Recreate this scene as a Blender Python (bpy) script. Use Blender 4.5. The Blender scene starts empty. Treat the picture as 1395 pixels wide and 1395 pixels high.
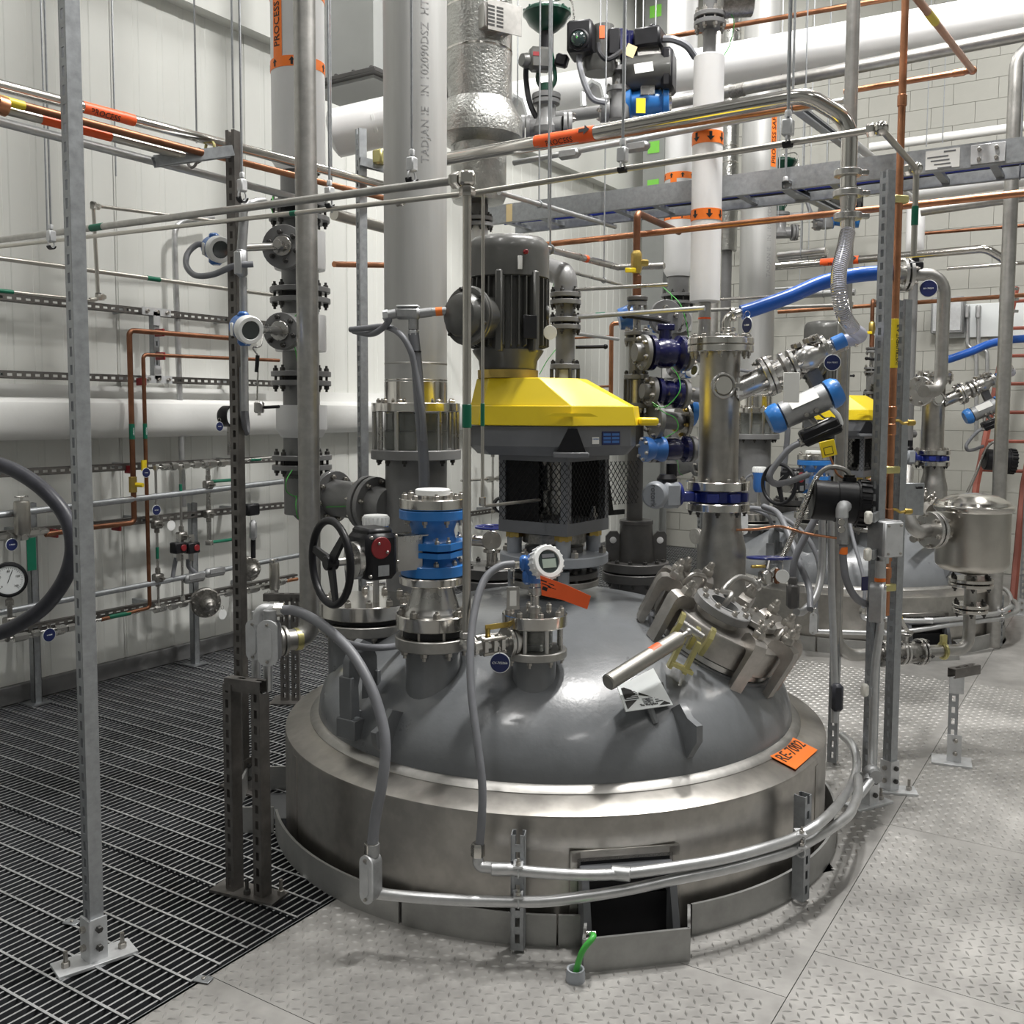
import bpy, math, random
from mathutils import Vector as V, Matrix as MX
from math import sin, cos, pi, radians as RD, sqrt, atan2
random.seed(7)
S = bpy.context.scene
COL = S.collection
# ------------------------------------------------------------------ camera
F, PPX, PPY, HOR = 1330.0, 697.5, 655.0, 560.0
YAW, TILT, ROLL = RD(32.4), math.atan((PPY - HOR) / F), RD(0.25)
EYE = V((0, 0, 1.6))
CR = MX.Rotation(YAW, 3, 'Z') @ MX.Rotation(pi / 2 - TILT, 3, 'X') @ MX.Rotation(ROLL, 3, 'Z')
cd = bpy.data.cameras.new('camera')
cam = bpy.data.objects.new('camera', cd)
COL.objects.link(cam)
cam.matrix_world = MX.Translation(EYE) @ CR.to_4x4()
cd.sensor_width = 36.0
cd.lens = 36.0 * F / 1395.0
cd.shift_y = (PPY - 697.5) / 1395.0
cd.clip_start, cd.clip_end = 0.05, 100
S.camera = cam
# ------------------------------------------------------------------ light and exposure
S.view_settings.view_transform = 'Standard'
S.view_settings.look = 'None'
S.view_settings.exposure = -0.12
S.view_settings.gamma = 1.0
S.view_settings.use_curve_mapping = False
wd = bpy.data.worlds.new('world')
S.world = wd
wd.use_nodes = True
wd.node_tree.nodes['Background'].inputs[0].default_value = (.9, .95, 1, 1)
wd.node_tree.nodes['Background'].inputs[1].default_value = 0.25


def lamp(x, y, z, sx, sy, w, rot=(0, 0, 0)):
    l = bpy.data.lights.new('key_fill_lamp', 'AREA')
    l.shape = 'RECTANGLE'
    l.size, l.size_y, l.energy = sx, sy, w
    l.color = (1.0, .985, .955)
    o = bpy.data.objects.new('key_fill_lamp', l)
    o.location = (x, y, z)
    o.rotation_euler = rot
    COL.objects.link(o)


H = V((-sin(YAW), cos(YAW), 0))
RT = V((cos(YAW), sin(YAW), 0))
UP = V((0, 0, 1))
EX, EY = V((1, 0, 0)), V((0, 1, 0))
for lx, ly, lw in ((-1.2, 3.7, 800), (-.85, 5.4, 800), (1.7, 3.0, 120), (-4.1, 2.6, 130), (-3.7, 6.6, 190), (.9, 6.6, 170), (3.2, 5.6, 130), (-1.9, .1, 200), (1.8, -.6, 90), (-3.6, 9.4, 120), (-.6, 9.7, 110)):  # strong pair follows the cast shadows; weaker lamps are unseen, added as fill
    lamp(lx, ly, 6.35, .28 if lw > 500 else .42, .6 if lw > 500 else 1.25, lw * .36)


# ------------------------------------------------------------------ placing helpers
def ray(px, py):
    return CR @ V(((px - PPX) / F, (PPY - py) / F, -1))


def at(px, py, d):
    r = ray(px, py)
    return EYE + r * (d / r.dot(H))


def atz(px, py, z):
    r = ray(px, py)
    return EYE + r * ((z - EYE.z) / r.z)


def atx(px, py, x):
    r = ray(px, py)
    return EYE + r * ((x - EYE.x) / r.x)


def aty(px, py, y):
    r = ray(px, py)
    return EYE + r * ((y - EYE.y) / r.y)


def rdz(r, d, z):
    return RT * r + H * d + UP * z


# ------------------------------------------------------------------ materials
MT = {}


def mat(name, col, metal=0.0, rough=0.5, var=0.12, scale=8.0, bump=0.0, coat=0.0, stretch=None, trans=0.0, emit=None, alpha=1.0, spots=0.0):
    m = bpy.data.materials.new(name)
    m.use_nodes = True
    nt = m.node_tree
    N, L = nt.nodes, nt.links
    b = N['Principled BSDF']
    b.inputs['Metallic'].default_value = metal
    b.inputs['Roughness'].default_value = rough
    b.inputs['Coat Weight'].default_value = coat
    b.inputs['Coat Roughness'].default_value = 0.12
    b.inputs['Transmission Weight'].default_value = trans
    b.inputs['Alpha'].default_value = alpha
    if emit:
        b.inputs['Emission Color'].default_value = (*emit[:3], 1)
        b.inputs['Emission Strength'].default_value = emit[3]
    tc = N.new('ShaderNodeTexCoord')
    mp = N.new('ShaderNodeMapping')
    L.new(tc.outputs['Object'], mp.inputs[0])
    if stretch:
        mp.inputs['Scale'].default_value = stretch
    nz = N.new('ShaderNodeTexNoise')
    nz.inputs['Scale'].default_value = scale
    nz.inputs['Detail'].default_value = 5
    nz.inputs['Roughness'].default_value = .65
    L.new(mp.outputs[0], nz.inputs['Vector'])
    rp = N.new('ShaderNodeValToRGB')
    rp.color_ramp.elements[0].position = .28
    rp.color_ramp.elements[1].position = .72
    rp.color_ramp.elements[0].color = (*[c * (1 - var) for c in col], 1)
    rp.color_ramp.elements[1].color = (*[min(1, c * (1 + var)) for c in col], 1)
    L.new(nz.outputs['Fac'], rp.inputs[0])
    out = rp.outputs[0]
    if spots:
        vz = N.new('ShaderNodeTexNoise')
        vz.inputs['Scale'].default_value = scale * 6
        vz.inputs['Detail'].default_value = 2
        L.new(mp.outputs[0], vz.inputs['Vector'])
        r2 = N.new('ShaderNodeValToRGB')
        r2.color_ramp.elements[0].position = .42
        r2.color_ramp.elements[1].position = .6
        r2.color_ramp.elements[0].color = (1 - spots, 1 - spots, 1 - spots, 1)
        r2.color_ramp.elements[1].color = (1, 1, 1, 1)
        L.new(vz.outputs['Fac'], r2.inputs[0])
        mx = N.new('ShaderNodeMix')
        mx.data_type = 'RGBA'
        mx.blend_type = 'MULTIPLY'
        mx.inputs['Factor'].default_value = 1
        L.new(out, mx.inputs['A'])
        L.new(r2.outputs[0], mx.inputs['B'])
        out = mx.outputs['Result']
    L.new(out, b.inputs['Base Color'])
    mr = N.new('ShaderNodeMapRange')
    mr.inputs['To Min'].default_value = max(.03, rough * .75)
    mr.inputs['To Max'].default_value = min(1, rough * 1.25)
    L.new(nz.outputs['Fac'], mr.inputs['Value'])
    L.new(mr.outputs[0], b.inputs['Roughness'])
    if bump:
        bp = N.new('ShaderNodeBump')
        bp.inputs['Strength'].default_value = bump
        bp.inputs['Distance'].default_value = .004
        nb = N.new('ShaderNodeTexNoise')
        nb.inputs['Scale'].default_value = scale * 5
        nb.inputs['Detail'].default_value = 3
        L.new(mp.outputs[0], nb.inputs['Vector'])
        L.new(nb.outputs['Fac'], bp.inputs['Height'])
        L.new(bp.outputs[0], b.inputs['Normal'])
    MT[name] = m
    return m


mat('stainless', (.54, .53, .51), 1, .28, .12, 6)
mat('polished', (.66, .64, .60), 1, .17, .08, 5)
mat('jacket', (.46, .44, .41), 1, .36, .2, 3.5, .06, spots=.1)
mat('milled', (.45, .44, .42), 1, .42, .12, 5, .03, spots=.1)
mat('bare_pipe', (.44, .44, .43), .55, .5, .07, 3, .02, stretch=(6, 6, .4))
mat('cast_steel', (.33, .32, .30), 1, .42, .25, 14, .25, spots=.25)
mat('galvanized', (.37, .385, .40), .85, .46, .16, 40)
mat('galvanized_light', (.62, .63, .64), .6, .5, .1, 30)
mat('dark_strut', (.2, .19, .18), .9, .48, .25, 20)
mat('conduit', (.56, .565, .57), .85, .36, .1, 20)
mat('cast_alu', (.36, .365, .37), .7, .5, .12, 40, .1)
mat('vessel_paint', (.155, .163, .172), 0, .3, .08, 12, .14, coat=.35)
mat('pipe_paint', (.19, .19, .19), 0, .42, .12, 9, .03, coat=.2)
mat('iron', (.095, .092, .09), .2, .42, .2, 12, .06)
mat('motor_paint', (.085, .085, .08), .1, .36, .15, 9, .03, coat=.3)
mat('gear_paint', (.14, .145, .155), 0, .42, .1, 8, .03, coat=.15)
mat('light_gray_paint', (.33, .35, .38), 0, .4, .08, 9)
mat('bolt_steel', (.42, .4, .37), 1, .38, .2, 30)
mat('dark_bolt', (.07, .068, .065), .5, .5, .25, 30)
mat('black_plastic', (.012, .012, .014), 0, .38, .2, 12)
mat('black_rubber', (.02, .02, .022), 0, .48, .2, 12)
mat('hose_rubber', (.045, .046, .055), 0, .38, .2, 20)
mat('gray_hose', (.17, .175, .19), 0, .45, .08, 20)
mat('yellow', (.80, .60, .015), 0, .38, .04, 6, .02, coat=.2)
mat('brass', (.55, .40, .12), 1, .35, .15, 12)
mat('zinc_yellow', (.58, .53, .24), .8, .38, .15, 12)
mat('copper', (.50, .235, .13), 1, .34, .22, 12)
mat('copper_dark', (.23, .105, .06), .9, .42, .3, 9)
mat('blue_valve', (.022, .17, .50), 0, .36, .1, 10, coat=.2)
mat('sky_blue', (.03, .19, .56), 0, .34, .1, 10, coat=.3)
mat('transmitter_blue', (.035, .14, .42), 0, .34, .1, 10, coat=.3)
mat('navy', (.006, .007, .055), 0, .25, .15, 10, coat=.35)
mat('butterfly_blue', (.010, .022, .19), 0, .32, .1, 10, coat=.4)
mat('hose_blue', (.012, .10, .45), 0, .32, .05, 10, coat=.2)
mat('tag_blue', (.01, .018, .09), 0, .4, .05, 10)
mat('cable_blue', (.01, .03, .3), 0, .4, .1, 20)
mat('green_diaphragm', (.004, .045, .026), 0, .3, .15, 10, coat=.4)
mat('label_green', (.0, .13, .07), 0, .5, .05, 10)
mat('bright_green', (.06, .4, .06), 0, .4, .06, 10)
mat('tape_green', (.3, .85, .12), 0, .5, .04, 10)
mat('orange', (.85, .19, .02), 0, .45, .04, 10)
mat('orange_red', (.82, .11, .02), 0, .45, .05, 10)
mat('red', (.22, .010, .014), 0, .4, .1, 10)
mat('ladder_red', (.27, .075, .05), 0, .5, .12, 10)
mat('white_pvc', (.76, .76, .76), 0, .36, .03, 4, coat=.15)
mat('white_plastic', (.78, .79, .78), 0, .38, .03, 10)
mat('ivory_plastic', (.75, .74, .68), 0, .45, .04, 10)
mat('wall_white', (.67, .675, .64), 0, .5, .025, 2.5, .05)
mat('trim_white', (.72, .72, .70), 0, .5, .04, 4, .15)
mat('block_paint', (.44, .435, .395), 0, .55, .04, 6, .25)
mat('mortar', (.42, .415, .375), 0, .7, .05, 8, .2)
mat('gray_wall_paint', (.36, .37, .36), 0, .5, .05, 5)
mat('baseboard_gray', (.13, .13, .13), 0, .55, .25, 5)
mat('ceiling_white', (.3, .3, .3), 0, .7, .04, 3)
mat('plate_steel', (.375, .365, .35), .5, .46, .26, 2.2, .05, spots=.1)
mat('grating_lit', (.78, .79, .80), .9, .38, .1, 8)  # light on the bar tops put into a brighter colour
mat('grating_shade', (.10, .105, .115), .5, .55, .2, 8)  # shade on the bar sides put into a darker colour
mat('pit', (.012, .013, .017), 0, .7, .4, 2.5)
mat('curb_steel', (.38, .38, .37), .75, .48, .2, 7, .08)
mat('clamp_steel', (.44, .42, .395), 1, .38, .18, 18, .15)
mat('embossed', (.46, .46, .44), 1, .3, .15, 14, 1.0)
mat('stencil_gray', (.30, .30, .30), .3, .55, .1, 20)
mat('print_black', (.01, .01, .01), 0, .5, .1, 10)
mat('print_white', (.82, .85, .85), 0, .5, .02, 10)
mat('paper', (.78, .78, .75), 0, .6, .05, 10)
mat('manila', (.6, .47, .25), 0, .6, .05, 10)
mat('lens', (.02, .03, .03), 0, .08, .1, 10, coat=.6)
mat('lcd', (.30, .36, .31), 0, .25, .05, 10, coat=.4)
mat('sight_glass', (.5, .52, .5), 0, .05, .05, 8, trans=.75)
mat('clear_hose', (.72, .73, .86), 0, .22, .05, 8, trans=.35)
mat('mesh_black', (.014, .014, .014), .3, .45, .1, 20)
mat('cylinder_steel', (.33, .32, .295), 1, .45, .12, 6)
mat('strainer_steel', (.50, .48, .44), 1, .33, .12, 6, .03)
mat('tape_yellow', (.7, .55, .03), 0, .45, .04, 10)

for n_ in ('black_plastic', 'black_rubber', 'mesh_black', 'hose_rubber'):
    MT[n_].node_tree.nodes['Principled BSDF'].inputs['Specular IOR Level'].default_value = .25

# ------------------------------------------------------------------ mesh builder
def fr(o, z, x=None):
    z = V(z).normalized()
    if x is None:
        x = V((0, 0, 1)) if abs(z.z) < .9 else RT
    x = V(x)
    x = (x - z * x.dot(z))
    if x.length < 1e-6:
        x = z.orthogonal()
    x.normalize()
    y = z.cross(x)
    return MX(((x.x, y.x, z.x, o[0]), (x.y, y.y, z.y, o[1]), (x.z, y.z, z.z, o[2]), (0, 0, 0, 1)))


class MB:
    def __init__(s, T=None):
        s.v, s.f, s.T = [], [], T

    def add(s, vs, fs):
        n = len(s.v)
        if s.T is not None:
            s.v += [s.T @ V(v) for v in vs]
        else:
            s.v += [V(v) for v in vs]
        s.f += [tuple(i + n for i in f) for f in fs]
        return s

    def box(s, c, sz, rot=None, ch=0.0):
        x, y, z = sz[0] / 2, sz[1] / 2, sz[2] / 2
        R = rot if rot is not None else MX.Identity(3)
        c = V(c)
        if ch <= 0:
            vs = [V((a * x, b * y, k * z)) for a in (-1, 1) for b in (-1, 1) for k in (-1, 1)]
            fs = [(0, 1, 3, 2), (4, 6, 7, 5), (0, 4, 5, 1), (2, 3, 7, 6), (0, 2, 6, 4), (1, 5, 7, 3)]
        else:
            ch = min(ch, x * .9, y * .9, z * .9)
            vs, ix = [], {}
            for a in (-1, 1):
                for b in (-1, 1):
                    for k in (-1, 1):
                        for q in range(3):
                            e = [x, y, z]
                            for w in range(3):
                                if w != q:
                                    e[w] -= ch
                            ix[(a, b, k, q)] = len(vs)
                            vs.append(V((a * e[0], b * e[1], k * e[2])))
            fs = []
            sg = (-1, 1)
            for a in sg:
                fs.append([ix[(a, b, k, 0)] for b, k in ((-1, -1), (1, -1), (1, 1), (-1, 1))][::a])
                fs.append([ix[(b, a, k, 1)] for b, k in ((-1, -1), (-1, 1), (1, 1), (1, -1))][::a])
                fs.append([ix[(b, k, a, 2)] for b, k in ((-1, -1), (1, -1), (1, 1), (-1, 1))][::a])
                for b in sg:
                    w = a * b
                    fs.append([ix[(a, b, -1, 0)], ix[(a, b, 1, 0)], ix[(a, b, 1, 1)], ix[(a, b, -1, 1)]][::-w])
                    fs.append([ix[(a, -1, b, 0)], ix[(a, 1, b, 0)], ix[(a, 1, b, 2)], ix[(a, -1, b, 2)]][::w])
                    fs.append([ix[(-1, a, b, 1)], ix[(1, a, b, 1)], ix[(1, a, b, 2)], ix[(-1, a, b, 2)]][::-w])
                    for k in sg:
                        fs.append([ix[(a, b, k, 0)], ix[(a, b, k, 1)], ix[(a, b, k, 2)]][::a * b * k])
        return s.add([c + R @ v for v in vs], fs)

    def lathe(s, prof, o=(0, 0, 0), ax=(0, 0, 1), n=20, a0=0.0, a1=2 * pi, x=None):
        T = fr(V(o), ax, x)
        full = abs(a1 - a0 - 2 * pi) < 1e-6
        m = n if full else n + 1
        vs, fs, rows = [], [], []
        for r, h in prof:
            if r < 1e-6:
                rows.append([len(vs)] * m)
                vs.append(T @ V((0, 0, h)))
            else:
                rows.append(list(range(len(vs), len(vs) + m)))
                for i in range(m):
                    a = a0 + (a1 - a0) * i / n
                    vs.append(T @ V((r * cos(a), r * sin(a), h)))
        for A, B in zip(rows, rows[1:]):
            for i in range(n):
                j = (i + 1) % m
                q = []
                for t in (A[i], A[j], B[j], B[i]):
                    if t not in q:
                        q.append(t)
                if len(q) > 2:
                    fs.append(tuple(q))
        return s.add(vs, fs)

    def cyl(s, p0, p1, r, r1=None, n=14, ch=0.0):
        p0, p1 = V(p0), V(p1)
        h = (p1 - p0).length
        r1 = r if r1 is None else r1
        if ch:
            pr = [(0, 0), (r - ch, 0), (r, ch), (r1, h - ch), (r1 - ch, h), (0, h)]
        else:
            pr = [(0, 0), (r, 0), (r1, h), (0, h)]
        return s.lathe(pr, p0, p1 - p0, n)

    def disc(s, o, ax, r, t, n=24, ch=.002, ri=0):
        if ri:
            pr = [(ri, 0), (r - ch, 0), (r, ch), (r, t - ch), (r - ch, t), (ri, t), (ri, 0)]
        else:
            pr = [(0, 0), (r - ch, 0), (r, ch), (r, t - ch), (r - ch, t), (0, t)]
        return s.lathe(pr, o, ax, n)

    def tube(s, pts, r, n=10, closed=False, rf=None):
        pts = [V(p) for p in pts]
        q = [pts[0]]
        for p in pts[1:]:
            if (p - q[-1]).length > 1e-5:
                q.append(p)
        pts = q
        k = len(pts)
        vs, fs = [], []
        t = (pts[1] - pts[0]).normalized()
        u = t.orthogonal().normalized()
        for i in range(k):
            if closed:
                t2 = (pts[(i + 1) % k] - pts[i - 1]).normalized()
            elif i == 0:
                t2 = (pts[1] - pts[0]).normalized()
            elif i == k - 1:
                t2 = (pts[-1] - pts[-2]).normalized()
            else:
                t2 = ((pts[i + 1] - pts[i]).normalized() + (pts[i] - pts[i - 1]).normalized())
                t2 = t2.normalized() if t2.length > 1e-6 else t
            u = (u - t2 * u.dot(t2)).normalized()
            w = t2.cross(u)
            t = t2
            rr = rf(i) if rf else r
            for j in range(n):
                a = 2 * pi * j / n
                vs.append(pts[i] + (u * cos(a) + w * sin(a)) * rr)
        for i in range(k if closed else k - 1):
            a, b = i * n, ((i + 1) % k) * n
            for j in range(n):
                fs.append((a + j, a + (j + 1) % n, b + (j + 1) % n, b + j))
        if not closed:
            fs.append(tuple(range(n))[::-1])
            fs.append(tuple(range((k - 1) * n, k * n)))
        return s.add(vs, fs)

    def prism(s, poly, T, h, poly2=None):
        p2 = poly2 or poly
        n = len(poly)
        vs = [T @ V((p[0], p[1], 0)) for p in poly] + [T @ V((p[0], p[1], h)) for p in p2]
        fs = [tuple(range(n))[::-1], tuple(range(n, 2 * n))]
        fs += [(i, (i + 1) % n, n + (i + 1) % n, n + i) for i in range(n)]
        return s.add(vs, fs)

    def torus(s, o, ax, R, r, n=28, m=8, x=None):
        T = fr(V(o), ax, x)
        return s.tube([T @ V((R * cos(2 * pi * i / n), R * sin(2 * pi * i / n), 0)) for i in range(n)], r, m, True)

    def sph(s, o, r, n=12, sq=1.0, ax=(0, 0, 1)):
        k = max(4, n // 2)
        return s.lathe([(r * sin(pi * i / k), -r * sq * cos(pi * i / k)) for i in range(k + 1)], o, ax, n)

    def nut(s, o, ax, r, h):
        return s.lathe([(0, 0), (r, 0), (r, h * .8), (r * .82, h), (0, h)], o, ax, 6)

    def build(s, name, m, parent=None, loc=None):
        me = bpy.data.meshes.new(name)
        org = ORG[parent.name] if parent is not None else (loc if loc is not None else V((0, 0, 0)))
        me.from_pydata([v - org for v in s.v], [], s.f)
        me.materials.append(MT[m])
        me.shade_smooth()
        me.set_sharp_from_angle(angle=RD(38))
        o = bpy.data.objects.new(name, me)
        COL.objects.link(o)
        if parent is not None:
            o.parent = parent
        else:
            o.location = org
        ORG[o.name] = V(org)
        return o


ORG = {}


def tag(o, label, cat, group=None):
    o['label'], o['category'] = label, cat
    if group:
        o['group'] = group
    return o


def thing(name, label, cat, loc, group=None):
    o = bpy.data.objects.new(name, None)
    o.empty_display_size = .05
    COL.objects.link(o)
    o.location = V(loc)
    ORG[o.name] = V(loc)
    return tag(o, label, cat, group)


def solo(mb, name, m, label, cat, group=None):
    lo = [min(v[i] for v in mb.v) for i in range(3)]
    hi = [max(v[i] for v in mb.v) for i in range(3)]
    return tag(mb.build(name, m, None, V(((lo[0] + hi[0]) / 2, (lo[1] + hi[1]) / 2, lo[2]))), label, cat, group)


def struct(mb, name, m, parent=None):
    o = mb.build(name, m, parent)
    if parent is None:
        o['kind'] = 'structure'
    return o


def stuff(o):
    o['kind'] = 'stuff'
    return o


def inst(me, name, T, parent, m=None):
    o = bpy.data.objects.new(name, me)
    COL.objects.link(o)
    o.parent = parent
    o.matrix_local = MX.Translation(-ORG[parent.name]) @ T
    ORG[o.name] = V((0, 0, 0))
    return o


def copy_tree(o, parent=None, delta=None):
    c = o.copy()
    COL.objects.link(c)
    if parent is not None:
        c.parent = parent
    if delta is not None:
        c.location = o.location + delta
    for ch in list(o.children):
        copy_tree(ch, c)
    return c


BOLT = {}


def bolt_mesh(r, h, m):
    k = (round(r, 4), round(h, 4), m)
    if k not in BOLT:
        mb = MB().lathe([(0, 0), (r, 0), (r, r * 1.1), (r * .8, r * 1.3), (r * .52, r * 1.3), (r * .52, h), (0, h)], n=6)
        me = bpy.data.meshes.new('bolt')
        me.from_pydata(mb.v, [], mb.f)
        me.materials.append(MT[m])
        BOLT[k] = me
    return BOLT[k]


def bolts(parent, o, ax, R, n, r, h, m='bolt_steel', sep=True, a0=.2, both=0.0):
    """hex bolt heads standing on a circle; `both` = distance to a second ring of nuts facing the other way"""
    T = fr(V(o), ax)
    z = V(ax).normalized()
    if sep:
        for i in range(n):
            a = a0 + 2 * pi * i / n
            p = T @ V((R * cos(a), R * sin(a), 0))
            inst(bolt_mesh(r, h, m), 'bolt', fr(p, z), parent)
            if both:
                inst(bolt_mesh(r, h, m), 'nut', fr(p - z * both, -z), parent)
    else:
        mb = MB()
        for i in range(n):
            a = a0 + 2 * pi * i / n
            p = T @ V((R * cos(a), R * sin(a), 0))
            mb.lathe([(0, 0), (r, 0), (r, r * 1.2), (r * .5, r * 1.2), (r * .5, h), (0, h)], p, z, 6)
            if both:
                mb.lathe([(0, 0), (r, 0), (r, r * 1.2), (r * .5, r * 1.2), (r * .5, h), (0, h)], p - z * both, -z, 6)
        stuff(mb.build('bolts', m, parent))


def joint(root, o, ax, R, t, gap, nb, br, m='pipe_paint', bm='dark_bolt', sep=True, m2=None, a0=.2):
    """two flanges face to face around a gasket, centred on o"""
    z = V(ax).normalized()
    o = V(o)
    a = MB().disc(o + z * gap / 2, z, R, t, 26).build('flange', m, root)
    MB().disc(o - z * (gap / 2 + t), z, R, t, 26).build('flange', m2 or m, root)
    MB().disc(o - z * gap / 2, z, R * .72, gap, 20, .0005).build('gasket', 'black_rubber', root)
    bolts(a, o + z * (gap / 2 + t), z, R * .84, nb, br, br * 2.2, bm, sep, a0, both=gap + 2 * t)
    # the studs that bridge the gap
    T = fr(o, z)
    mb = MB()
    for i in range(nb):
        an = a0 + 2 * pi * i / nb
        p = T @ V((R * .84 * cos(an), R * .84 * sin(an), 0))
        mb.cyl(p - z * gap / 2, p + z * gap / 2, br * .5, n=5)
    stuff(mb.build('studs', bm, root))
    return a


def fillet(pts, rad, k=7):
    pts = [V(p) for p in pts]
    out = [pts[0]]
    for a, b, c in zip(pts, pts[1:], pts[2:]):
        u, w = (a - b), (c - b)
        lu, lw = u.length, w.length
        u.normalize()
        w.normalize()
        ang = u.angle(w)
        if ang > pi - .02:
            out.append(b)
            continue
        tl = min(rad / math.tan(ang / 2), lu * .49, lw * .49)
        p0, p1 = b + u * tl, b + w * tl
        rr = tl * math.tan(ang / 2)
        cen = b + (u + w).normalized() * (rr / sin(ang / 2))
        e0, e1 = (p0 - cen), (p1 - cen)
        for i in range(k + 1):
            t = i / k
            th = pi - ang
            v = (e0 * sin((1 - t) * th) + e1 * sin(t * th)) / sin(th)
            out.append(cen + v)
    out.append(pts[-1])
    return out


def spline(pts, k=8):
    """Catmull-Rom through the points"""
    P = [V(p) for p in pts]
    P = [P[0] * 2 - P[1]] + P + [P[-1] * 2 - P[-2]]
    out = []
    for i in range(1, len(P) - 2):
        a, b, c, d = P[i - 1:i + 3]
        for j in range(k):
            t = j / k
            out.append(.5 * (2 * b + (c - a) * t + (2 * a - 5 * b + 4 * c - d) * t * t + (3 * b - a - 3 * c + d) * t ** 3))
    out.append(P[-2])
    return out


def text(s, size, o, xd, up, m, parent, wrap=None, name='lettering', ext=.0006):
    """flat lettering as a mesh; wrap=(centre, axis, radius) bends it round a cylinder whose surface passes o"""
    c = bpy.data.curves.new('lettering', 'FONT')
    c.body, c.size, c.align_x, c.align_y = s, size, 'CENTER', 'CENTER'
    c.resolution_u = 2
    c.extrude = ext
    ob = bpy.data.objects.new('lettering_source', c)
    COL.objects.link(ob)
    me = bpy.data.meshes.new_from_object(ob)
    bpy.data.objects.remove(ob)
    xd, up, o = V(xd).normalized(), V(up).normalized(), V(o)
    n = xd.cross(up)
    vs = []
    for v in me.vertices:
        x, y, z = v.co
        if wrap:
            cen, ax, r = wrap
            ax = V(ax).normalized()
            p = o + xd * x + up * y
            q = p - V(cen)
            h = ax * q.dot(ax)
            rad = (o - V(cen))
            rad = rad - ax * rad.dot(ax)
            tn = ax.cross(rad.normalized())
            lat = (p - o).dot(tn)
            a = lat / r
            vs.append(V(cen) + h + (rad.normalized() * cos(a) + tn * sin(a)) * (r + z + .0006))
        else:
            vs.append(o + xd * x + up * y + n * (z + .0006))
    mb = MB()
    mb.v = vs
    mb.f = [tuple(p.vertices) for p in me.polygons]
    ob = mb.build(name, m, parent)
    return ob


def pipe(name, label, cat, pts, r, m, rad=None, n=12, group=None, smooth=False):
    """one run of pipe, tube or hose; a thing of its own (a root Empty so that couplings and labels can be its parts)"""
    path = spline(pts) if smooth else fillet(pts, rad if rad else r * 3)
    root = thing(name, label, cat, V(pts[0]), group)
    MB().tube(path, r, n).build('tube', m, root)
    return root


def collar(root, p, ax, r, l, m, name='coupling', n=12):
    z = V(ax).normalized()
    p = V(p)
    return MB().cyl(p - z * l / 2, p + z * l / 2, r, n=n, ch=min(.002, l * .2)).build(name, m, root)


def strut(root, p0, p1, face, m='galvanized', w=.041, slots=True, name='channel', pitch=.05, back='dark_strut'):
    """U channel with slots punched in its web; `face` is the direction the web looks to"""
    p0, p1 = V(p0), V(p1)
    z = (p1 - p0)
    L = z.length
    z.normalize()
    T = fr(p0, z, face)     # x = face
    h, t = w / 2, .0028
    mb = MB(T)
    # open side away from face: two flanges with lips
    for sgn in (-1, 1):
        mb.box((0, sgn * (h - t / 2), L / 2), (w, t, L))
        mb.box((-h + t / 2, sgn * (h - .006), L / 2), (t, .010, L))
    if slots:
        n = max(1, int(L / pitch))
        st = L / n
        sl = min(.028, st * .56)
        for sgn in (-1, 1):
            mb.box((h - t / 2, sgn * (h - .007), L / 2), (t, .013, L))
        for i in range(n):
            mb.box((h - t / 2, 0, i * st + (st - sl) / 2), (t, .016, st - sl))
    else:
        mb.box((h - t / 2, 0, L / 2), (t, w, L))
    return mb.build(name, m, root)


def mark(*roots):
    """things that stand in both reactor bays: copied to the rear one at the end"""
    BAY.extend(roots)
    return roots[0]


BAY = []
CV = rdz((754 - PPX) / F * 4.04, 3.93, 0)         # axis of the front reactor on the floor


def vp(ang, rad, z):
    """point round the reactor; ang in degrees from the side that looks at the viewer, to the right"""
    a = RD(ang)
    return CV + RT * (rad * sin(a)) - H * (rad * cos(a)) + UP * z


def atR(px, py, R):
    """where the view ray first meets the cylinder of radius R round the reactor"""
    r = ray(px, py)
    e = EYE - CV
    a = r.x ** 2 + r.y ** 2
    b = 2 * (e.x * r.x + e.y * r.y)
    c = e.x ** 2 + e.y ** 2 - R * R
    q = b * b - 4 * a * c
    t = (-b - sqrt(max(q, 0))) / (2 * a)
    return EYE + r * t


class ST:
    """a vertical stack standing at pixel px seen at height py and distance d: heights and radii follow from pixels"""
    def __init__(s, px, py, d):
        s.p, s.px, s.d = at(px, py, d), px, d

    def z(s, py):
        return at(s.px, py, s.d).z

    def o(s, py):
        return V((s.p.x, s.p.y, s.z(py)))

    def r(s, hw):
        return hw * (s.d * 1.003) / F

    def cyl(s, root, name, m, y0, y1, hw0, hw1=None, n=28, ch=.003):
        """y0 above y1 in the picture"""
        hw1 = hw0 if hw1 is None else hw1
        mb = MB().cyl(s.o(y1), s.o(y0), s.r(hw1), s.r(hw0), n, ch)
        return mb.build(name, m, root)

    def flange(s, root, m, y0, y1, hw, nb=8, br=.012, bm='bolt_steel', up=True, down=False, sep=True, name='flange', a0=.2):
        f = MB().disc(s.o(y1), UP, s.r(hw), s.z(y0) - s.z(y1), 32, .003).build(name, m, root)
        if up:
            bolts(f, s.o(y0), UP, s.r(hw) * .84, nb, br, br * 1.8, bm, sep, a0)
        if down:
            bolts(f, s.o(y1), -UP, s.r(hw) * .84, nb, br, br * 2.2, bm, sep, a0)
        return f
# ------------------------------------------------------------------ the room
XL, YB, XR, YF, ZC = -5.1, 10.8, 6.2, -4.2, 6.6
XS = -2.15          # edge between grating and plate
r_ = struct(MB().box((XL - .12, (YB + YF) / 2, ZC / 2), (.12, YB - YF + .4, ZC + 1.2)), 'wall_left', 'gray_wall_paint')
ORG['wall_left'] = V((0, 0, 0))
wl = r_


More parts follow.
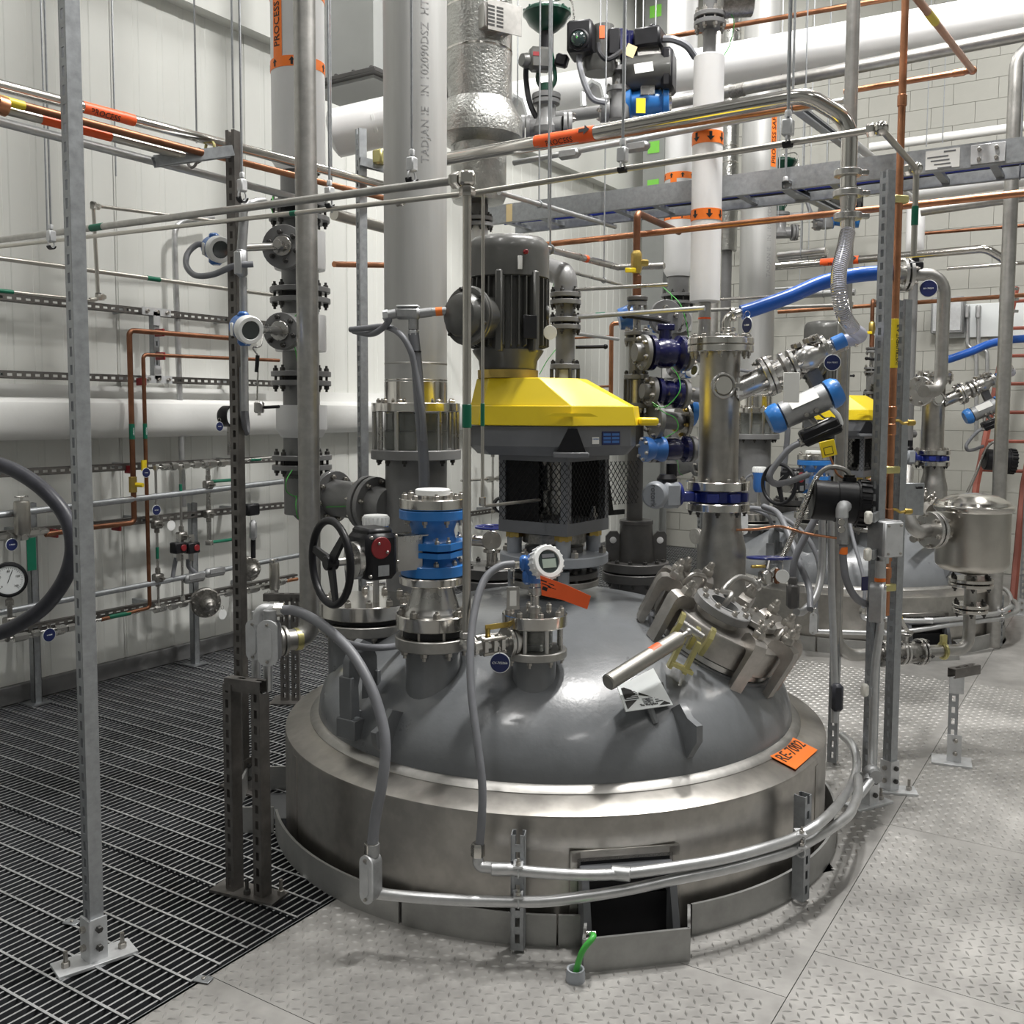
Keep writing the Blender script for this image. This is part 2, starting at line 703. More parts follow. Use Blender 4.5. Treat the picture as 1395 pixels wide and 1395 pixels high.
def panel_mesh():
    # insulated metal panel 1.0 m wide, ribs pressed into its face, joint recessed at both edges
    L, z0, z1 = 1.0, 0.0, 4.25
    pr = [(-.05, .006), (0, .006), (.012, .006), (.013, .0)]
    for c in (.17, .34, .5, .67, .84):
        pr += [(c - .022, 0), (c - .016, .0035), (c + .016, .0035), (c + .022, 0)]
    pr += [(L - .008, 0), (L - .006, .012)]
    vs, fs = [], []
    for y, dx in pr[1:]:
        vs += [(-dx, y, z0), (-dx, y, z1)]
    for i in range(len(pr) - 2):
        fs.append((2 * i, 2 * i + 2, 2 * i + 3, 2 * i + 1))
    mb = MB().add(vs, fs)
    mb.box((-.045, .5, 2.125), (.05, .992, 4.25))
    me = bpy.data.meshes.new('wall_panel')
    me.from_pydata(mb.v, [], mb.f)
    me.materials.append(MT['wall_white'])
    return me


pm = panel_mesh()
y = .67 - 5
while y < YB:
    inst(pm, 'wall_panel', MX.Translation((XL, y, 0)), wl)
    y += 1.0
# upper band, beam and base of the left wall
struct(MB().box((XL + .03, (YB + YF) / 2, 5.37), (.16, YB - YF, 2.56)), 'trim_1', 'wall_white')
bm_ = MB()
prof = [(0, 1.735), (.03, 1.735), (.03, 1.665), (.16, 1.655), (.19, 1.635), (.20, 1.60), (.185, 1.50), (.16, 1.455), (.13, 1.435), (0, 1.43)]
bm_.prism([(p[0], p[1]) for p in prof], MX(((1, 0, 0, XL), (0, 0, 1, YF), (0, 1, 0, 0), (0, 0, 0, 1))), YB - YF)
struct(bm_, 'trim_2', 'trim_white')
struct(MB().box((XL + .01, (YB + YF) / 2, .05), (.05, YB - YF, .1), None, .004), 'baseboard_left', 'baseboard_gray')

# block wall at the back: the blocks in sight are pieces of their own
wb = struct(MB().box(((XL + XR) / 2, YB + .11, ZC / 2), (XR - XL, .2, ZC + 1.2)), 'wall_back', 'mortar')
BW, BH = .406, .203
mbk = MB().box((0, 0, 0), (BW - .003, .02, BH - .003), None, .0012)
bme = bpy.data.meshes.new('block')
bme.from_pydata(mbk.v, [], mbk.f)
bme.materials.append(MT['block_paint'])
rest = MB()
cols = int((XR - XL) / BW) + 1
for k in range(33):
    for c in range(-1, cols):
        x = XL + (c + .5 + (.5 if k % 2 else 0)) * BW
        z = (k + .5) * BH
        if x - BW / 2 > XR:
            continue
        if -3.75 < x < -.55 and 3 <= k < 30:
            inst(bme, 'block', MX.Translation((x, YB, z)), wb)
        else:
            rest.box((x, YB, z), (BW - .006, .02, BH - .006))
stuff(rest.build('blocks', 'block_paint', wb))
struct(MB().box((XR + .06, (YB + YF) / 2, ZC / 2), (.12, YB - YF, ZC)), 'wall_right', 'gray_wall_paint')
struct(MB().box(((XL + XR) / 2, YF - .06, ZC / 2), (XR - XL, .12, ZC)), 'wall_front', 'gray_wall_paint')
struct(MB().box(((XL + XR) / 2, (YB + YF) / 2, ZC + .06), (XR - XL, YB - YF, .12)), 'ceiling', 'ceiling_white')

# floor: pit under the grating, plates on the right
fl = struct(MB().box(((XL + XR) / 2, (YB + YF) / 2, -.62), (XR - XL + .3, YB - YF + .3, .1)), 'floor', 'pit')
RH = 1.105        # radius of the opening round a reactor
DEL = RT * 2.385 + H * 3.5
CV2 = CV + DEL


def ring_cut(x0, x1, y0, y1):
    """cells of a rectangle outside the reactor openings, as polygons along x-strips"""
    out = []
    n = max(1, int((x1 - x0) / .04))
    for i in range(n):
        a, b = x0 + (x1 - x0) * i / n, x0 + (x1 - x0) * (i + 1) / n
        segs = [[(y0, y0), (y1, y1)]]
        for c in (CV, CV2):
            new = []
            for (s0, s1) in segs:
                ha = RH ** 2 - (a - c.x) ** 2
                hb = RH ** 2 - (b - c.x) ** 2
                if ha <= 0 and hb <= 0:
                    new.append([s0, s1])
                    continue
                ha, hb = sqrt(max(0, ha)), sqrt(max(0, hb))
                lo, hi = (c.y - ha, c.y - hb), (c.y + ha, c.y + hb)
                A = [s0, (min(s1[0], lo[0]), min(s1[1], lo[1]))]
                B = [(max(s0[0], hi[0]), max(s0[1], hi[1])), s1]
                for q in (A, B):
                    if q[1][0] - q[0][0] > 1e-4 or q[1][1] - q[0][1] > 1e-4:
                        if q[1][0] >= q[0][0] and q[1][1] >= q[0][1]:
                            new.append(q)
            segs = new
        for s0, s1 in segs:
            out.append(((a, s0[0]), (b, s0[1]), (b, s1[1]), (a, s1[0])))
    return out


def lug(mb, x, y, a, l=.0145, w=.0045, h=.0034):
    c, s_ = cos(a), sin(a)
    p = lambda u, q, z: (x + u * c - q * s_, y + u * s_ + q * c, z)
    mb.add([p(-l, 0, 0), p(0, -w, 0), p(l, 0, 0), p(0, w, 0), p(-l * .35, 0, h), p(l * .35, 0, h)],
           [(0, 1, 4), (1, 5, 4), (1, 2, 5), (2, 3, 5), (3, 4, 5), (3, 0, 4)])


# seams read off the photograph: plates between them
ys = [-2.2, 1.2, 2.42, 3.63, 4.85, 6.07, 7.3, 9.0, YB - .02]
xq = sum(atz(*q, 0).x for q in ((1395, 871), (1303, 988), (1199, 1125), (1076, 1287), (1000, 1395))) / 5
xs = [XS, xq, xq + 1.5, xq + 3.0, xq + 4.5, XR]
g = .0012
for ci, (x0, x1) in enumerate(zip(xs, xs[1:])):
    yy = [ys[0]] + ([1.79, 2.575, 3.9, 5.1, 6.3, 7.5, 9.0] if ci == 0 else [.6, 1.7, 2.85, 3.915, 5.1, 6.3, 7.5, 9.0]) + [ys[-1]]
    for y0, y1 in zip(yy, yy[1:]):
        mb = MB()
        for q in ring_cut(x0 + g, x1 - g, y0 + g, y1 - g):
            mb.add([(*p, 0) for p in q] + [(*p, -.008) for p in q], [(0, 1, 2, 3), (0, 4, 5, 1), (2, 6, 7, 3), (1, 5, 6, 2), (3, 7, 4, 0)])
        if not mb.v:
            continue
        pl = mb.build('floor_plate', 'plate_steel', fl)
        lm = MB()
        cx, cy = (x0 + x1) / 2, (y0 + y1) / 2
        fine = cy < 6.2 and cx < 3.4
        P = .0305
        if fine:
            nx, ny = int((x1 - x0 - .03) / P), int((y1 - y0 - .03) / P)
            for i in range(nx):
                for j in range(ny):
                    x, y = x0 + .02 + i * P, y0 + .02 + j * P
                    if (x - CV.x) ** 2 + (y - CV.y) ** 2 < (RH + .02) ** 2 or (x - CV2.x) ** 2 + (y - CV2.y) ** 2 < (RH + .02) ** 2:
                        continue
                    # leave out what the photograph cannot show
                    q = V((x, y, 0)) - EYE
                    dd, rr = q.dot(H), q.dot(RT)
                    if dd < 1.5 or abs(rr) > dd * .8 + .5:
                        continue
                    lug(lm, x, y, RD(30) + (pi / 2 if (i + j) % 2 else 0))
        if lm.v:
            o = lm.build('tread', 'plate_steel', pl)
            stuff(o)

# grating: one panel per bay, its bars standing on edge
def grate(y0, y1):
    mb, tp = MB(), MB()
    n = int((XS - XL - .06) / .030)
    for i in range(n + 1):
        x = XL + .05 + i * .030
        segs = [(y0, y1)]
        h2 = RH ** 2 - (x - CV.x) ** 2
        if h2 > 0:
            a, b = CV.y - sqrt(h2), CV.y + sqrt(h2)
            segs = [(y0, min(y1, a)), (max(y0, b), y1)]
        for a, b in segs:
            if b - a > .02:
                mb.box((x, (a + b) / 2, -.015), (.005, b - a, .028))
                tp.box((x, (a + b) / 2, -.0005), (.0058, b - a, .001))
    ny = int((y1 - y0) / .1015)
    for j in range(ny + 1):
        y = y0 + .01 + j * .1015
        segs = [(XL + .04, XS - .01)]
        h2 = RH ** 2 - (y - CV.y) ** 2
        if h2 > 0:
            a = CV.x - sqrt(h2)
            b = CV.x + sqrt(h2)
            segs = [(XL + .04, min(XS, a)), (b, XS - .01)]
        for a, b in segs:
            if b - a > .02:
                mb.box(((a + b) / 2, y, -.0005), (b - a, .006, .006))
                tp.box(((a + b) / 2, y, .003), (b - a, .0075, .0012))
    p = mb.build('floor_grating', 'grating_shade', fl)
    stuff(tp.build('lit_bar_tops', 'grating_lit', p))  # thin bright caps paint the lit tops over bars in the shade colour
    return p


gy = [.3, 1.22, 2.14, 3.06, 3.98, 4.9, 5.82, 6.74, 7.66, 8.58, 9.5, YB - .05]
for a, b in zip(gy, gy[1:]):
    grate(a + .004, b - .004)
# beams under the grating and the edge angle
mb = MB().box((XS + .004, (YB + YF) / 2, -.06), (.012, YB - YF, .12))
mb.build('floor_edge', 'galvanized', fl)
for y in gy[1:-1:2]:
    MB().box(((XL + XS) / 2, y, -.16), (XS - XL, .1, .2)).build('floor_beam', 'baseboard_gray', fl)
for cx, cy in ((98, 1256), (277, 1334)):
    p = atz(cx, cy, .004)
    o = MB().box(p, (.05, .032, .004), MX.Rotation(.3, 3, 'Z'), .002).build('grating_clip', 'galvanized', fl)
    MB().nut(p + UP * .002, UP, .006, .004).build('clip_bolt', 'bolt_steel', o) 
# ------------------------------------------------------------------ reactor vessel
A_D, B_D, Z_D = .943, .438, .43


def dome_z(rad):
    return Z_D + B_D * sqrt(max(0, 1 - (rad / A_D) ** 2))


def dome_hit(px, py):
    r = ray(px, py)
    t, best = 1.5, None
    while t < 7:
        p = EYE + r * t
        q = V((p.x - CV.x, p.y - CV.y, 0)).length
        if q < A_D and p.z <= dome_z(q):
            return p
        t += .004
    return EYE + r * 4


def dome_n(p):
    x, y = p.x - CV.x, p.y - CV.y
    return V((x / A_D ** 2, y / A_D ** 2, (p.z - Z_D) / B_D ** 2)).normalized()


ves = thing('reactor_vessel', 'gray domed reactor vessel in a stainless insulation jacket', 'reactor', CV)
pr = [(A_D * cos(RD(a)), Z_D + B_D * sin(RD(a))) for a in range(0, 91, 6)]
pr[-1] = (0, Z_D + B_D)
MB().lathe([(A_D, Z_D - .03)] + pr, CV, UP, 96).build('dome', 'vessel_paint', ves)
MB().lathe([(.976, .40), (.976, .414), (.962, .428), (.943, .432)], CV, UP, 96).build('seam_ring', 'milled', ves)
MB().lathe([(.94, .415), (.97, .413), (1.052, .388), (1.068, .381), (1.07, .373), (1.07, -.3)], CV, UP, 128).build('jacket', 'jacket', ves)
# jacket panel joints
for a in (-62, 58):
    p = vp(a, 1.071, .04)
    MB().box(p, (.03, .003, .64), MX.Rotation(YAW + RD(a), 3, 'Z')).build('jacket_strap', 'jacket', ves)
# trimmed opening for the support bracket
AW = 9.5
Rw = MX.Rotation(YAW + RD(AW), 3, 'Z')
pw = vp(AW, 1.072, .1)
for dx, dz, sx, sz in ((-.155, 0, .035, .36), (.155, 0, .035, .36), (0, .165, .34, .035)):
    MB().box(pw + Rw @ V((dx, 0, dz)), (sx, .008, sz), Rw, .002).build('opening_trim', 'jacket', ves)
MB().box(pw + Rw @ V((0, .002, 0)), (.30, .012, .32), Rw).build('opening_liner', 'black_plastic', ves)
# support bracket: two cheeks, top bar, sloping plate
br = MB()
for s_ in (-1, 1):
    T = MX.Translation(vp(AW, 1.06, 0)) @ Rw.to_4x4() @ MX.Translation((s_ * .135 - .011, 0, 0))
    T = T @ MX(((0, 0, 1, 0), (1, 0, 0, 0), (0, 1, 0, 0), (0, 0, 0, 1)))
    br.prism([(.0, .22), (-.055, .22), (-.14, -.06), (-.10, -.06), (0, .1)], T, .022)
br.build('support_cheek', 'gear_paint', ves)
MB().box(vp(AW, 1.09, .228), (.29, .06, .022), Rw, .003).build('support_bar', 'gear_paint', ves)
MB().box(vp(AW, 1.088, -.02), (.27, .02, .34), Rw).build('support_plate', 'black_plastic', ves)
# left rear support bracket
AL = -84
Rw2 = MX.Rotation(YAW + RD(AL), 3, 'Z')
b2 = MB()
for s_ in (-1, 1):
    b2.prism([(0, .0), (.13, .0), (0, .26)], fr(vp(AL, 1.062, .02) + Rw2 @ V((s_ * .12, 0, 0)), Rw2 @ V((1, 0, 0)), Rw2 @ V((0, -1, 0))), .014)
b2.box(vp(AL, 1.12, .01), (.25, .12, .02), Rw2)
b2.build('support_bracket', 'gear_paint', ves)
# orange number plate on the jacket's sloping shoulder
pt = vp(55, .995, .4095)
Rn = MX.Rotation(YAW + RD(55), 3, 'Z') @ MX.Rotation(RD(17), 3, 'X')
lb = MB().box(pt, (.235, .118, .003), Rn, .001).build('number_plate', 'orange', ves)
lb['label'] = 'orange plate lettered RE-7002'
text('RE-7002', .063, pt + Rn @ V((0, 0, .0016)), Rn @ V((1, 0, 0)), Rn @ V((0, 1, 0)), 'print_black', lb)
# lifting lugs welded on the dome
def wlug(px, py, sc=1.0, turn=0):
    p = dome_hit(px, py)
    n = dome_n(p)
    out = V((p.x - CV.x, p.y - CV.y, 0)).normalized()
    T = fr(p - n * .02, out.cross(UP), n)
    mb = MB()
    mb.prism([(0, -.09 * sc), (.10 * sc, -.05 * sc), (.13 * sc, 0), (.09 * sc, .04 * sc), (.07 * sc, .10 * sc), (0, .10 * sc)], T @ MX.Translation((0, 0, -.012)), .024)
    mb.box(p + n * .01, (.10 * sc, .02, .02), fr(p, n, out).to_3x3())
    return mb.build('dome_lug', 'vessel_paint', ves)


wlug(533, 1003, .85)
wlug(932, 1000, .9)
# the big left lifting lug: two plates with a pear-shaped hole between
p0 = dome_hit(487, 965)
n0 = dome_n(p0)
Tl = fr(p0, RT * .75 - H * .55, UP)
mb = MB()
W = .075
outer = [(-.07, -W), (.18, -W * .9), (.23, -W * .55), (.25, 0), (.23, W * .55), (.18, W * .9), (-.07, W)]
inner = [(-.0, -.02), (.09, -.024), (.125, -.016), (.15, 0), (.125, .016), (.09, .024), (-.0, .02)]
n_ = len(outer)
for h in (0, .03):
    pass
vs = [Tl @ V((a, b, h)) for h in (0, .03) for a, b in outer] + [Tl @ V((a, b, h)) for h in (0, .03) for a, b in inner]
fs = []
for i in range(n_):
    j = (i + 1) % n_
    fs += [(i, j, 2 * n_ + j, 2 * n_ + i), (n_ + i, 3 * n_ + i, 3 * n_ + j, n_ + j), (i, n_ + i, n_ + j, j), (2 * n_ + i, 2 * n_ + j, 3 * n_ + j, 3 * n_ + i)]
mb.add(vs, fs)
for s_ in (-1, 1):
    mb.box(Tl @ V((-.05, s_ * .055, .02)), (.07, .05, .09), Tl.to_3x3(), .003)
    mb.box(Tl @ V((.03, s_ * .066, .015)), (.2, .018, .06), Tl.to_3x3(), .003)
mb.build('lifting_lug', 'vessel_paint', ves)
mark(ves)

# ------------------------------------------------------------------ curb ring in segments
RC = 1.115


def curb(a0, a1, label):
    mb = MB()
    n = max(4, int((a1 - a0) / 3))
    vs, fs = [], []
    for i in range(n + 1):
        a = a0 + (a1 - a0) * i / n
        vs += [vp(a, RC, 0), vp(a, RC, .098), vp(a, RC - .009, .098), vp(a, RC - .009, 0)]
    for i in range(n):
        b = 4 * i
        fs += [(b + k, b + 4 + k, b + 4 + (k + 1) % 4, b + (k + 1) % 4) for k in range(4)]
    fs += [(0, 1, 2, 3), (4 * n + 3, 4 * n + 2, 4 * n + 1, 4 * n)]
    mb.add(vs, fs)
    return solo(mb, 'curb_plate', 'curb_steel', label, 'curb', 'curved curb plates round the reactors')


mark(curb(-72, -27.8, 'curved steel curb plate left of the slit, below the two slotted legs'))
mark(curb(-27.2, -1.7, 'curved steel curb plate below the conduit body, front left'))
mark(curb(-1.4, 2.3, 'short curb plate between post and box left of the bracket'))
mark(curb(20.2, 66, 'curved steel curb plate right of the curb box, behind the ring conduits'))
mark(curb(66.5, 175, 'curved steel curb plate at the rear right side'))
# box-out round the support bracket
mb = MB()
q = [vp(2.9, RC, 0), atz(795, 1325, 0), atz(938, 1309, 0), vp(19.6, RC, 0)]
for a, b in zip(q, q[1:]):
    u = (b - a).normalized()
    mb.box((a + b) / 2 + UP * .05, ((b - a).length + .004, .009, .10), MX.Rotation(atan2(u.y, u.x), 3, 'Z'))
mark(solo(mb, 'curb_box', 'curb_steel', 'steel curb box projecting round the dark support bracket', 'curb'))
mb = MB()
q = [vp(-95, RC, 0), vp(-94, RC + .17, 0), vp(-75, RC + .17, 0), vp(-73, RC, 0)]
for a, b in zip(q, q[1:]):
    u = (b - a).normalized()
    mb.box((a + b) / 2 + UP * .05, ((b - a).length - .008, .009, .10), MX.Rotation(atan2(u.y, u.x), 3, 'Z'))
solo(mb, 'curb_box', 'curb_steel', 'dark steel curb box behind the two slotted legs on the grating', 'curb')
# ------------------------------------------------------------------ nozzles on the dome
def dd(p):
    return (p - EYE).dot(H)


# A: outlet with reducer and blue diaphragm valve
ph = dome_hit(590, 945)
sa = ST(590, 900, dd(ph) + .09)
nz = thing('reducer_spool', 'stainless reducing spool between front left nozzle and blue valve', 'reducer', sa.o(853), None)
sa.cyl(ves, 'nozzle_neck', 'vessel_paint', 880, 985, 38)
f = sa.flange(ves, 'milled', 864, 880, 52, 8, .0125, 'bolt_steel', False, True, name='backing_flange')
sa.cyl(nz, 'gasket', 'black_rubber', 853, 864, 44)
f = sa.flange(nz, 'polished', 834, 853, 51, 8, .013, 'bolt_steel', True, name='flange')
red = MB().lathe([(0, sa.z(834)), (sa.r(41), sa.z(834)), (sa.r(40), sa.z(831)), (sa.r(36), sa.z(827)), (sa.r(35), sa.z(822)), (sa.r(27), sa.z(798)), (sa.r(26), sa.z(794)), (0, sa.z(794))], V((sa.p.x, sa.p.y, 0)), UP, 32).build('reducer', 'stainless', nz)
red['label'] = 'stainless cone between the flange and the blue valve'
for i, q in enumerate((' .', 'SA', '3L 316')):
    text(('..', '10 X 6', 'A 403')[i], .008, sa.o(812 + 6 * i) - H * sa.r(31), RT, UP, 'print_black', red, (sa.o(812 + 6 * i), UP, sa.r(31)))
studs = MB()
for i in range(8):
    a = .2 + 2 * pi * i / 8
    c = V((cos(a), sin(a), 0)) * sa.r(51) * .84
    studs.cyl(sa.o(864) + c, sa.o(853) + c, .006, n=6)
stuff(studs.build('studs', 'bolt_steel', nz))
mark(nz)

va = thing('diaphragm_valve', 'blue lined valve with handwheel gear box on cone reducer', 'valve', sa.o(794))
sa.flange(va, 'polished', 783, 794, 46, 8, .010, 'bolt_steel', False)
sa.flange(va, 'blue_valve', 767, 782, 44, 8, .010, 'bolt_steel', True, name='lower_flange')
sa.flange(va, 'blue_valve', 693, 706, 46, 8, .010, 'bolt_steel', False, True, name='upper_flange')
sa.flange(va, 'polished', 678, 692, 46, 8, .011, 'bolt_steel', True, name='steel_flange')
sa.cyl(va, 'spigot', 'polished', 672, 679, 16)
cap = sa.cyl(va, 'plastic_cap', 'white_plastic', 666, 674, 24)
zz = lambda y: sa.z(y)
MB().lathe([(0, zz(768)), (sa.r(38), zz(768)), (sa.r(32), zz(757)), (sa.r(30), zz(750)), (sa.r(36), zz(744)), (sa.r(36), zz(738)), (sa.r(31), zz(732)), (sa.r(29), zz(722)), (sa.r(33), zz(710)), (sa.r(37), zz(705)), (0, zz(705))], V((sa.p.x, sa.p.y, 0)), UP, 24).build('valve_body', 'blue_valve', va)
ang = YAW - RD(24)
tilt_ = MX.Rotation(ang, 3, 'Z')
po = [(-.10, -.07), (-.06, -.105), (.075, -.105), (.105, -.07), (.105, .07), (.06, .105), (-.06, .105), (-.10, .07)]
for y0, y1 in ((736, 745), (748, 755)):
    b = MB().prism(po, MX.Translation(sa.o(y1)) @ tilt_.to_4x4(), zz(y0) - zz(y1)).build('bonnet_plate', 'blue_valve', va)
    if y0 == 736:
        for q in po[1:7:1]:
            inst(bolt_mesh(.009, .022, 'bolt_steel'), 'bolt', fr(sa.o(y0) + tilt_ @ V((q[0] * .88, q[1] * .88, 0)), UP), b)
# gear operator axis points to the left and a little towards the viewer
AXG = (-RT * .80 - H * .60).normalized()
g0 = sa.o(747)
SD = AXG.cross(UP).normalized()
Rg = fr(g0, AXG, UP).to_3x3()
bk = MB()
for s_ in (-1, 1):
    bk.box(g0 + AXG * .125 + SD * s_ * .05, (.115, .006, .10), Rg)
bk.box(g0 + AXG * .172, (.115, .106, .006), Rg)
bk.box(g0 + AXG * .085 + UP * .055, (.004, .106, .09), Rg)
bk.build('bracket', 'stainless', va)
gb = MB()
gb.box(g0 + AXG * .235, (.155, .15, .115), Rg, .018)
gb.box(g0 + AXG * .235 + UP * .075, (.03, .12, .09), Rg, .008)
gbo = gb.build('gear_box', 'black_plastic', va)
fc = g0 + AXG * .235 + (-SD if SD.dot(H) > 0 else SD) * .075
nf = (-SD if SD.dot(H) > 0 else SD)
MB().disc(fc + UP * .03 + AXG * .01, nf, .036, .005, 24).build('red_cover', 'red', gbo)
MB().box(fc - UP * .045 - AXG * .0, (.035, .003, .04), Rg).build('rating_plate', 'galvanized', gbo)
for a, b in ((.045, .065), (-.045, .065), (.05, -.06), (-.05, -.02)):
    inst(bolt_mesh(.006, .009, 'bolt_steel'), 'bolt', fr(fc + AXG * a + UP * b, nf), gbo)
inst(bolt_mesh(.005, .008, 'bolt_steel'), 'bolt', fr(fc + UP * .045 + AXG * .02 + nf * .004, nf), gbo)
inst(bolt_mesh(.005, .008, 'bolt_steel'), 'bolt', fr(fc + UP * .015 - AXG * .01 + nf * .004, nf), gbo)
MB().disc(g0 + AXG * .29 - UP * .015, AXG, .062, .02, 24).cyl(g0 + AXG * .30 - UP * .015, g0 + AXG * .40 - UP * .015, .014).build('gear_cover', 'stainless', va)
wc = g0 + AXG * .385 - UP * .015
wh = MB().torus(wc, AXG, .135, .0125, 40, 10)
hub = MB().cyl(wc - AXG * .02, wc + AXG * .02, .024, n=16, ch=.003)
wo = wh.build('handwheel', 'black_plastic', va)
hub.build('hub', 'black_plastic', wo)
Tw = fr(wc, AXG)
for k in range(3):
    a = RD(75 + 120 * k)
    rm = MX.Rotation(a, 3, 'Z')
    sp = MB(Tw @ rm.to_4x4())
    sp.prism([(.015, -.018), (.13, -.011), (.13, .011), (.015, .018)], MX.Translation((0, 0, -.006)), .012)
    sp.build('spoke', 'black_plastic', wo)
mark(va)

# B: wide blind flange behind, with T handle
sb = ST(500, 850, 3.86)
nb_ = thing('blind_flange', 'wide bolted blind flange with a small T handle', 'flange', sb.o(835))
sb.cyl(ves, 'nozzle_neck', 'vessel_paint', 856, 935, 53)
sb.flange(ves, 'milled', 842, 856, 66, 12, .012, 'bolt_steel', False, True, name='backing_flange')
sb.cyl(nb_, 'gasket', 'black_rubber', 835, 842, 58)
sb.flange(nb_, 'polished', 816, 835, 65, 12, .0135, 'bolt_steel', True, name='cover_flange')
hh = MB().cyl(sb.o(816) + RT * .035, sb.o(796) + RT * .035, .011, n=12)
hh.cyl(sb.o(795) + RT * .0, sb.o(795) + RT * .075, .009, n=10)
hh.build('lift_handle', 'stainless', nb_)
mark(nb_)

# white capped transmitter standing on the blind flange
p = at(512, 712, 3.8)
tr = thing('level_transmitter', 'blue transmitter with a white screw cap above blind flange', 'transmitter', sb.o(812) - RT * .0)
MB().cyl(V((p.x, p.y, sb.z(816))), V((p.x, p.y, p.z - .03)), .012, n=12).build('stem', 'stainless', tr)
MB().lathe([(0, -.16), (.03, -.16), (.045, -.13), (.045, -.05), (.05, -.03), (.05, -.01), (0, -.01)], p, UP, 20).build('housing', 'transmitter_blue', tr)
cp_ = MB().lathe([(0, -.012), (.05, -.012), (.05, .024), (.046, .03), (0, .03)], p, UP, 24)
for i in range(18):
    a = 2 * pi * i / 18
    cp_.box(p + V((.05 * cos(a), .05 * sin(a), .008)), (.006, .006, .03), MX.Rotation(a, 3, 'Z'))
cp_.build('screw_cap', 'white_plastic', tr)
MB().tube(spline([p + V((0, 0, -.06)) - RT * .04, at(492, 722, 3.8), at(478, 735, 3.82), at(472, 760, 3.85), at(474, 800, 3.9)]), .009, 8).build('cable', 'gray_hose', tr)
mark(tr)

# C: sight glass with transmitter
ph = dome_hit(728, 944)
sc = ST(728, 890, dd(ph) + .07)
nc = thing('sight_glass_spool', 'short rod caged glass spool below the white display', 'sight glass', sc.o(882))
sc.cyl(ves, 'nozzle_neck', 'vessel_paint', 893, 975, 30)
sc.flange(ves, 'milled', 882, 893, 45, 8, .0095, 'bolt_steel', False, True, name='lower_flange')
sc.cyl(nc, 'glass', 'sight_glass', 852, 882, 25)
sc.cyl(nc, 'float_body', 'cast_steel', 857, 874, 17)
sc.flange(nc, 'polished', 834, 851, 45, 8, .010, 'bolt_steel', True, name='upper_flange')
rods = MB()
for i in range(8):
    a = .2 + 2 * pi * i / 8
    c = V((cos(a), sin(a), 0)) * sc.r(38)
    MB().cyl(sc.o(884) + c, sc.o(850) + c, .0075, n=8).build('tie_rod', 'stainless', nc)
# spool ring and side port to the left
SDL = (-RT * .83 - H * .55).normalized()
pc = sc.o(869)
sp = MB()
sp.cyl(pc + SDL * .05, pc + SDL * .10, .028, n=18)
sp.disc(pc + SDL * .085, SDL, .052, .014, 24)
sp.disc(pc + SDL * .102, SDL, .052, .014, 24)
sp.build('side_port', 'stainless', nc)
mark(nc)
# ball valve between the port and the drain tube
bv = thing('ball_valve', 'small stainless three piece ball valve joining drain tube', 'valve', pc + SDL * .12)
vb = MB()
vb.cyl(pc + SDL * .117, pc + SDL * .255, .021, n=14)
for t_ in (.135, .165, .20, .235):
    vb.nut(pc + SDL * t_, SDL, .034, .016)
vb.build('valve_body', 'stainless', bv)
bb = MB()
X_ = SDL.cross(UP).normalized()
for a in (-.024, .024):
    for b in (-.024, .024):
        bb.cyl(pc + SDL * .13 + X_ * a + UP * b, pc + SDL * .215 + X_ * a + UP * b, .006, n=6)
bb.build('body_bolts', 'bolt_steel', bv)
MB().cyl(pc + SDL * .185 + UP * .02, pc + SDL * .185 + UP * .055, .008, n=8).box(pc + SDL * .15 + UP * .058, (.09, .018, .004), fr(pc, SDL.cross(UP), SDL).to_3x3(), .001).build('lever', 'brass', bv)
mark(bv)
pe = pc + SDL * .265

# transmitter with display
tp = at(745, 766, sc.d - .04)
AXD = (-H * .80 + RT * .40 + UP * .30).normalized()
tx = thing('flow_transmitter', 'blue transmitter with large white display head above nozzle', 'transmitter', sc.o(834))
MB().lathe([(0, sc.z(834)), (sc.r(9), sc.z(834)), (sc.r(9), sc.z(826)), (sc.r(6), sc.z(824)), (sc.r(6), sc.z(812)), (sc.r(9), sc.z(810)), (sc.r(9), sc.z(800)), (sc.r(7), sc.z(799)), (sc.r(7), sc.z(790)), (0, sc.z(790))], V((sc.p.x, sc.p.y, 0)), UP, 16).build('stem', 'stainless', tx)
sc.cyl(tx, 'neck_nut', 'transmitter_blue', 778, 794, 11, 9, 14)
hb = MB()
bc = tp - AXD * .07
hb.lathe([(0, -.02), (.04, -.02), (.05, 0), (.05, .05), (0, .05)], bc, AXD, 24)
hb.box(bc - UP * .035 - RT * .02, (.06, .06, .05), MX.Rotation(YAW, 3, 'Z'), .01)
hb.box(bc - RT * .045 + UP * .01, (.03, .05, .05), MX.Rotation(YAW, 3, 'Z'), .008)
hb.build('housing', 'transmitter_blue', tx)
hd = MB().lathe([(0, .045), (.054, .045), (.056, .05), (.056, .082), (.052, .088), (.040, .088), (.038, .082), (0, .082)], bc, AXD, 30)
Th = fr(bc, AXD)
for i in range(20):
    a = 2 * pi * i / 20
    hd.box(Th @ V((.0565 * cos(a), .0565 * sin(a), .064)), (.006, .006, .034), (Th.to_3x3() @ MX.Rotation(a, 3, 'Z')))
ho = hd.build('display_cap', 'white_plastic', tx)
MB().disc(bc + AXD * .081, AXD, .038, .004, 24).build('window', 'lens', ho)
Td = fr(bc + AXD * .0856, AXD, UP.cross(AXD) * -1)
MB().box(Td @ V((0, .006, 0)), (.05, .03, .001), Td.to_3x3()).build('screen', 'lcd', ho)
MB().box(Td @ V((0, -.019, 0)), (.046, .012, .001), Td.to_3x3()).build('button_panel', 'gear_paint', ho)
MB().cyl(bc - RT * .05 + UP * .005, bc - RT * .115, .013, n=12).cyl(bc - RT * .075, bc - RT * .09, .018, n=6).build('cable_gland', 'polished', tx)
mark(tx)
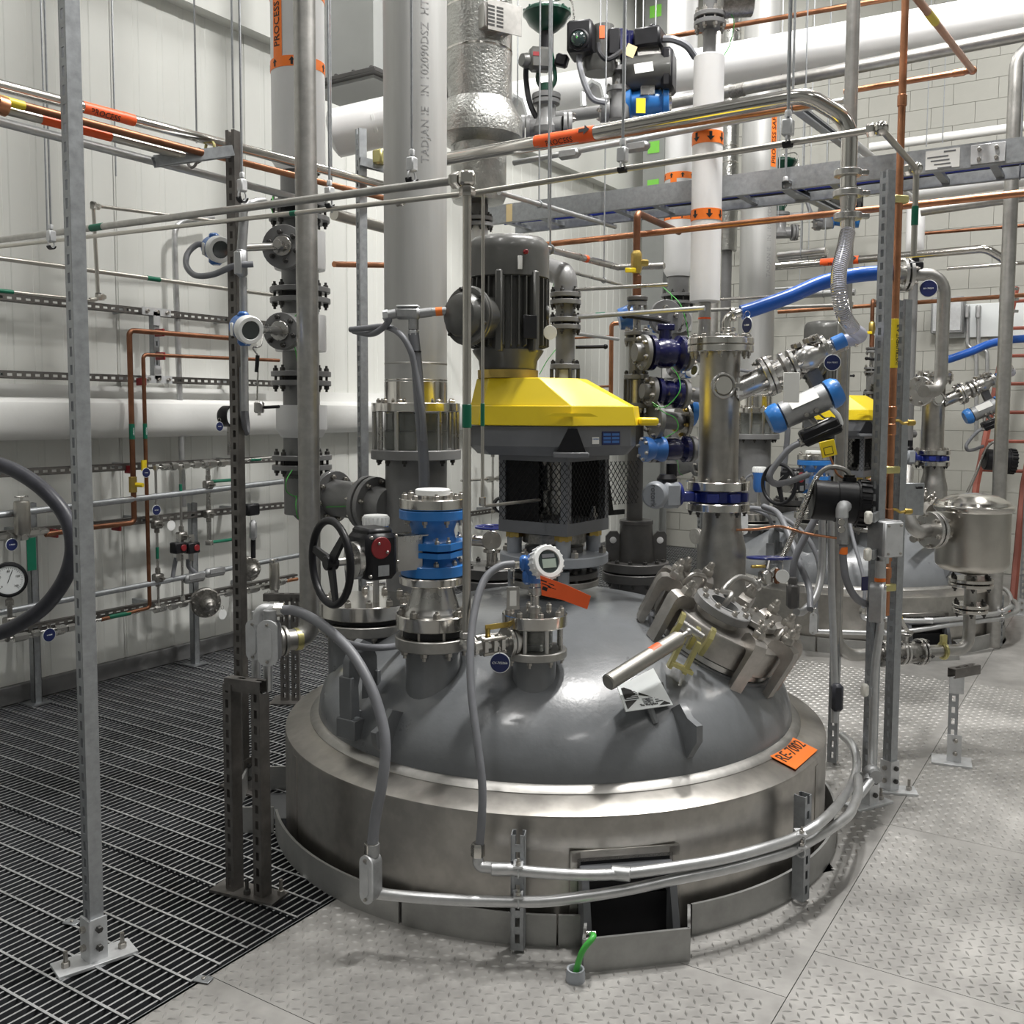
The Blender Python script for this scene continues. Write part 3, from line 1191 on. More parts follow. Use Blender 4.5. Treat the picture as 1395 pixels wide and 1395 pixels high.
# orange inspection tag hanging on the transmitter
c0 = [at(736, 784, sc.d - .10), at(738, 811, sc.d - .11), at(765, 817, sc.d - .14), at(800, 830, sc.d - .15), at(805, 812, sc.d - .15), at(772, 797, sc.d - .14)]
ot = MB()
vs = [c0[0], c0[5], c0[4], c0[1], c0[2], c0[3]]
nn = (vs[1] - vs[0]).cross(vs[3] - vs[0]).normalized() * .0008
ot.add([v + nn for v in vs] + [v - nn for v in vs], [(0, 1, 4, 3), (1, 2, 5, 4), (6, 9, 10, 7), (7, 10, 11, 8), (0, 6, 7, 1), (1, 7, 8, 2), (3, 4, 10, 9), (4, 5, 11, 10), (2, 8, 11, 5), (0, 3, 9, 6)])
og = solo(ot, 'paper_tag', 'orange_red', 'orange paper tag with handwriting hung below the white display', 'tag')
mo = (c0[0] + c0[1]) / 2
dx_, dy_ = (c0[5] - c0[0]).normalized(), (c0[0] - c0[1]).normalized()
nf_ = dx_.cross(dy_)
ins = MB()
Rt_ = fr(mo, nf_, dx_).to_3x3()
for (a, b, w_, h_) in ((.012, .018, .022, .004), (.02, .008, .03, .003), (.014, -.006, .018, .012), (.04, .004, .03, .004), (.05, -.01, .024, .005), (.04, .016, .02, .003)):
    ins.box(mo + dx_ * a + dy_ * b + nf_ * .0012, (w_, h_, .0005), Rt_)
ink = ins.build('handwriting', 'print_black', None)
ink.parent = og
ink.location = -og.location
# steel identification tag on a wire ring
p = at(699, 815, sc.d - .08)
Rr = MX.Rotation(YAW + .2, 3, 'Z')
stg = thing('steel_tag', 'stamped steel identification plate hung on a wire by transmitter', 'tag', p)
MB().box(p, (.042, .002, .075), Rr, .001).build('plate', 'milled', stg)
MB().box(p - H * .0018 + UP * .0, (.022, .001, .05), Rr).build('sticker', 'paper', stg)
MB().torus(at(700, 782, sc.d - .05), RT, .03, .0015, 20, 5, UP).build('wire_ring', 'polished', stg)


def round_tag(px, py, d, r, s, label, m='tag_blue', n=None, ts=.012, group=None):
    p = at(px, py, d)
    n = n or (EYE - p + UP * .3 - RT * .2).normalized()
    n = V((n.x, n.y, 0)).normalized()
    t = thing('round_tag', label, 'tag', p, group)
    MB().disc(p, n, r, .003, 28, .0008).build('disc', m, t)
    if s:
        MB().disc(p - n * .0005, n, r + .0025, .002, 28, .0006).build('rim', 'print_white', t)
        text(s, ts, p + n * .003, UP.cross(n), UP, 'print_white', t)
    MB().torus(p + UP * (r + .012), UP.cross(n) * 1.0, .013, .0012, 16, 5).build('tag_ring', 'polished', t)
    return t


round_tag(681, 903, sc.d - .22, .030, 'CV-702066', 'round navy tag lettered CV-702066 hung below the drain valve', ts=.0105)

# D: tall stainless column with butterfly valve
sd = ST(979, 600, 4.02)
nd = thing('swelled_nozzle', 'swelled stainless neck behind the manway under blue butterfly valve', 'nozzle', sd.o(800))
zz = lambda y: sd.z(y)
MB().lathe([(0, zz(850)), (sd.r(33), zz(850)), (sd.r(33), zz(748)), (sd.r(31), zz(738)), (sd.r(27), zz(722)), (sd.r(25.5), zz(712)), (sd.r(25.5), zz(694)), (0, zz(694))], V((sd.p.x + RT.x * .02, sd.p.y + RT.y * .02, 0)), UP, 36).build('neck', 'milled', nd)
sd.flange(nd, 'polished', 684, 695, 43, 8, .010, 'dark_bolt', False, True)
mark(nd)
bf = thing('butterfly_valve', 'blue lug butterfly valve with gray electric actuator', 'valve', sd.o(684))
sd.cyl(bf, 'body_ring', 'butterfly_blue', 668, 683, 34)
for i in range(8):
    a = .2 + 2 * pi * i / 8
    MB().box(sd.o(676) + V((cos(a), sin(a), 0)) * sd.r(36), (.03, .05, .038), MX.Rotation(a, 3, 'Z'), .004).build('body_lug', 'butterfly_blue', bf)
pv = sd.o(675)
AL_ = (-RT * .93 - H * .36).normalized()
MB().cyl(pv + AL_ * .09, pv + AL_ * .19, .022, n=12).box(pv + AL_ * .15, (.04, .05, .06), fr(pv, AL_, UP).to_3x3(), .005).build('neck_stem', 'butterfly_blue', bf)
MB().disc(pv + AL_ * .185 + UP * .01, AL_, .05, .014, 20).build('mount_plate', 'butterfly_blue', bf)
act = MB()
Ra = fr(pv, AL_, UP).to_3x3()
act.box(pv + AL_ * .235 + UP * .01, (.105, .10, .08), Ra, .014)
act.lathe([(0, 0), (.048, 0), (.056, .008), (.056, .035), (.052, .055), (.044, .062), (0, .062)], pv + AL_ * .275 + UP * .01 + H * .02, (AL_ * .55 - H * .83).normalized(), 26)
ao = act.build('electric_actuator', 'light_gray_paint', bf)
axr = (AL_ * .55 - H * .83).normalized()
text('rotork', .034, pv + AL_ * .275 + UP * .01 + H * .02 + axr * .0625, -UP, UP.cross(axr) * 1.0, 'gear_paint', ao, ext=.002)
MB().lathe([(0, 0), (.04, 0), (.042, .012), (.03, .03), (0, .03)], pv + AL_ * .24 + UP * .063, UP, 20).cyl(pv + AL_ * .22 + UP * .07, pv + AL_ * .22 + UP * .135, .022, n=14).build('position_dome', 'black_plastic', ao)
mark(bf)
cl = thing('upright_spool', 'tall polished stainless pipe spool between two bolted flanges', 'pipe', sd.o(665))
sd.cyl(cl, 'shell', 'jacket', 480, 660, 26.5, 27, 40)
sd.flange(cl, 'polished', 655, 667, 43, 8, .010, 'bolt_steel', True, name='lower_flange')
sd.flange(cl, 'polished', 471, 480.5, 44, 12, .0105, 'bolt_steel', False, True, name='upper_flange')
sd.flange(cl, 'polished', 461, 470.3, 44, 12, .0105, 'bolt_steel', True, name='cover_flange')
sd.cyl(cl, 'gasket', 'black_rubber', 470, 471.5, 40)
# small sight port facing the viewer, with clamp
pq = at(985, 525, sd.d - .085)
nq = (-H * .97 + RT * .2).normalized()
MB().disc(pq - nq * .01, nq, .038, .022, 28, .003).build('sight_port', 'polished', cl)
po_ = MB().torus(pq + nq * .006, nq, .047, .007, 30, 8)
po_.box(pq + RT * .058 + nq * .006, (.03, .018, .022), MX.Rotation(YAW, 3, 'Z'), .003)
po_.cyl(pq + RT * .062 + UP * .03, pq + RT * .06 - UP * .05, .006, n=8)
po_.box(pq + RT * .066 - UP * .03, (.03, .008, .02), MX.Rotation(YAW + .3, 3, 'Z'), .002)
po_.build('port_clamp', 'stainless', cl)
mark(cl)
# bend and blue hose from the column's cover
hb0 = sd.o(461) + RT * .03
be = thing('hose_bend', 'polished tube bend clamped on top of the stainless spool', 'pipe bend', hb0)
pth = fillet([hb0, at(987, 432, sd.d), at(1012, 425, sd.d)], .08)
MB().tube(pth, .0175, 14).build('tube', 'polished', be)
MB().disc(hb0, UP, .05, .016, 20).disc(hb0 + UP * .03, UP, .032, .012, 20).build('ferrule', 'polished', be)
MB().disc(at(996, 428.5, sd.d), (at(1012, 425, sd.d) - at(987, 430, sd.d)), .03, .014, 20).build('clamp', 'stainless', be)
mark(be)
bh = pipe('blue_hose', 'thick blue hose rising from the spool to the pump elbow', 'hose', [at(1010, 426, sd.d), at(1030, 420, sd.d), at(1075, 404, sd.d), at(1120, 385, sd.d), at(1165, 375, sd.d), at(1210, 371, sd.d)], .0305, 'hose_blue', n=16, smooth=True)
mark(bh)

# inclined branch with ball valve and pneumatic actuator
P0, P1 = at(985, 540, 4.0), at(1168, 457, 3.93)
AX = (P1 - P0).normalized()
LL = (P1 - P0).length
inc = thing('inclined_branch', 'inclined steel nozzle pipe branching off the upright spool', 'pipe', P0)
MB().cyl(P0 + AX * .05, P0 + AX * LL * .31, .046, n=24).build('tube', 'stainless', inc)
f = MB().disc(P0 + AX * LL * .31, AX, .083, .018, 28).build('flange', 'stainless', inc)
bolts(f, P0 + AX * LL * .31, -AX, .068, 6, .010, .022, 'bolt_steel')
mark(inc)
ibv = thing('actuated_ball_valve', 'stainless flanged ball valve driven by blue capped actuator', 'valve', P0 + AX * LL * .4)
f = MB().disc(P0 + AX * (LL * .31 + .021), AX, .083, .018, 28).build('flange', 'stainless', ibv)
bolts(f, P0 + AX * (LL * .31 + .039), AX, .068, 6, .010, .02, 'bolt_steel')
MB().lathe([(0, .035), (.044, .035), (.05, .075), (.068, .085), (.068, .10), (.04, .105), (.04, .115), (0, .115)], P0 + AX * LL * .31, AX, 24).build('adapter', 'stainless', ibv)
f = MB().disc(P0 + AX * (LL * .31 + .118), AX, .066, .016, 24).build('flange', 'stainless', ibv)
bolts(f, P0 + AX * (LL * .31 + .134), AX, .053, 4, .010, .02, 'bolt_steel')
bo = P0 + AX * (LL * .31 + .185)
MB().lathe([(0, -.052), (.04, -.052), (.058, -.02), (.058, .02), (.042, .045), (.042, .07), (.062, .07), (.062, .086), (.034, .09), (.034, .14), (.028, .15), (.028, .22), (0, .22)], bo, AX, 20).build('ball_body', 'stainless', ibv)
PN = AX.cross(-H).normalized()
if PN.z < 0:
    PN = -PN
nn = MB()
for q in (-.02, .03, .055):
    for s_ in (-1, 1):
        nn.nut(bo + AX * q + PN * .055 + H * s_ * .02, PN, .015, .02)
nn.build('body_nuts', 'bolt_steel', ibv)
cl_ = MB()
cl_.disc(bo + AX * .145, AX, .036, .016, 18).disc(bo + AX * .185, AX, .04, .014, 18).nut(bo + AX * .11, AX, .038, .02)
cl_.box(bo + AX * .19 + PN * .045, (.02, .02, .03), fr(bo, AX, PN).to_3x3(), .003)
cl_.build('hose_clamp', 'polished', ibv)
# mount and actuator below
dn = -PN
MB().box(bo + dn * .10 + H * .01, (.10, .05, .05), fr(bo, AX, PN).to_3x3()).build('mount_bracket', 'dark_strut', ibv)
ac = at(1096, 553, 3.82)
Ta = fr(ac, AX, PN)
ab = MB(Ta)
ab.box((0, 0, 0), (.085, .085, .20), None, .02)
ab.lathe([(0, -.09), (.054, -.09), (.054, .09), (0, .09)], (0, 0, 0), (0, 0, 1), 24)
abo = ab.build('pneumatic_actuator', 'cast_alu', ibv)
abo['label'] = 'gray actuator cylinder with blue end caps'
for s_ in (-1, 1):
    MB().lathe([(0, 0), (.058, 0), (.06, .012), (.058, .03), (.046, .05), (0, .05)], ac + AX * s_ * .098, AX * s_, 24).build('end_cap', 'sky_blue', abo)
nv = (-H * .75 + PN * .6)
nv = (nv - AX * nv.dot(AX)).normalized()
MB().box(ac + nv * .053 + AX * .0, (.002, .05, .11), fr(ac, AX, nv).to_3x3()).build('rating_label', 'paper', abo)
inst(bolt_mesh(.010, .014, 'bolt_steel'), 'bolt', fr(ac - H * .045 + dn * .03 - AX * .02, -H), abo)
inst(bolt_mesh(.010, .014, 'bolt_steel'), 'bolt', fr(ac - H * .045 + dn * .03 + AX * .02, -H), abo)
# white paper tag, limit switch box, yellow warning tag
lsc = at(1117, 588, 3.78)
mb = MB(fr(lsc, AX, PN))
mb.box((0, 0, 0), (.062, .085, .15), None, .008)
mb.box((-.005, 0, 0), (.012, .092, .157), None, .004)
lso = mb.build('limit_switch_box', 'black_plastic', ibv)
wr = MB()
for s_ in (-1, 1):
    wr.tube(fillet([ac + dn * .045 + AX * s_ * .03 - H * .02, ac + dn * .075 + AX * s_ * .045 - H * .02, lsc + PN * .035 + AX * s_ * .05 - H * .02, lsc + PN * .035 - H * .02], .01), .004, 6)
wr.cyl(ac + dn * .045, lsc + PN * .03, .012, n=8)
wr.build('switch_bracket', 'stainless', ibv)
cn = MB().tube(fillet([ac + AX * .08 + dn * .04 - H * .02, at(1142, 566, 3.76), at(1147, 580, 3.76), at(1137, 580, 3.76)], .02), .010, 10)
cn.build('air_elbow', 'white_plastic', ibv)
mark(ibv)
ptg = solo(MB().box(at(1078, 528, 3.76), (.062, .003, .115), MX.Rotation(YAW, 3, 'Z'), .001), 'paper_tag', 'paper', 'blank white paper tag hanging under the actuated ball valve', 'tag')
pq = at(1128, 611, 3.73)
yt = thing('warning_tag', 'yellow tag hung under the black limit switch box', 'tag', pq)
MB().box(pq, (.058, .012, .062), MX.Rotation(YAW, 3, 'Z') @ MX.Rotation(RD(-14), 3, 'Y'), .002).build('plate', 'yellow', yt)
MB().box(pq - H * .0068 - UP * .008, (.035, .001, .03), MX.Rotation(YAW, 3, 'Z') @ MX.Rotation(RD(-14), 3, 'Y')).build('frame_print', 'print_black', yt)
MB().box(pq - H * .0074 - UP * .008, (.030, .001, .025), MX.Rotation(YAW, 3, 'Z') @ MX.Rotation(RD(-14), 3, 'Y')).build('print_field', 'yellow', yt)
lh = pipe('conduit_hose', 'gray conduit looping from the limit switch box to flange', 'conduit', [at(1096, 601, 3.77), at(1075, 612, 3.77), at(1052, 640, 3.78), at(1049, 652, 3.78), at(1056, 659, 3.8), at(1075, 656, 3.85), at(1100, 647, 3.9)], .0125, 'gray_hose', smooth=True)
collar(lh, at(1093, 602, 3.77), at(1098, 600, 3.77) - at(1088, 604, 3.77), .017, .03, 'polished', 'gland', 6)
mark(lh)
clh = pipe('clear_hose', 'clear ribbed hose sagging from bend to ball valve', 'hose', [at(1155, 315, 3.84), at(1150, 340, 3.80), at(1143, 370, 3.74), at(1143, 400, 3.70), at(1150, 430, 3.74), at(1162, 448, 3.80), at(1172, 456, 3.88), at(1164, 461, 3.92), at(1146, 466, 3.93)], .0275, 'clear_hose', n=16, smooth=True)
rbs = MB()
pt_ = spline([at(1155, 315, 3.84), at(1150, 340, 3.80), at(1143, 370, 3.74), at(1143, 400, 3.70), at(1150, 430, 3.74), at(1162, 448, 3.80)], 12)
for i in range(1, len(pt_) - 1):
    rbs.torus(pt_[i], pt_[i + 1] - pt_[i - 1], .028, .0018, 18, 5)
stuff(rbs.build('spiral_wire', 'polished', clh))
collar(clh, at(1143, 466, 3.92), AX, .030, .05, 'sky_blue', 'blue_band')
mark(clh)
round_tag(1134, 494, 3.72, .029, 'PSV-70202', 'round navy tag hanging beside the actuated ball valve', ts=.0085)
round_tag(1018, 443, 3.85, .030, 'V-70208', 'oval navy tag hanging from the blue hose end', ts=.009, n=(-H * .4 - RT * .9))

# E: dark nozzle behind with lifting plates
se = ST(866, 770, 4.62)
ne = thing('lifting_spool', 'dark flanged spool with two lifting plates behind the mixer', 'spool', se.o(776))
se.cyl(ves, 'nozzle_neck', 'iron', 790, 850, 36)
se.flange(ves, 'iron', 778, 790, 46, 12, .011, 'dark_bolt', False, True, name='backing_flange')
se.flange(ne, 'iron', 764, 776, 45, 12, .011, 'dark_bolt', True)
se.cyl(ne, 'body', 'iron', 712, 765, 22, 25)
se.cyl(ne, 'rim', 'iron', 708, 714, 23)
for s_ in (-1, 1):
    mb = MB()
    c = se.o(740) + RT * s_ * se.r(32)
    T = MX.Translation(c) @ fr(V((0, 0, 0)), -H, RT).to_4x4()
    k = se.r(1)
    out = [(-10, -24), (9, -24), (9, 12), (6, 17), (-4, 17), (-10, 10)]
    mb.prism([(a * k, b * k) for a, b in out], T, .02)
    lp = mb.build('lifting_plate', 'iron', ne)
    MB().lathe([(.012, -.001), (.016, .0215), (.012, .023), (0, .0215)], c + UP * k * 5, -H, 14).build('plate_hole', 'white_pvc', lp)
mark(ne)
# ------------------------------------------------------------------ manway with clamped lid
MN = (RT * .42 - H * .20 + UP * .88).normalized()
MO = at(990, 838, 3.60)
TM = fr(MO, MN, -H)
RM = TM.to_3x3()
mw = thing('manway', 'tilted manway with a clamped stainless lid', 'manway', MO - MN * .3)
P_ = lambda x, y, z=0: TM @ V((x, y, z))
MB(TM).lathe([(.2, -.34), (.2, -.15)], n=40).build('manway_neck', 'vessel_paint', ves)
MB(TM).lathe([(.19, -.175), (.245, -.175), (.25, -.17), (.25, -.135), (.245, -.13), (.19, -.13)], n=48).build('neck_flange', 'gear_paint', ves)
MB(TM).lathe([(.19, -.128), (.238, -.128), (.238, -.108), (.19, -.108)], n=48).build('gasket_ring', 'stainless', mw)
lid = MB(TM).lathe([(.19, -.104), (.246, -.104), (.25, -.10), (.25, -.012), (.244, -.004), (.22, 0), (.16, .004), (0, .006)], n=56).build('lid', 'clamp_steel', mw)
for i, a in enumerate((-58, -88, -109, -128, -160, 15, 53, 79, 103, 128, 155)):
    R4 = MX.Rotation(RD(a), 4, 'Z')
    T = TM @ R4 @ MX(((1, 0, 0, 0), (0, 0, -1, .024), (0, 1, 0, 0), (0, 0, 0, 1)))
    co = MB().prism([(.196, .004), (.200, .030), (.222, .046), (.275, .046), (.292, .036), (.298, .015), (.294, -.155), (.268, -.17), (.266, -.02), (.258, -.008)], T, .048).build('clamp', 'clamp_steel', mw)
    Tz = TM @ R4 @ MX.Translation((.242, 0, .046))
    nt = MB(Tz).nut((0, 0, 0), (0, 0, 1), .0235, .026).lathe([(.018, .026), (.016, .034), (.013, .034), (.013, .048), (.008, .055), (0, .056)], n=12)
    nt.build('clamp_nut', 'bolt_steel', co)
    MB(TM @ R4).cyl((.281, 0, -.165), (.281, 0, -.235), .011, n=10).cyl((.281, 0, -.235), (.281, 0, -.255), .018, .008, n=10).build('swing_bolt', 'milled', co)
# thin wire hoop and eye bolts under the clamps
MB(TM).tube([(.305 * cos(RD(a)), .305 * sin(RD(a)), -.225) for a in range(-110, 100, 8)], .0035, 6).build('wire_hoop', 'polished', mw)
# sight glass with hole
c = (.092, -.055)
sg = MB(TM @ MX.Translation((c[0], c[1], 0)))
sg.lathe([(.05, .03), (.105, .03), (.108, .033), (.108, .06), (.105, .063), (.062, .063), (.060, .067), (.053, .067), (.052, .04), (.05, .03)], n=36)
sgo = sg.build('sight_ring', 'pipe_paint', mw)
MB(TM @ MX.Translation((c[0], c[1], 0))).lathe([(.082, -.01), (.082, .03), (.0, .03)], n=30).build('sight_base', 'milled', sgo)
MB(TM @ MX.Translation((c[0], c[1], .042))).lathe([(.052, 0), (0, 0)], n=24).build('sight_pane', 'lens', sgo)
for i in range(8):
    a = 2 * pi * i / 8 + .3
    inst(bolt_mesh(.011, .016, 'bolt_steel'), 'bolt', TM @ MX.Translation((c[0] + .086 * cos(a), c[1] + .086 * sin(a), .063)), sgo)
c2 = (-.03, .115)
s2 = MB(TM @ MX.Translation((c2[0], c2[1], 0))).lathe([(.06, 0), (.075, .012), (.08, .016), (.08, .034), (.078, .036), (0, .036)], n=32).build('light_port', 'milled', mw)
for i in range(8):
    a = 2 * pi * i / 8
    inst(bolt_mesh(.010, .016, 'bolt_steel'), 'bolt', TM @ MX.Translation((c2[0] + .062 * cos(a), c2[1] + .062 * sin(a), .036)), s2)
# bent rod handles
for q in ([(-.03, -.19), (-.10, -.11)], [(.14, .16), (.05, .2)]):
    a, b = V((*q[0], 0)), V((*q[1], 0))
    MB(TM).tube(fillet([a, a + V((0, 0, .075)), b + V((0, 0, .075)), b], .03), .009, 10).build('lid_handle', 'clamp_steel', mw)
# sheathed tube curving into the sight glass
MB().tube(spline([P_(c[0], c[1], .045), P_(c[0] - .02, c[1] + .01, .10), at(985, 806, 3.66), at(994, 794, 3.7), at(1007, 786, 3.74), at(1021, 790, 3.76), at(1030, 797, 3.76)], 8), .011, 10).build('light_cable', 'milled', mw)
# hinge: zinc plates, roller, opening cylinder
hp = []
for (px, py, s_) in ((920, 852, 1), (942, 868, .8), (961, 873, 1)):
    c_ = at(px, py, 3.33)
    T = fr(c_, RT * .87 - UP * .42 - H * .1, UP)
    pl = [(.052, -.02), (.05, .02), (.02, .035), (-.02, .022), (-.055, .0), (-.052, -.035), (-.02, -.03), (.0, -.005), (.02, -.012)]
    hp.append(MB().prism([(a * s_, b * s_) for a, b in pl], T, .016).build('hinge_plate', 'zinc_yellow', mw))
fk = MB()
for s_ in (-1, 1):
    T = fr(at(928 + 10 * s_, 893 + 4 * s_, 3.26), RT * .87 - UP * .42 - H * .1, UP)
    fk.prism([(.065, -.015), (.065, .015), (-.05, .03), (-.055, -.03)], T, .014)
fk.box(at(928, 909, 3.25), (.08, .05, .012), MX.Rotation(YAW, 3, 'Z') @ MX.Rotation(.45, 3, 'Y'))
fk.build('hinge_fork', 'zinc_yellow', mw)
MB().cyl(at(923, 846, 3.33), at(957, 869, 3.31), .017, n=16).build('hinge_roller', 'stainless', mw)
e0, e1 = at(938, 861, 3.25), at(828, 930, 3.0)
ax = (e1 - e0).normalized()
L_ = (e1 - e0).length
MB().cyl(e0, e0 + ax * .10, .009, n=10).sph(e0, .014).build('piston_rod', 'milled', mw)
gc = MB().cyl(e0 + ax * .055, e1, .0265, n=24, ch=.004).cyl(e0 + ax * .045, e0 + ax * .06, .020, n=16).build('gas_cylinder', 'cylinder_steel', mw)
mid = e0 + ax * (L_ * .52)
sn = (-H * .7 + UP * .6)
sn = (sn - ax * sn.dot(ax)).normalized()
MB(fr(e0 + ax * .15, ax, sn)).lathe([(.0268, 0), (.0268, .045)], n=10, a0=-.55, a1=.55).build('orange_sticker', 'orange_red', gc)
mark(mw)

# printed plate standing on the dome in front of the manway
q = [at(841, 935, 3.10), at(890, 910, 3.22), at(917, 960, 3.16), at(853, 969, 3.02)]
sx, sy = (q[2] - q[3]), (q[0] - q[3])
sgp = thing('warning_plate', 'white printed plate with black bars on a post beside manway', 'sign', dome_hit(885, 985))
nrm = sx.cross(sy).normalized()
mb = MB()
mb.add([v for v in q] + [v - nrm * .004 for v in q], [(0, 3, 2, 1), (4, 5, 6, 7), (0, 1, 5, 4), (1, 2, 6, 5), (2, 3, 7, 6), (3, 0, 4, 7)])
pl = mb.build('plate', 'print_white', sgp)
pp = lambda a, b: q[3] + sx * a + sy * b + nrm * .001
ink = MB()


def quad(mb, a0, b0, a1, b1):
    mb.add([pp(a0, b0), pp(a1, b0), pp(a1, b1), pp(a0, b1)], [(0, 1, 2, 3)])


for k in range(7):
    quad(ink, .06, .42 + k * .07, .34, .455 + k * .07)
for k in range(5):
    quad(ink, .66, .2 + k * .08, .94, .235 + k * .08)
ink.add([pp(.36, .55), pp(.62, .42), pp(.66, .62), pp(.42, .95)], [(0, 1, 2, 3)])
ink.add([pp(.62, .93), pp(.95, .6), pp(.97, .95)], [(0, 1, 2)])
ink.add([pp(.04, .05), pp(.3, .38), pp(.04, .38)], [(0, 1, 2)])
ink.add([pp(.05, .45), pp(.3, .6), pp(.2, .95), pp(.05, .9)], [(0, 1, 2, 3)])
ink.add([pp(.7, .05), pp(.95, .05), pp(.95, .3)], [(0, 1, 2)])
for k in range(4):
    quad(ink, .4, .2 + k * .055, .62, .225 + k * .055)
ink.build('printed_bars', 'print_black', sgp)
text('The Workplace', .013, pp(.5, .14), sx, sy, 'print_black', pl)
MB().cyl(dome_hit(893, 985) + UP * .001, pp(.5, .4) - nrm * .004, .012, n=8).build('post', 'vessel_paint', sgp)
# ------------------------------------------------------------------ agitator: base, stand, gear housing, motor
DA = 3.93
sg_ = ST(755, 700, DA)
za = lambda y: sg_.z(y)
AC = V((CV.x, CV.y, 0)) + RT * .0
k_ = DA * 1.003 / F
pa = lambda r, d, z=0: V((AC.x, AC.y, 0)) + RT * r + H * d + UP * z
ag = thing('agitator', 'tall mixer drive with yellow belt guard and gray motor', 'mixer', pa(0, 0, za(800)))
MB().lathe([(.0, za(760)), (.115, za(760)), (.115, za(800)), (.0, za(800))], pa(0, 0), UP, 28).build('seal_housing', 'iron', ag)
for y0, y1, hw, m in ((775, 783, 60, 'iron'), (786, 794, 62, 'milled')):
    f = MB().disc(pa(0, 0, za(y1)), UP, hw * k_, za(y0) - za(y1), 36).build('base_flange', m, ag)
    bolts(f, pa(0, 0, za(y0)), UP, hw * k_ * .86, 10, .012, .02, 'dark_bolt')
f = MB().disc(pa(0, 0, za(764)), UP, 74 * k_, za(751) - za(764), 44, .004).build('mounting_plate', 'light_gray_paint', ag)
bolts(f, pa(0, 0, za(751)), UP, 66 * k_, 6, .016, .03, 'bolt_steel', a0=.9)
MB().disc(pa(0, 0, za(751)), UP, 40 * k_, za(742) - za(751), 30).build('seal_flange', 'iron', ag)
MB().disc(pa(0, 0, za(737)), UP, 44 * k_, za(724) - za(737), 30).build('seal_cartridge', 'cast_steel', ag)
MB().cyl(pa(0, 0, za(742)), pa(0, 0, za(700)), .06, n=24).build('seal_body', 'iron', ag)
# four posts between mounting plate and stand plate
th = RD(10)
cor = [(.19 * sin(th + i * pi / 2), -.19 * cos(th + i * pi / 2)) for i in range(4)]
for (r, d) in cor:
    q = .86
    MB().cyl(pa(r * q, d * q, za(752)), pa(r * q, d * q, za(729)), .030, n=18).build('post', 'light_gray_paint', ag)
    MB().nut(pa(r * q, d * q, za(730)), UP, .034, .035).build('leveling_nut', 'brass', ag)
    MB().cyl(pa(r * q, d * q, za(770)), pa(r * q, d * q, za(796)), .026, n=16).build('lower_post', 'light_gray_paint', ag)
    inst(bolt_mesh(.018, .05, 'bolt_steel'), 'bolt', fr(pa(r * q, d * q, za(707)), UP), ag)
sq = [(c[0] * 1.2, c[1] * 1.2) for c in cor]
TW = MX(((RT.x, H.x, 0, AC.x), (RT.y, H.y, 0, AC.y), (0, 0, 1, 0), (0, 0, 0, 1)))


def lprism(poly, z0, z1, poly2=None):
    return MB().prism(poly, TW @ MX.Translation((0, 0, z0)), z1 - z0, poly2)


sc_ = lambda P, k: [(x * k, y * k) for x, y in P]
lprism(sq, za(722), za(706)).build('stand_plate', 'gear_paint', ag)
lprism(sc_(sq, 1.0), za(626), za(617)).build('stand_top', 'gear_paint', ag)
for i in range(4):
    r, d = sq[i]
    MB().box(pa(r * .9, d * .9, (za(706) + za(626)) / 2), (.03, .03, za(626) - za(706)), MX.Rotation(YAW + th + pi / 4, 3, 'Z')).build('stand_leg', 'gear_paint', ag)
# shaft with coupling
MB().lathe([(0, za(706)), (.03, za(706)), (.03, za(690)), (.045, za(690)), (.045, za(668)), (.03, za(668)), (.03, za(634)), (.05, za(634)), (.05, za(626)), (0, za(626))], pa(0, 0), UP, 20).build('shaft', 'milled', ag)
# dark cover panels behind and left
b0, b1 = za(706), za(626)


def face(i, u0, u1, off=.0, t=.004, m='black_plastic', name='guard_panel'):
    a, b = V((*sc_(sq, .93)[i], 0)), V((*sc_(sq, .93)[(i + 1) % 4], 0))
    p0, p1 = a.lerp(b, u0), a.lerp(b, u1)
    w0, w1 = pa(p0.x, p0.y), pa(p1.x, p1.y)
    u = (w1 - w0).normalized()
    return MB().box((w0 + w1) / 2 + UP * (b0 + b1) / 2, ((w1 - w0).length, t, b1 - b0), MX.Rotation(atan2(u.y, u.x), 3, 'Z')).build(name, m, ag)


def wire_mesh(p0, p1, z0, z1, pitch=.026, r=.0016):
    """expanded metal between two uprights: two families of crossing strands"""
    mb = MB()
    u = (p1 - p0)
    L = u.length
    u.normalize()
    hgt = z1 - z0
    sl = 1.25
    n = int((L + hgt / sl) / pitch) + 1
    for s_ in (1, -1):
        for i in range(n + 1):
            x0 = i * pitch - (hgt / sl if s_ > 0 else 0)
            x1 = x0 + s_ * hgt / sl if s_ > 0 else x0 - hgt / sl
            ya, yb = 0.0, hgt
            xa, xb = x0, x1
            def clip(xa, ya, xb, yb):
                if xa > xb:
                    xa, ya, xb, yb = xb, yb, xa, ya
                if xb <= 0 or xa >= L:
                    return None
                if xa < 0:
                    ya += (yb - ya) * (0 - xa) / (xb - xa)
                    xa = 0
                if xb > L:
                    yb = ya + (yb - ya) * (L - xa) / (xb - xa)
                    xb = L
                return xa, ya, xb, yb
            q = clip(xa, ya, xb, yb)
            if q and abs(q[2] - q[0]) > .003:
                mb.tube([p0 + u * q[0] + UP * (z0 + q[1]), p0 + u * q[2] + UP * (z0 + q[3])], r, 4)
    return mb


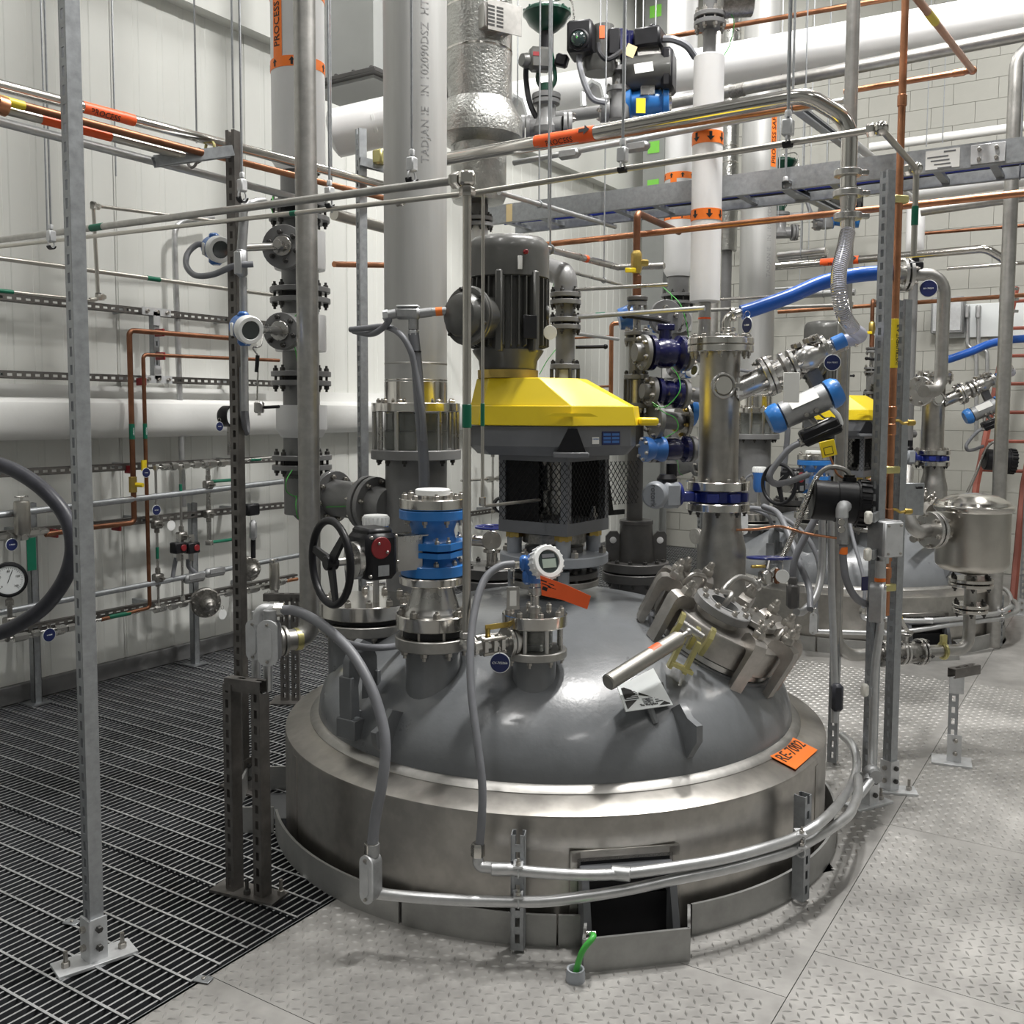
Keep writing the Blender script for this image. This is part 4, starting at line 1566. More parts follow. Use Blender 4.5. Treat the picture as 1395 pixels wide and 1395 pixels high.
face(3, 0, .58)
face(1, .0, 1.0)
face(2, .0, .55)
for i in (0, 3):
    a, b = sc_(sq, .99)[i], sc_(sq, .99)[(i + 1) % 4]
    stuff(wire_mesh(pa(*a), pa(*b), b0 + .0, b1 + .0).build('mesh_guard', 'mesh_black', ag))
stuff(wire_mesh(pa(.21, .05), pa(.24, .22), b0 + .02, b1 - .03).build('mesh_guard', 'mesh_black', ag))
stuff(wire_mesh(pa(.16, -.02), pa(.36, .16), b0 + .05, b1 - .01).build('side_guard', 'mesh_black', ag))
gb_ = MB()
gb_.prism([(0, .21), (.02, .21), (.06, .02), (.13, .02), (.13, 0), (.035, 0)], fr(pa(.20, .1, b0), (pa(.36, .24) - pa(.2, .1)).cross(UP), (pa(.36, .24) - pa(.2, .1))), .012)
gb_.build('guard_bracket', 'mesh_black', ag)
# gear housing and belt guard
P_H = [(-.355, .02), (-.295, -.14), (.05, -.265), (.30, -.12), (.335, .0), (.28, .15), (0, .27), (-.28, .17)]
gh = lprism(sc_(P_H, .97), za(606), za(580))
gho = gh.build('gear_housing', 'gear_paint', ag)
lprism(sc_(P_H, .88), za(618), za(606), sc_(P_H, .97)).build('housing_base', 'gear_paint', ag)
# front rib with foot
fx, fy = .05, -.262
MB().prism([(-.055, 0), (.055, 0), (.022, .088), (-.012, .088)], MX.Translation(pa(fx, fy + .03, za(612))) @ fr(V((0, 0, 0)), -H, RT), .035).build('front_rib', 'black_plastic', gho)
MB().box(pa(fx, fy + .01, za(616)), (.135, .06, .022), MX.Rotation(YAW, 3, 'Z'), .004).build('front_foot', 'gear_paint', gho)
# name plate and sticker on the right front face
f0, f1 = V((*sc_(P_H, .97)[2], 0)), V((*sc_(P_H, .97)[3], 0))
ud = (pa(f1.x, f1.y) - pa(f0.x, f0.y)).normalized()
nd_ = ud.cross(UP)
rz = MX.Rotation(atan2(ud.y, ud.x), 3, 'Z')
pn = lambda t, y: pa(f0.x + (f1.x - f0.x) * t, f0.y + (f1.y - f0.y) * t, za(y))
MB().box(pn(.66, 595) + nd_ * .002, (.085, .003, .052), rz, .001).build('name_plate', 'tag_blue', gho)
ln = MB()
for i in range(3):
    for j in range(2):
        ln.box(pn(.66, 595) + nd_ * .0038 + ud * (-.02 + .04 * j) + UP * (-.014 + .014 * i), (.034, .0005, .009), rz)
ln.build('plate_print', 'transmitter_blue', gho)
MB().box(pn(.40, 598) + nd_ * .002, (.032, .002, .026), rz).build('paper_sticker', 'paper', gho)
text('CAUTION', .006, pn(.40, 596) + nd_ * .003, ud, UP, 'transmitter_blue', gho)
P_T = [(-.315, .01), (-.265, -.09), (-.07, -.165), (.085, -.09), (.125, .0), (.11, .07), (-.06, .15), (-.26, .10)]
yg = MB()
z0, z1, z2 = za(579), za(553), za(516)
P_L = [(x * 1.03, y * 1.03) for x, y in P_H]
yg.prism(P_L, TW @ MX.Translation((0, 0, z0)), z1 - z0, sc_(P_H, 1.0))
yg.prism(sc_(P_H, .96), TW @ MX.Translation((0, 0, z1 - .001)), z2 - z1, P_T)
# tab on the right and raised bead in front
yg.box(pa(.355, .0, (z0 + za(568)) / 2), (.08, .16, za(568) - z0), MX.Rotation(YAW + .2, 3, 'Z'), .008)
ygo = yg.build('belt_guard', 'yellow', ag)
ygo.data.set_sharp_from_angle(angle=RD(20))
bev = ygo.modifiers.new('soft', 'BEVEL')
bev.width, bev.segments, bev.limit_method, bev.angle_limit = .008, 2, 'ANGLE', RD(15)
MB().prism([(-.10, 0), (.10, 0), (.07, .012), (-.07, .012)], MX.Translation(pa(fx, fy - .005, za(567))) @ fr(V((0, 0, 0)), -H, RT), .012).build('guard_bead', 'yellow', ygo)

# motor, standing beside the shaft
MXp = pa(-.19, 0)
zm = za
mo_ = thing('electric_motor', 'gray finned electric motor standing upright on yellow guard', 'motor', pa(-.19, 0, za(516)))
MB().lathe([(0, zm(516)), (.10, zm(516)), (.112, zm(508)), (.118, zm(492)), (.14, zm(481)), (.143, zm(478)), (0, zm(478))], MXp, UP, 36).build('drive_end_bell', 'motor_paint', mo_)
MB().lathe([(0, zm(516)), (.121, zm(516)), (.121, zm(505)), (0, zm(505))], MXp, UP, 36).build('flange_ring', 'brass', mo_)
MB().lathe([(0, zm(479)), (.136, zm(479)), (.136, zm(376)), (0, zm(376))], MXp, UP, 40).build('stator_frame', 'motor_paint', mo_)
hgt = zm(379) - zm(477)
fm = MB().prism([(.13, 0), (.164, .012), (.164, hgt - .012), (.13, hgt)], MX(((1, 0, 0, 0), (0, 0, 1, -.0025), (0, 1, 0, 0), (0, 0, 0, 1))), .005)
fme = bpy.data.meshes.new('cooling_fin')
fme.from_pydata(fm.v, [], fm.f)
fme.materials.append(MT['motor_paint'])
for i in range(34):
    inst(fme, 'cooling_fin', MX.Translation(MXp + UP * zm(477)) @ MX.Rotation(2 * pi * i / 34, 4, 'Z'), mo_)
for a in (-12, 40, 150, 215):
    q = MXp + V((cos(YAW - pi / 2 + RD(a)), sin(YAW - pi / 2 + RD(a)), 0)) * .15
    MB().box(q + UP * (zm(377) + zm(480)) / 2, (.028, .05, zm(377) - zm(484)), MX.Rotation(YAW - pi / 2 + RD(a) + pi / 2, 3, 'Z'), .006).build('tie_lug', 'motor_paint', mo_)
fcv = MB().lathe([(.15, zm(383)), (.163, zm(381)), (.163, zm(345)), (.158, zm(334)), (.14, zm(327)), (.10, zm(324)), (0, zm(323))], MXp, UP, 44).build('fan_cover', 'motor_paint', mo_)
MB().box(MXp - H * .158 + RT * .045 + UP * zm(366), (.018, .006, .05), MX.Rotation(YAW + .3, 3, 'Z'), .001).build('arrow_label', 'paper', mo_)
inst(bolt_mesh(.010, .012, 'red'), 'bolt', fr(MXp - H * .152 + RT * .065 + UP * zm(352), -H + RT * .4), mo_)
npl = MB().box(MXp - H * .150 + RT * .085 + UP * zm(450), (.06, .006, .09), MX.Rotation(YAW + .52, 3, 'Z'), .001).build('rating_plate', 'black_plastic', mo_)
eb = MB().torus(MXp + RT * .155 - H * .05 + UP * zm(428), RT, .022, .007, 18, 8, UP)
eb.build('eye_bolt', 'motor_paint', mo_)
mark(ag, mo_)
tpl = MXp + RT * .165 - H * .07 + UP * zm(455)
round_ = thing('round_plate', 'blank round metal plate hanging at the motor side', 'tag', tpl)
MB().disc(tpl, (-H + RT * .25), .028, .003, 26, .0006).build('disc', 'ivory_plastic', round_)
MB().torus(tpl + UP * .036, RT, .01, .001, 14, 5, UP).build('tag_ring', 'polished', round_)
# terminal box
AT = (-RT * .62 - H * .78).normalized()
tb = MXp + AT * .14 + UP * zm(437)
tb0 = MB().cyl(tb - AT * .02, tb + AT * .085, .085, n=28)
tb0.disc(tb + AT * .085, AT, .112, .016, 32, .004)
tbo = tb0.build('terminal_box', 'motor_paint', mo_)
lid_ = MB().disc(tb + AT * .103, AT, .112, .014, 32, .004).lathe([(.088, .0), (.086, .02), (.076, .042), (.05, .055), (0, .06)], tb + AT * .115, AT, 30)
lo_ = lid_.build('box_cover', 'motor_paint', tbo)
bolts(lo_, tb + AT * .117, AT, .102, 6, .008, .012, 'dark_bolt')
Tt = fr(tb + AT * .165, AT, UP)
MB().box(tb + AT * .150 - UP.cross(AT) * .05 + UP * .01, (.07, .018, .003), fr(tb, AT, UP).to_3x3()).build('label_strip', 'white_plastic', tbo)
# conduit outlet box and hoses at the motor
cb = at(556, 427, 3.74)
co_ = thing('conduit_outlet', 'cast conduit tee feeding the motor terminal box', 'conduit fitting', cb)
Rc = MX.Rotation(YAW - .12, 3, 'Z')
MB().box(cb, (.095, .045, .045), Rc, .01).cyl(cb + RT * .02 - UP * .02, cb + RT * .02 - UP * .06, .02, n=14).cyl(cb + RT * .045, cb + RT * .09 + UP * .006, .018, n=14).cyl(cb + RT * .09 + UP * .006, cb + RT * .17 + UP * .012, .016, n=14).cyl(cb - RT * .045, cb - RT * .075 - UP * .006, .018, n=14).build('body', 'cast_alu', co_)
MB().box(cb + UP * .026, (.085, .04, .008), Rc, .003).build('cover', 'galvanized_light', co_)
MB().cyl(cb + RT * .105 + UP * .007, cb + RT * .13 + UP * .009, .0168, n=14).build('orange_band', 'orange', co_)
MB().nut(cb + RT * .02 - UP * .082, UP, .022, .02).cyl(cb - RT * .075 - UP * .006, cb - RT * .095 - UP * .008, .021, n=6).build('gland_nut', 'galvanized_light', co_)
mark(co_)
h1_ = pipe('conduit_hose', 'thick gray conduit hanging from motor tee behind blue valve', 'conduit', [cb + RT * .02 - UP * .075, at(568, 500, 3.74), at(572, 560, 3.73), at(576, 610, 3.75), at(578, 655, 3.78), at(577, 720, 3.82)], .021, 'gray_hose', n=14, smooth=True)
for y in (479, 563):
    collar(h1_, at(566 + (y - 479) * .06, y, 3.737), UP, .0225, .006, 'black_rubber', 'cable_tie')
mark(h1_)
mark(pipe('conduit_hose', 'gray conduit sweeping left from the motor tee', 'conduit', [cb - RT * .09 - UP * .01, at(530, 436, 3.74), at(520, 448, 3.78), at(505, 455, 3.9), at(482, 451, 4.1)], .0125, 'gray_hose', smooth=True))
pipe('conduit_hose', 'second gray conduit drooping from strut to the motor conduit', 'conduit', [at(478, 449, 4.0), at(500, 447, 3.9), at(525, 445, 3.8), at(545, 455, 3.72), at(558, 475, 3.70), at(565, 500, 3.70), at(575, 560, 3.69), at(577, 600, 3.71)], .012, 'gray_hose', smooth=True)
# ------------------------------------------------------------------ ring conduits, posts and conduit bodies round the reactor
def post(name, label, base, top_z, face, m='galvanized', plate=.2, prot=0.0, foot=True, w=.041, group=None, brk='galvanized_light'):
    t = thing(name, label, 'post', base, group)
    base = V(base)
    strut(t, base + UP * .01, V((base.x, base.y, top_z)), face, m, w)
    if foot:
        Rz = MX.Rotation(prot, 3, 'Z')
        pl = MB().box(base + UP * .005, (plate, plate * .42, .01), Rz, .001).build('base_plate', brk, t)
        fx = V(face).normalized()
        fy = UP.cross(fx)
        MB().box(base + fx * (w / 2 + .004) + UP * .07, (.007, w + .012, .13), fr(base, UP, fx).to_3x3()).box(base + fy * (w / 2 + .004) + UP * .07, (w + .012, .007, .13), fr(base, UP, fx).to_3x3()).build('base_bracket', brk, t)
        for z in (.05, .105):
            inst(bolt_mesh(.010, .014, 'bolt_steel'), 'bolt', fr(base + fx * (w / 2 + .007) + UP * z, fx), t)
            inst(bolt_mesh(.010, .014, 'dark_bolt'), 'bolt', fr(base + fy * (w / 2 + .007) + UP * z, fy), t)
        for s_ in (-1, 1):
            inst(bolt_mesh(.012, .045, 'bolt_steel'), 'anchor_bolt', fr(base + Rz @ V((s_ * plate * .36, 0, .01)), UP), t)
    return t


def lb(name, label, p, up, out, sc=1.0, hub=True, wf=1.0):
    """conduit body: long oval box with a screwed cover that looks `out`; `up` along its length"""
    t = thing(name, label, 'conduit fitting', p)
    T = fr(V(p), out, up)
    R3 = T.to_3x3()
    k = sc
    mb = MB(T)
    n = 8
    ov = []
    for i in range(n + 1):
        a = -pi / 2 + pi * i / n
        ov.append((.045 * k + .022 * k * cos(a), .022 * k * wf * sin(a)))
    for i in range(n + 1):
        a = pi / 2 + pi * i / n
        ov.append((-.045 * k + .022 * k * cos(a), .022 * k * wf * sin(a)))
    mb.prism(ov, MX.Translation((0, 0, -.038 * k)), .038 * k)
    if hub:
        mb.cyl((.06 * k, 0, -.022 * k), (.095 * k, 0, -.022 * k), .02 * k, n=14)
    mb.build('body', 'cast_alu', t)
    MB(T).prism([(a * 1.04, b * 1.06) for a, b in ov], MX.Translation((0, 0, 0)), .006 * k).prism([(a * .72, b * .5) for a, b in ov], MX.Translation((0, 0, .006 * k)), .004 * k).build('cover', 'galvanized_light', t)
    for s_ in (-1, 1):
        inst(bolt_mesh(.005 * k, .006 * k, 'bolt_steel'), 'screw', fr(T @ V((s_ * .056 * k, 0, .006 * k)), out), t)
    return t


RP = 1.178
# two short slotted posts that carry the ring pipes
rs = []
for px, py, zt, lab in ((706, 1293, .36, 'short slotted post at the front, left of the curb box'), (1076, 1222, .36, 'short slotted post right of the curb box')):
    b = atz(px, py, 0)
    o_ = V((b.x - CV.x, b.y - CV.y, 0)).normalized()
    b = V((CV.x, CV.y, 0)) + o_ * (RC + .026)
    rs.append(post('pipe_post', lab, b, zt, o_, 'galvanized', foot=False))
mark(*rs)
lo_pts = [at(512, 1217, 2.80), at(560, 1222, 2.775), at(620, 1226, 2.76), at(680, 1228, 2.755)]
for px, py in ((740, 1226), (800, 1219), (860, 1209), (920, 1196), (980, 1184), (1035, 1170), (1085, 1154)):
    lo_pts.append(atR(px, py + 2, RP))
zl = lo_pts[-1].z
for a in range(54, 76, 7):
    lo_pts.append(vp(a, RP + .01, zl))
q1 = at(1168, 1085, 3.62)
lo_pts += [q1, at(1186, 1064, 3.68)]
rl = pipe('ring_conduit', 'lower bent conduit circling the front of the jacket', 'conduit', lo_pts, .0165, 'conduit', smooth=True, n=14)
up_pts = [at(661, 1181, 2.775), at(690, 1184, 2.76)]
for px, py in ((740, 1189), (800, 1192), (860, 1189), (920, 1181), (980, 1171), (1035, 1157), (1085, 1140)):
    up_pts.append(atR(px, py, RP))
up_pts += [atR(1125, 1114, RP + .01), at(1156, 1076, 3.55), at(1167, 1045, 3.72), at(1162, 1017, 3.85), at(1148, 1002, 3.98)]
ru = pipe('ring_conduit', 'upper bent conduit circling the front of the jacket', 'conduit', up_pts, .0165, 'conduit', smooth=True, n=14)
pc_ = atR(846, 1190, RP)
collar(ru, pc_, RT * .97 - H * .2, .021, .055, 'conduit')
collar(ru, at(683, 1184, 2.762), RT, .019, .06, 'conduit')
MB().tube(fillet([at(651, 1160, 2.79), at(651, 1181, 2.785), at(668, 1182, 2.775)], .035), .0165, 14).build('elbow', 'conduit', ru)
MB().nut(at(651, 1166, 2.79), UP, .021, .04).build('gland_nut', 'polished', ru)
for r_, px, py in ((ru, 706, 1187), (rl, 706, 1228), (ru, 1090, 1143), (rl, 1090, 1160)):
    p_ = atR(px, py, RP + .005)
    MB().torus(p_, RT if px < 900 else RT * .8 + H * .6, .018, .003, 18, 6).box(p_ + UP * .022 - H * .0, (.028, .05, .006), MX.Rotation(YAW, 3, 'Z')).build('pipe_clamp', 'galvanized_light', r_)
    inst(bolt_mesh(.008, .02, 'bolt_steel'), 'bolt', fr(p_ + UP * .026 - H * .015, UP), r_)
mark(ru, rl)
# conduit A: from the twin bodies on the left down to the conduit body in front
l1 = lb('conduit_fitting', 'cast conduit body with oval cover at the lower front left', at(500, 1198, 2.77), UP, -H * .8 - RT * .55, 1.05)
mark(l1)
hA = pipe('conduit_hose', 'gray conduit arching from twin bodies down over the jacket', 'conduit', [at(383, 831, 3.2), at(405, 833, 3.16), at(440, 852, 3.08), at(478, 888, 2.99), at(505, 935, 2.91), at(521, 985, 2.86), at(525, 1025, 2.83), at(520, 1070, 2.81), at(512, 1110, 2.80), at(507, 1152, 2.79)], .0165, 'gray_hose', smooth=True, n=14)
collar(hA, at(506, 1156, 2.79), UP, .022, .035, 'polished', 'gland', 6)
collar(hA, at(380, 831, 3.2), RT, .023, .035, 'polished', 'gland', 6)
mark(hA)
mark(pipe('conduit_hose', 'gray conduit branching behind toward the blind flange', 'conduit', [at(372, 828, 3.25), at(410, 836, 3.22), at(440, 852, 3.2), at(465, 873, 3.25), at(500, 882, 3.35), at(540, 880, 3.5), at(570, 868, 3.62)], .0125, 'gray_hose', smooth=True))
hB = pipe('conduit_hose', 'gray conduit dropping from display transmitter to ring conduit', 'conduit', [at(700, 768, 3.17), at(680, 772, 3.15), at(660, 790, 3.12), at(647, 830, 3.06), at(641, 880, 2.99), at(642, 940, 2.92), at(650, 1010, 2.85), at(657, 1070, 2.81), at(656, 1120, 2.79), at(652, 1162, 2.79)], .0125, 'gray_hose', smooth=True, n=14)
mark(hB)
tl_ = lb('conduit_fitting', 'left of the twin cast conduit bodies on short frame', at(346, 872, 3.26), UP, -H - RT * .45, 1.0, True, 1.3)
tr_ = lb('conduit_fitting', 'right of the twin cast conduit bodies on short frame', at(365, 876, 3.16), UP, -H - RT * .1, 1.1, True, 1.3)
for (x0, y0, d, x1, lab, zb) in ((352, 840, 3.26, 372, 'rear galvanized elbow above the twin conduit bodies', 0), (368, 842, 3.2, 383, 'front galvanized elbow above the twin conduit bodies', 0)):
    mark(pipe('conduit_elbow', lab, 'conduit fitting', [at(x0, 850, d), at(x0, 829, d), at(x1, 830, d)], .018, 'galvanized_light', rad=.045))
for px, d, lab in ((349, 3.26, 'left short conduit stub entering the frame top'), (365, 3.2, 'right short conduit stub entering the frame top')):
    mark(pipe('conduit_stub', lab, 'conduit', [at(px, 898, d), at(px, 940, d)], .0155, 'conduit'))
mark(tl_, tr_)
# short frame of slotted strut carrying them
fb = atz(320, 1213, 0)
fb2 = atz(358, 1222, 0)
frm = thing('strut_stand', 'dark slotted strut frame with two legs beside jacket', 'frame', fb)
zt = at(320, 925, 3.2).z
fc_ = -RT * .55 - H * .83
strut(frm, fb, V((fb.x, fb.y, zt)), fc_, 'dark_strut', name='leg')
strut(frm, fb2, V((fb2.x, fb2.y, zt - .02)), fc_, 'dark_strut', name='leg')
strut(frm, V((fb.x, fb.y, zt)) + (fb - fb2) * .12, V((fb2.x, fb2.y, zt)) - (fb - fb2) * .12, UP, 'dark_strut', name='top_rail')
MB().box((fb + fb2) / 2 + UP * .005, ((fb - fb2).length + .14, .09, .01), MX.Rotation(atan2(fb.y - fb2.y, fb.x - fb2.x), 3, 'Z')).build('base_plate', 'dark_strut', frm)
inst(bolt_mesh(.012, .05, 'dark_bolt'), 'anchor_bolt', fr((fb + fb2) / 2 + UP * .01 - H * .02, UP), frm)
inst(bolt_mesh(.012, .05, 'bolt_steel'), 'anchor_bolt', fr(fb2 + RT * .06 + UP * .01, UP), frm)
# tall slotted post behind it
tp_ = atz(331, 1075, 0)
tall = post('strut_post', 'tall dark slotted strut post behind the short frame', tp_, at(318, 171, 3.95).z, -RT * .35 - H * .93, 'dark_strut', brk='dark_strut')
p2 = atz(497, 985, 0)
mark(post('strut_post', 'slotted strut post standing close to the wide vapor pipe', p2, at(486, 177, 4.92).z, -RT * .8 - H * .6, 'galvanized'))
# foreground strut
pf = atz(129, 1308, 0)
post('strut_post', 'tall galvanized strut in the foreground bolted to the grating', pf, 5.5, -RT * .65 - H * .76, 'galvanized', plate=.22, prot=YAW + RD(40))
# green cable through a grommet by the curb box
pg = atz(784, 1335, 0)
gr = thing('floor_grommet', 'gray round cable grommet in the plate floor', 'grommet', pg)
MB().lathe([(.018, 0), (.027, 0), (.027, .022), (.025, .026), (.025, .034), (.020, .034), (.018, .03), (.018, 0)], pg, UP, 24).build('ring', 'light_gray_paint', gr)
gc_ = pipe('ground_cable', 'thick green cable arching out of the floor grommet', 'cable', [pg + UP * .004, at(786, 1318, 2.645), at(794, 1295, 2.635), at(808, 1277, 2.645), at(806, 1273, 2.70)], .0085, 'bright_green', smooth=True)
collar(gc_, at(805, 1272, 2.71), RT, .010, .03, 'polished', 'cable_lug')
# drain tubes and the tubing that feeds them
HZ = 1
dpt = at(648, 240, 3.05)
y3 = aty(0, 326, dpt.y)
drn = pipe('drain_tube', 'polished upright tube from overhead elbow down to drain valve', 'tube', [V((pe.x, pe.y, at(655, 878, 3.05).z)), V((pe.x, pe.y, dpt.z - .02))], .0135, 'strainer_steel')
ORG_ = V((pe.x, pe.y, 0))
zt = dpt.z
MB().tube([ORG_ + UP * (at(655, 878, 3.05).z - .0), pe], .02, 10).sph(ORG_ + UP * at(655, 880, 3.05).z, .024).nut(ORG_ + UP * (at(655, 872, 3.05).z), UP, .022, .02).build('elbow', 'stainless', drn)
gl = collar(drn, ORG_ + UP * at(650, 567, 3.05).z, UP, .0150, .075, 'label_green', 'green_label')
MB().box(ORG_ + UP * zt, (.05, .045, .045), MX.Rotation(YAW, 3, 'Z'), .008).nut(ORG_ + UP * (zt - .055), UP, .026, .03).nut(ORG_ + UP * zt - EX * .055, EX, .026, .03).build('top_elbow', 'polished', drn)
mark(drn)
ln_ = ORG_ + UP * zt
t3 = pipe('overhead_tube', 'dark polished overhead tube running left from the elbow', 'tube', [ln_ - EX * .03, ln_ + (V((y3.x, ln_.y, y3.z)) - ln_) * ((ln_.x - max(y3.x - .8, XL + .1)) / (ln_.x - y3.x))], .0135, 'milled')
pgm = ln_.lerp(V((y3.x, ln_.y, y3.z)), .73)
collar(t3, pgm, EX, .015, .08, 'label_green', 'green_label')
mark(t3)
p2a = at(650, 262, 3.35)
l0 = aty(0, 336, p2a.y)
r0 = aty(1200, 175, p2a.y)
r1 = atx(1249, 213, r0.x)
t2_ = pipe('overhead_tube', 'long slim overhead tube crossing to right hand drop', 'tube', [V((l0.x - .04, p2a.y, l0.z)), p2a, r0, V((r1.x, r1.y, r0.z)), V((r1.x, r1.y, at(1248, 348, (r1 - EYE).dot(H)).z))], .009, 'strainer_steel', rad=.03)
for c_ in (r0, V((r1.x, r1.y, r0.z))):
    MB().sph(c_, .020, 10).nut(c_ - EX * .035, EX, .018, .02).build('tee_fitting', 'polished', t2_)
q_ = p2a.lerp(l0, .24)
MB().nut(at(541, 276, (p2a.lerp(l0, .14) - EYE).dot(H)), EX, .015, .03).build('union', 'polished', t2_)
rdn = V((r1.x, r1.y, 0))
dr_ = (r1 - EYE).dot(H)
collar(t2_, rdn + UP * at(1247, 294, dr_).z, UP, .0105, .06, 'label_green', 'green_label')
collar(t2_, q_ + (l0 - p2a) * .06, EX, .0105, .03, 'label_green', 'green_label')
t4 = pipe('drain_tube', 'slim second upright tube behind the drain tube', 'tube', [V((p2a.x, p2a.y, p2a.z)) + RT * .02, V((p2a.x, p2a.y, at(656, 690, 3.35).z)) + RT * .02, at(735, 681, 3.72)], .006, 'strainer_steel', rad=.02)
collar(t4, V((p2a.x, p2a.y, at(656, 565, 3.35).z)) + RT * .02, UP, .0072, .08, 'label_green', 'green_label')
collar(t4, V((p2a.x, p2a.y, at(656, 683, 3.35).z)) + RT * .02, UP, .012, .03, 'polished', 'union', 6)
# ------------------------------------------------------------------ tall pipe stacks of a bay
def surf(polys, cen, ang0, r, z0):
    """flat shapes (x along the round, y up) laid on a vertical cylinder; ang0 = direction they face"""
    mb = MB()
    for P in polys:
        vs = []
        for x, y in P:
            a = ang0 + x / r
            vs.append(V((cen.x + (r + .0012) * cos(a), cen.y + (r + .0012) * sin(a), z0 + y)))
        mb.add(vs, [tuple(range(len(vs)))])
    return mb


TOV = YAW - pi / 2      # azimuth that looks at the viewer


def arrow(x, h, up):
    w = h * .36
    pts = [((x - w * .45), 0), (x + w * .45, 0), (x + w * .45, h * .5), (x + w * 1.2, h * .5), (x, h), (x - w * 1.2, h * .5), (x - w * .45, h * .5)]
    if not up:
        pts = [(a, h - b) for a, b in pts]
    m0, m1, m2 = (x, pts[0][1]), (x, pts[2][1]), pts[4]
    return [[pts[0], m0, m1, pts[6]], [m0, pts[1], pts[2], m1], [pts[5], m1, m2], [m1, pts[3], m2]]


def band(root, st, y0, y1, hw, up=True, n=8):
    r = st.r(hw)
    z0, z1 = st.z(y1), st.z(y0)
    b = MB().lathe([(r - .002, z0), (r + .001, z0), (r + .001, z1), (r - .002, z1)], V((st.p.x, st.p.y, 0)), UP, 40).build('label_band', 'orange', root)
    P = []
    h = (z1 - z0)
    for i in range(n):
        P += arrow(r * 2 * pi * i / n, h * .74, up)
    surf(P, st.p, TOV, r + .001, z0 + h * .13).build('arrow_print', 'print_black', b)
    return b


# vapour line
sv = ST(566, 300, 4.40)
SVP, SVR = sv.p, sv.r(42)
vl = thing('vapor_pipe', 'wide gray stainless pipe rising behind the blue valve', 'pipe', sv.o(860))
MB().cyl(sv.o(548), V((sv.p.x, sv.p.y, 5.9)), sv.r(42), n=44).build('riser', 'bare_pipe', vl)
for y in (518, 496):
    sv.cyl(vl, 'weld_bead', 'polished' if y == 518 else 'milled', y - 1, y + 1, 42.4, n=40, ch=.001)
sv.cyl(vl, 'stub_end', 'polished', 520, 550, 42.5, n=40)
ch = surf([], sv.p, 0, 1, 0)
text('TADJAN IE   IN 102090DSZ  HT', .05, V((sv.p.x, sv.p.y, 3.0)) + V((cos(TOV + .42), sin(TOV + .42), 0)) * sv.r(42), UP, V((-cos(TOV + .42 + pi / 2), -sin(TOV + .42 + pi / 2), 0)), 'stencil_gray', vl, (V((sv.p.x, sv.p.y, 3.0)), UP, sv.r(42)), name='stencil', ext=.0002)
mark(vl)
sg = thing('sight_glass_spool', 'rod caged sight glass spool in the wide vapor pipe', 'sight glass', sv.o(626))
sv.flange(sg, 'polished', 549, 561, 60, 12, .011, 'bolt_steel', True, name='upper_flange')
sv.cyl(sg, 'glass_body', 'sight_glass', 561, 613, 43)
sv.cyl(sg, 'inner_pipe', 'milled', 563, 586, 40)
sv.cyl(sg, 'inner_ring', 'milled', 587, 612, 40)
for i in range(12):
    a = .2 + 2 * pi * i / 12
    c = V((cos(a), sin(a), 0)) * sv.r(56)
    MB().cyl(sv.o(614) + c, sv.o(560) + c, .011, n=8).build('tie_rod', 'stainless', sg)
sv.flange(sg, 'pipe_paint', 612, 625, 61, 12, .012, 'dark_bolt', False, True, name='lower_flange')
mark(sg)
vn = thing('vapor_nozzle', 'wide gray painted nozzle under the caged sight glass', 'nozzle', sv.o(870))
sv.cyl(vn, 'neck', 'pipe_paint', 625, 880, 42, 41)
mark(vn)
# tee branch to the left stack
b0_, b1_ = at(530, 690, 4.36), at(446, 676, 4.60)
AXB = (b1_ - b0_).normalized()
tb_ = thing('branch_pipe', 'short gray branch joining left stack to vapor nozzle', 'pipe', b0_)
MB().cyl(b0_, b0_ + AXB * .1, .08, .085, n=28).cyl(b0_ + AXB * .1, b1_, .085, n=28).build('tube', 'pipe_paint', tb_)
joint(tb_, b0_ + AXB * .115, AXB, .125, .026, .012, 8, .012, bm='bolt_steel')
f = MB().disc(b1_ - AXB * .05, AXB, .125, .028, 28).build('flange', 'pipe_paint', tb_)
bolts(f, b1_ - AXB * .05, -AXB, .10, 8, .012, .024, 'bolt_steel')
MB().tube(spline([b0_ + AXB * .13 + V((0, 0, .11)) - H * .06, b0_ + AXB * .2 - H * .12, b1_ - AXB * .02 - H * .10 - UP * .04]), .0025, 6).build('bonding_wire', 'bright_green', tb_)
mark(tb_)

# left stack, white clad
sl = ST(408, 300, 4.70)
ls = thing('process_riser', 'white clad riser marked PROCESS with gray flanged spools below', 'pipe', sl.o(700))
MB().lathe([(.1, sl.z(236)), (sl.r(27), sl.z(236)), (sl.r(35), sl.z(222)), (sl.r(35), 5.6), (0, 5.6)], V((sl.p.x, sl.p.y, 0)), UP, 40).build('cladding', 'white_pvc', ls)
band(ls, sl, 88, 102, 35.3, True, 9)
band(ls, sl, -12, 4, 35.3, True, 9)
rr = sl.r(35.5)
TA = TOV - .60
stp = MB()
k = 10
zt, zb = sl.z(3), sl.z(89)
wd_ = .028
vs = []
for i in range(5):
    a = TA + (-wd_ + 2 * wd_ * i / 4) / rr
    vs += [V((sl.p.x + (rr + .0005) * cos(a), sl.p.y + (rr + .0005) * sin(a), z)) for z in (zb, zt)]
stp.add(vs, [(2 * i, 2 * i + 2, 2 * i + 3, 2 * i + 1) for i in range(4)])
so_ = stp.build('label_strip', 'orange', ls)
cen = V((sl.p.x, sl.p.y, (zt + zb) / 2 + .005))
text('PROCESS', .050, cen + V((cos(TA), sin(TA), 0)) * (rr + .001), UP, V((sin(TA), -cos(TA), 0)), 'print_black', so_, (cen, UP, rr + .001))
sl.cyl(ls, 'pipe', 'pipe_paint', 232, 700, 24.5)
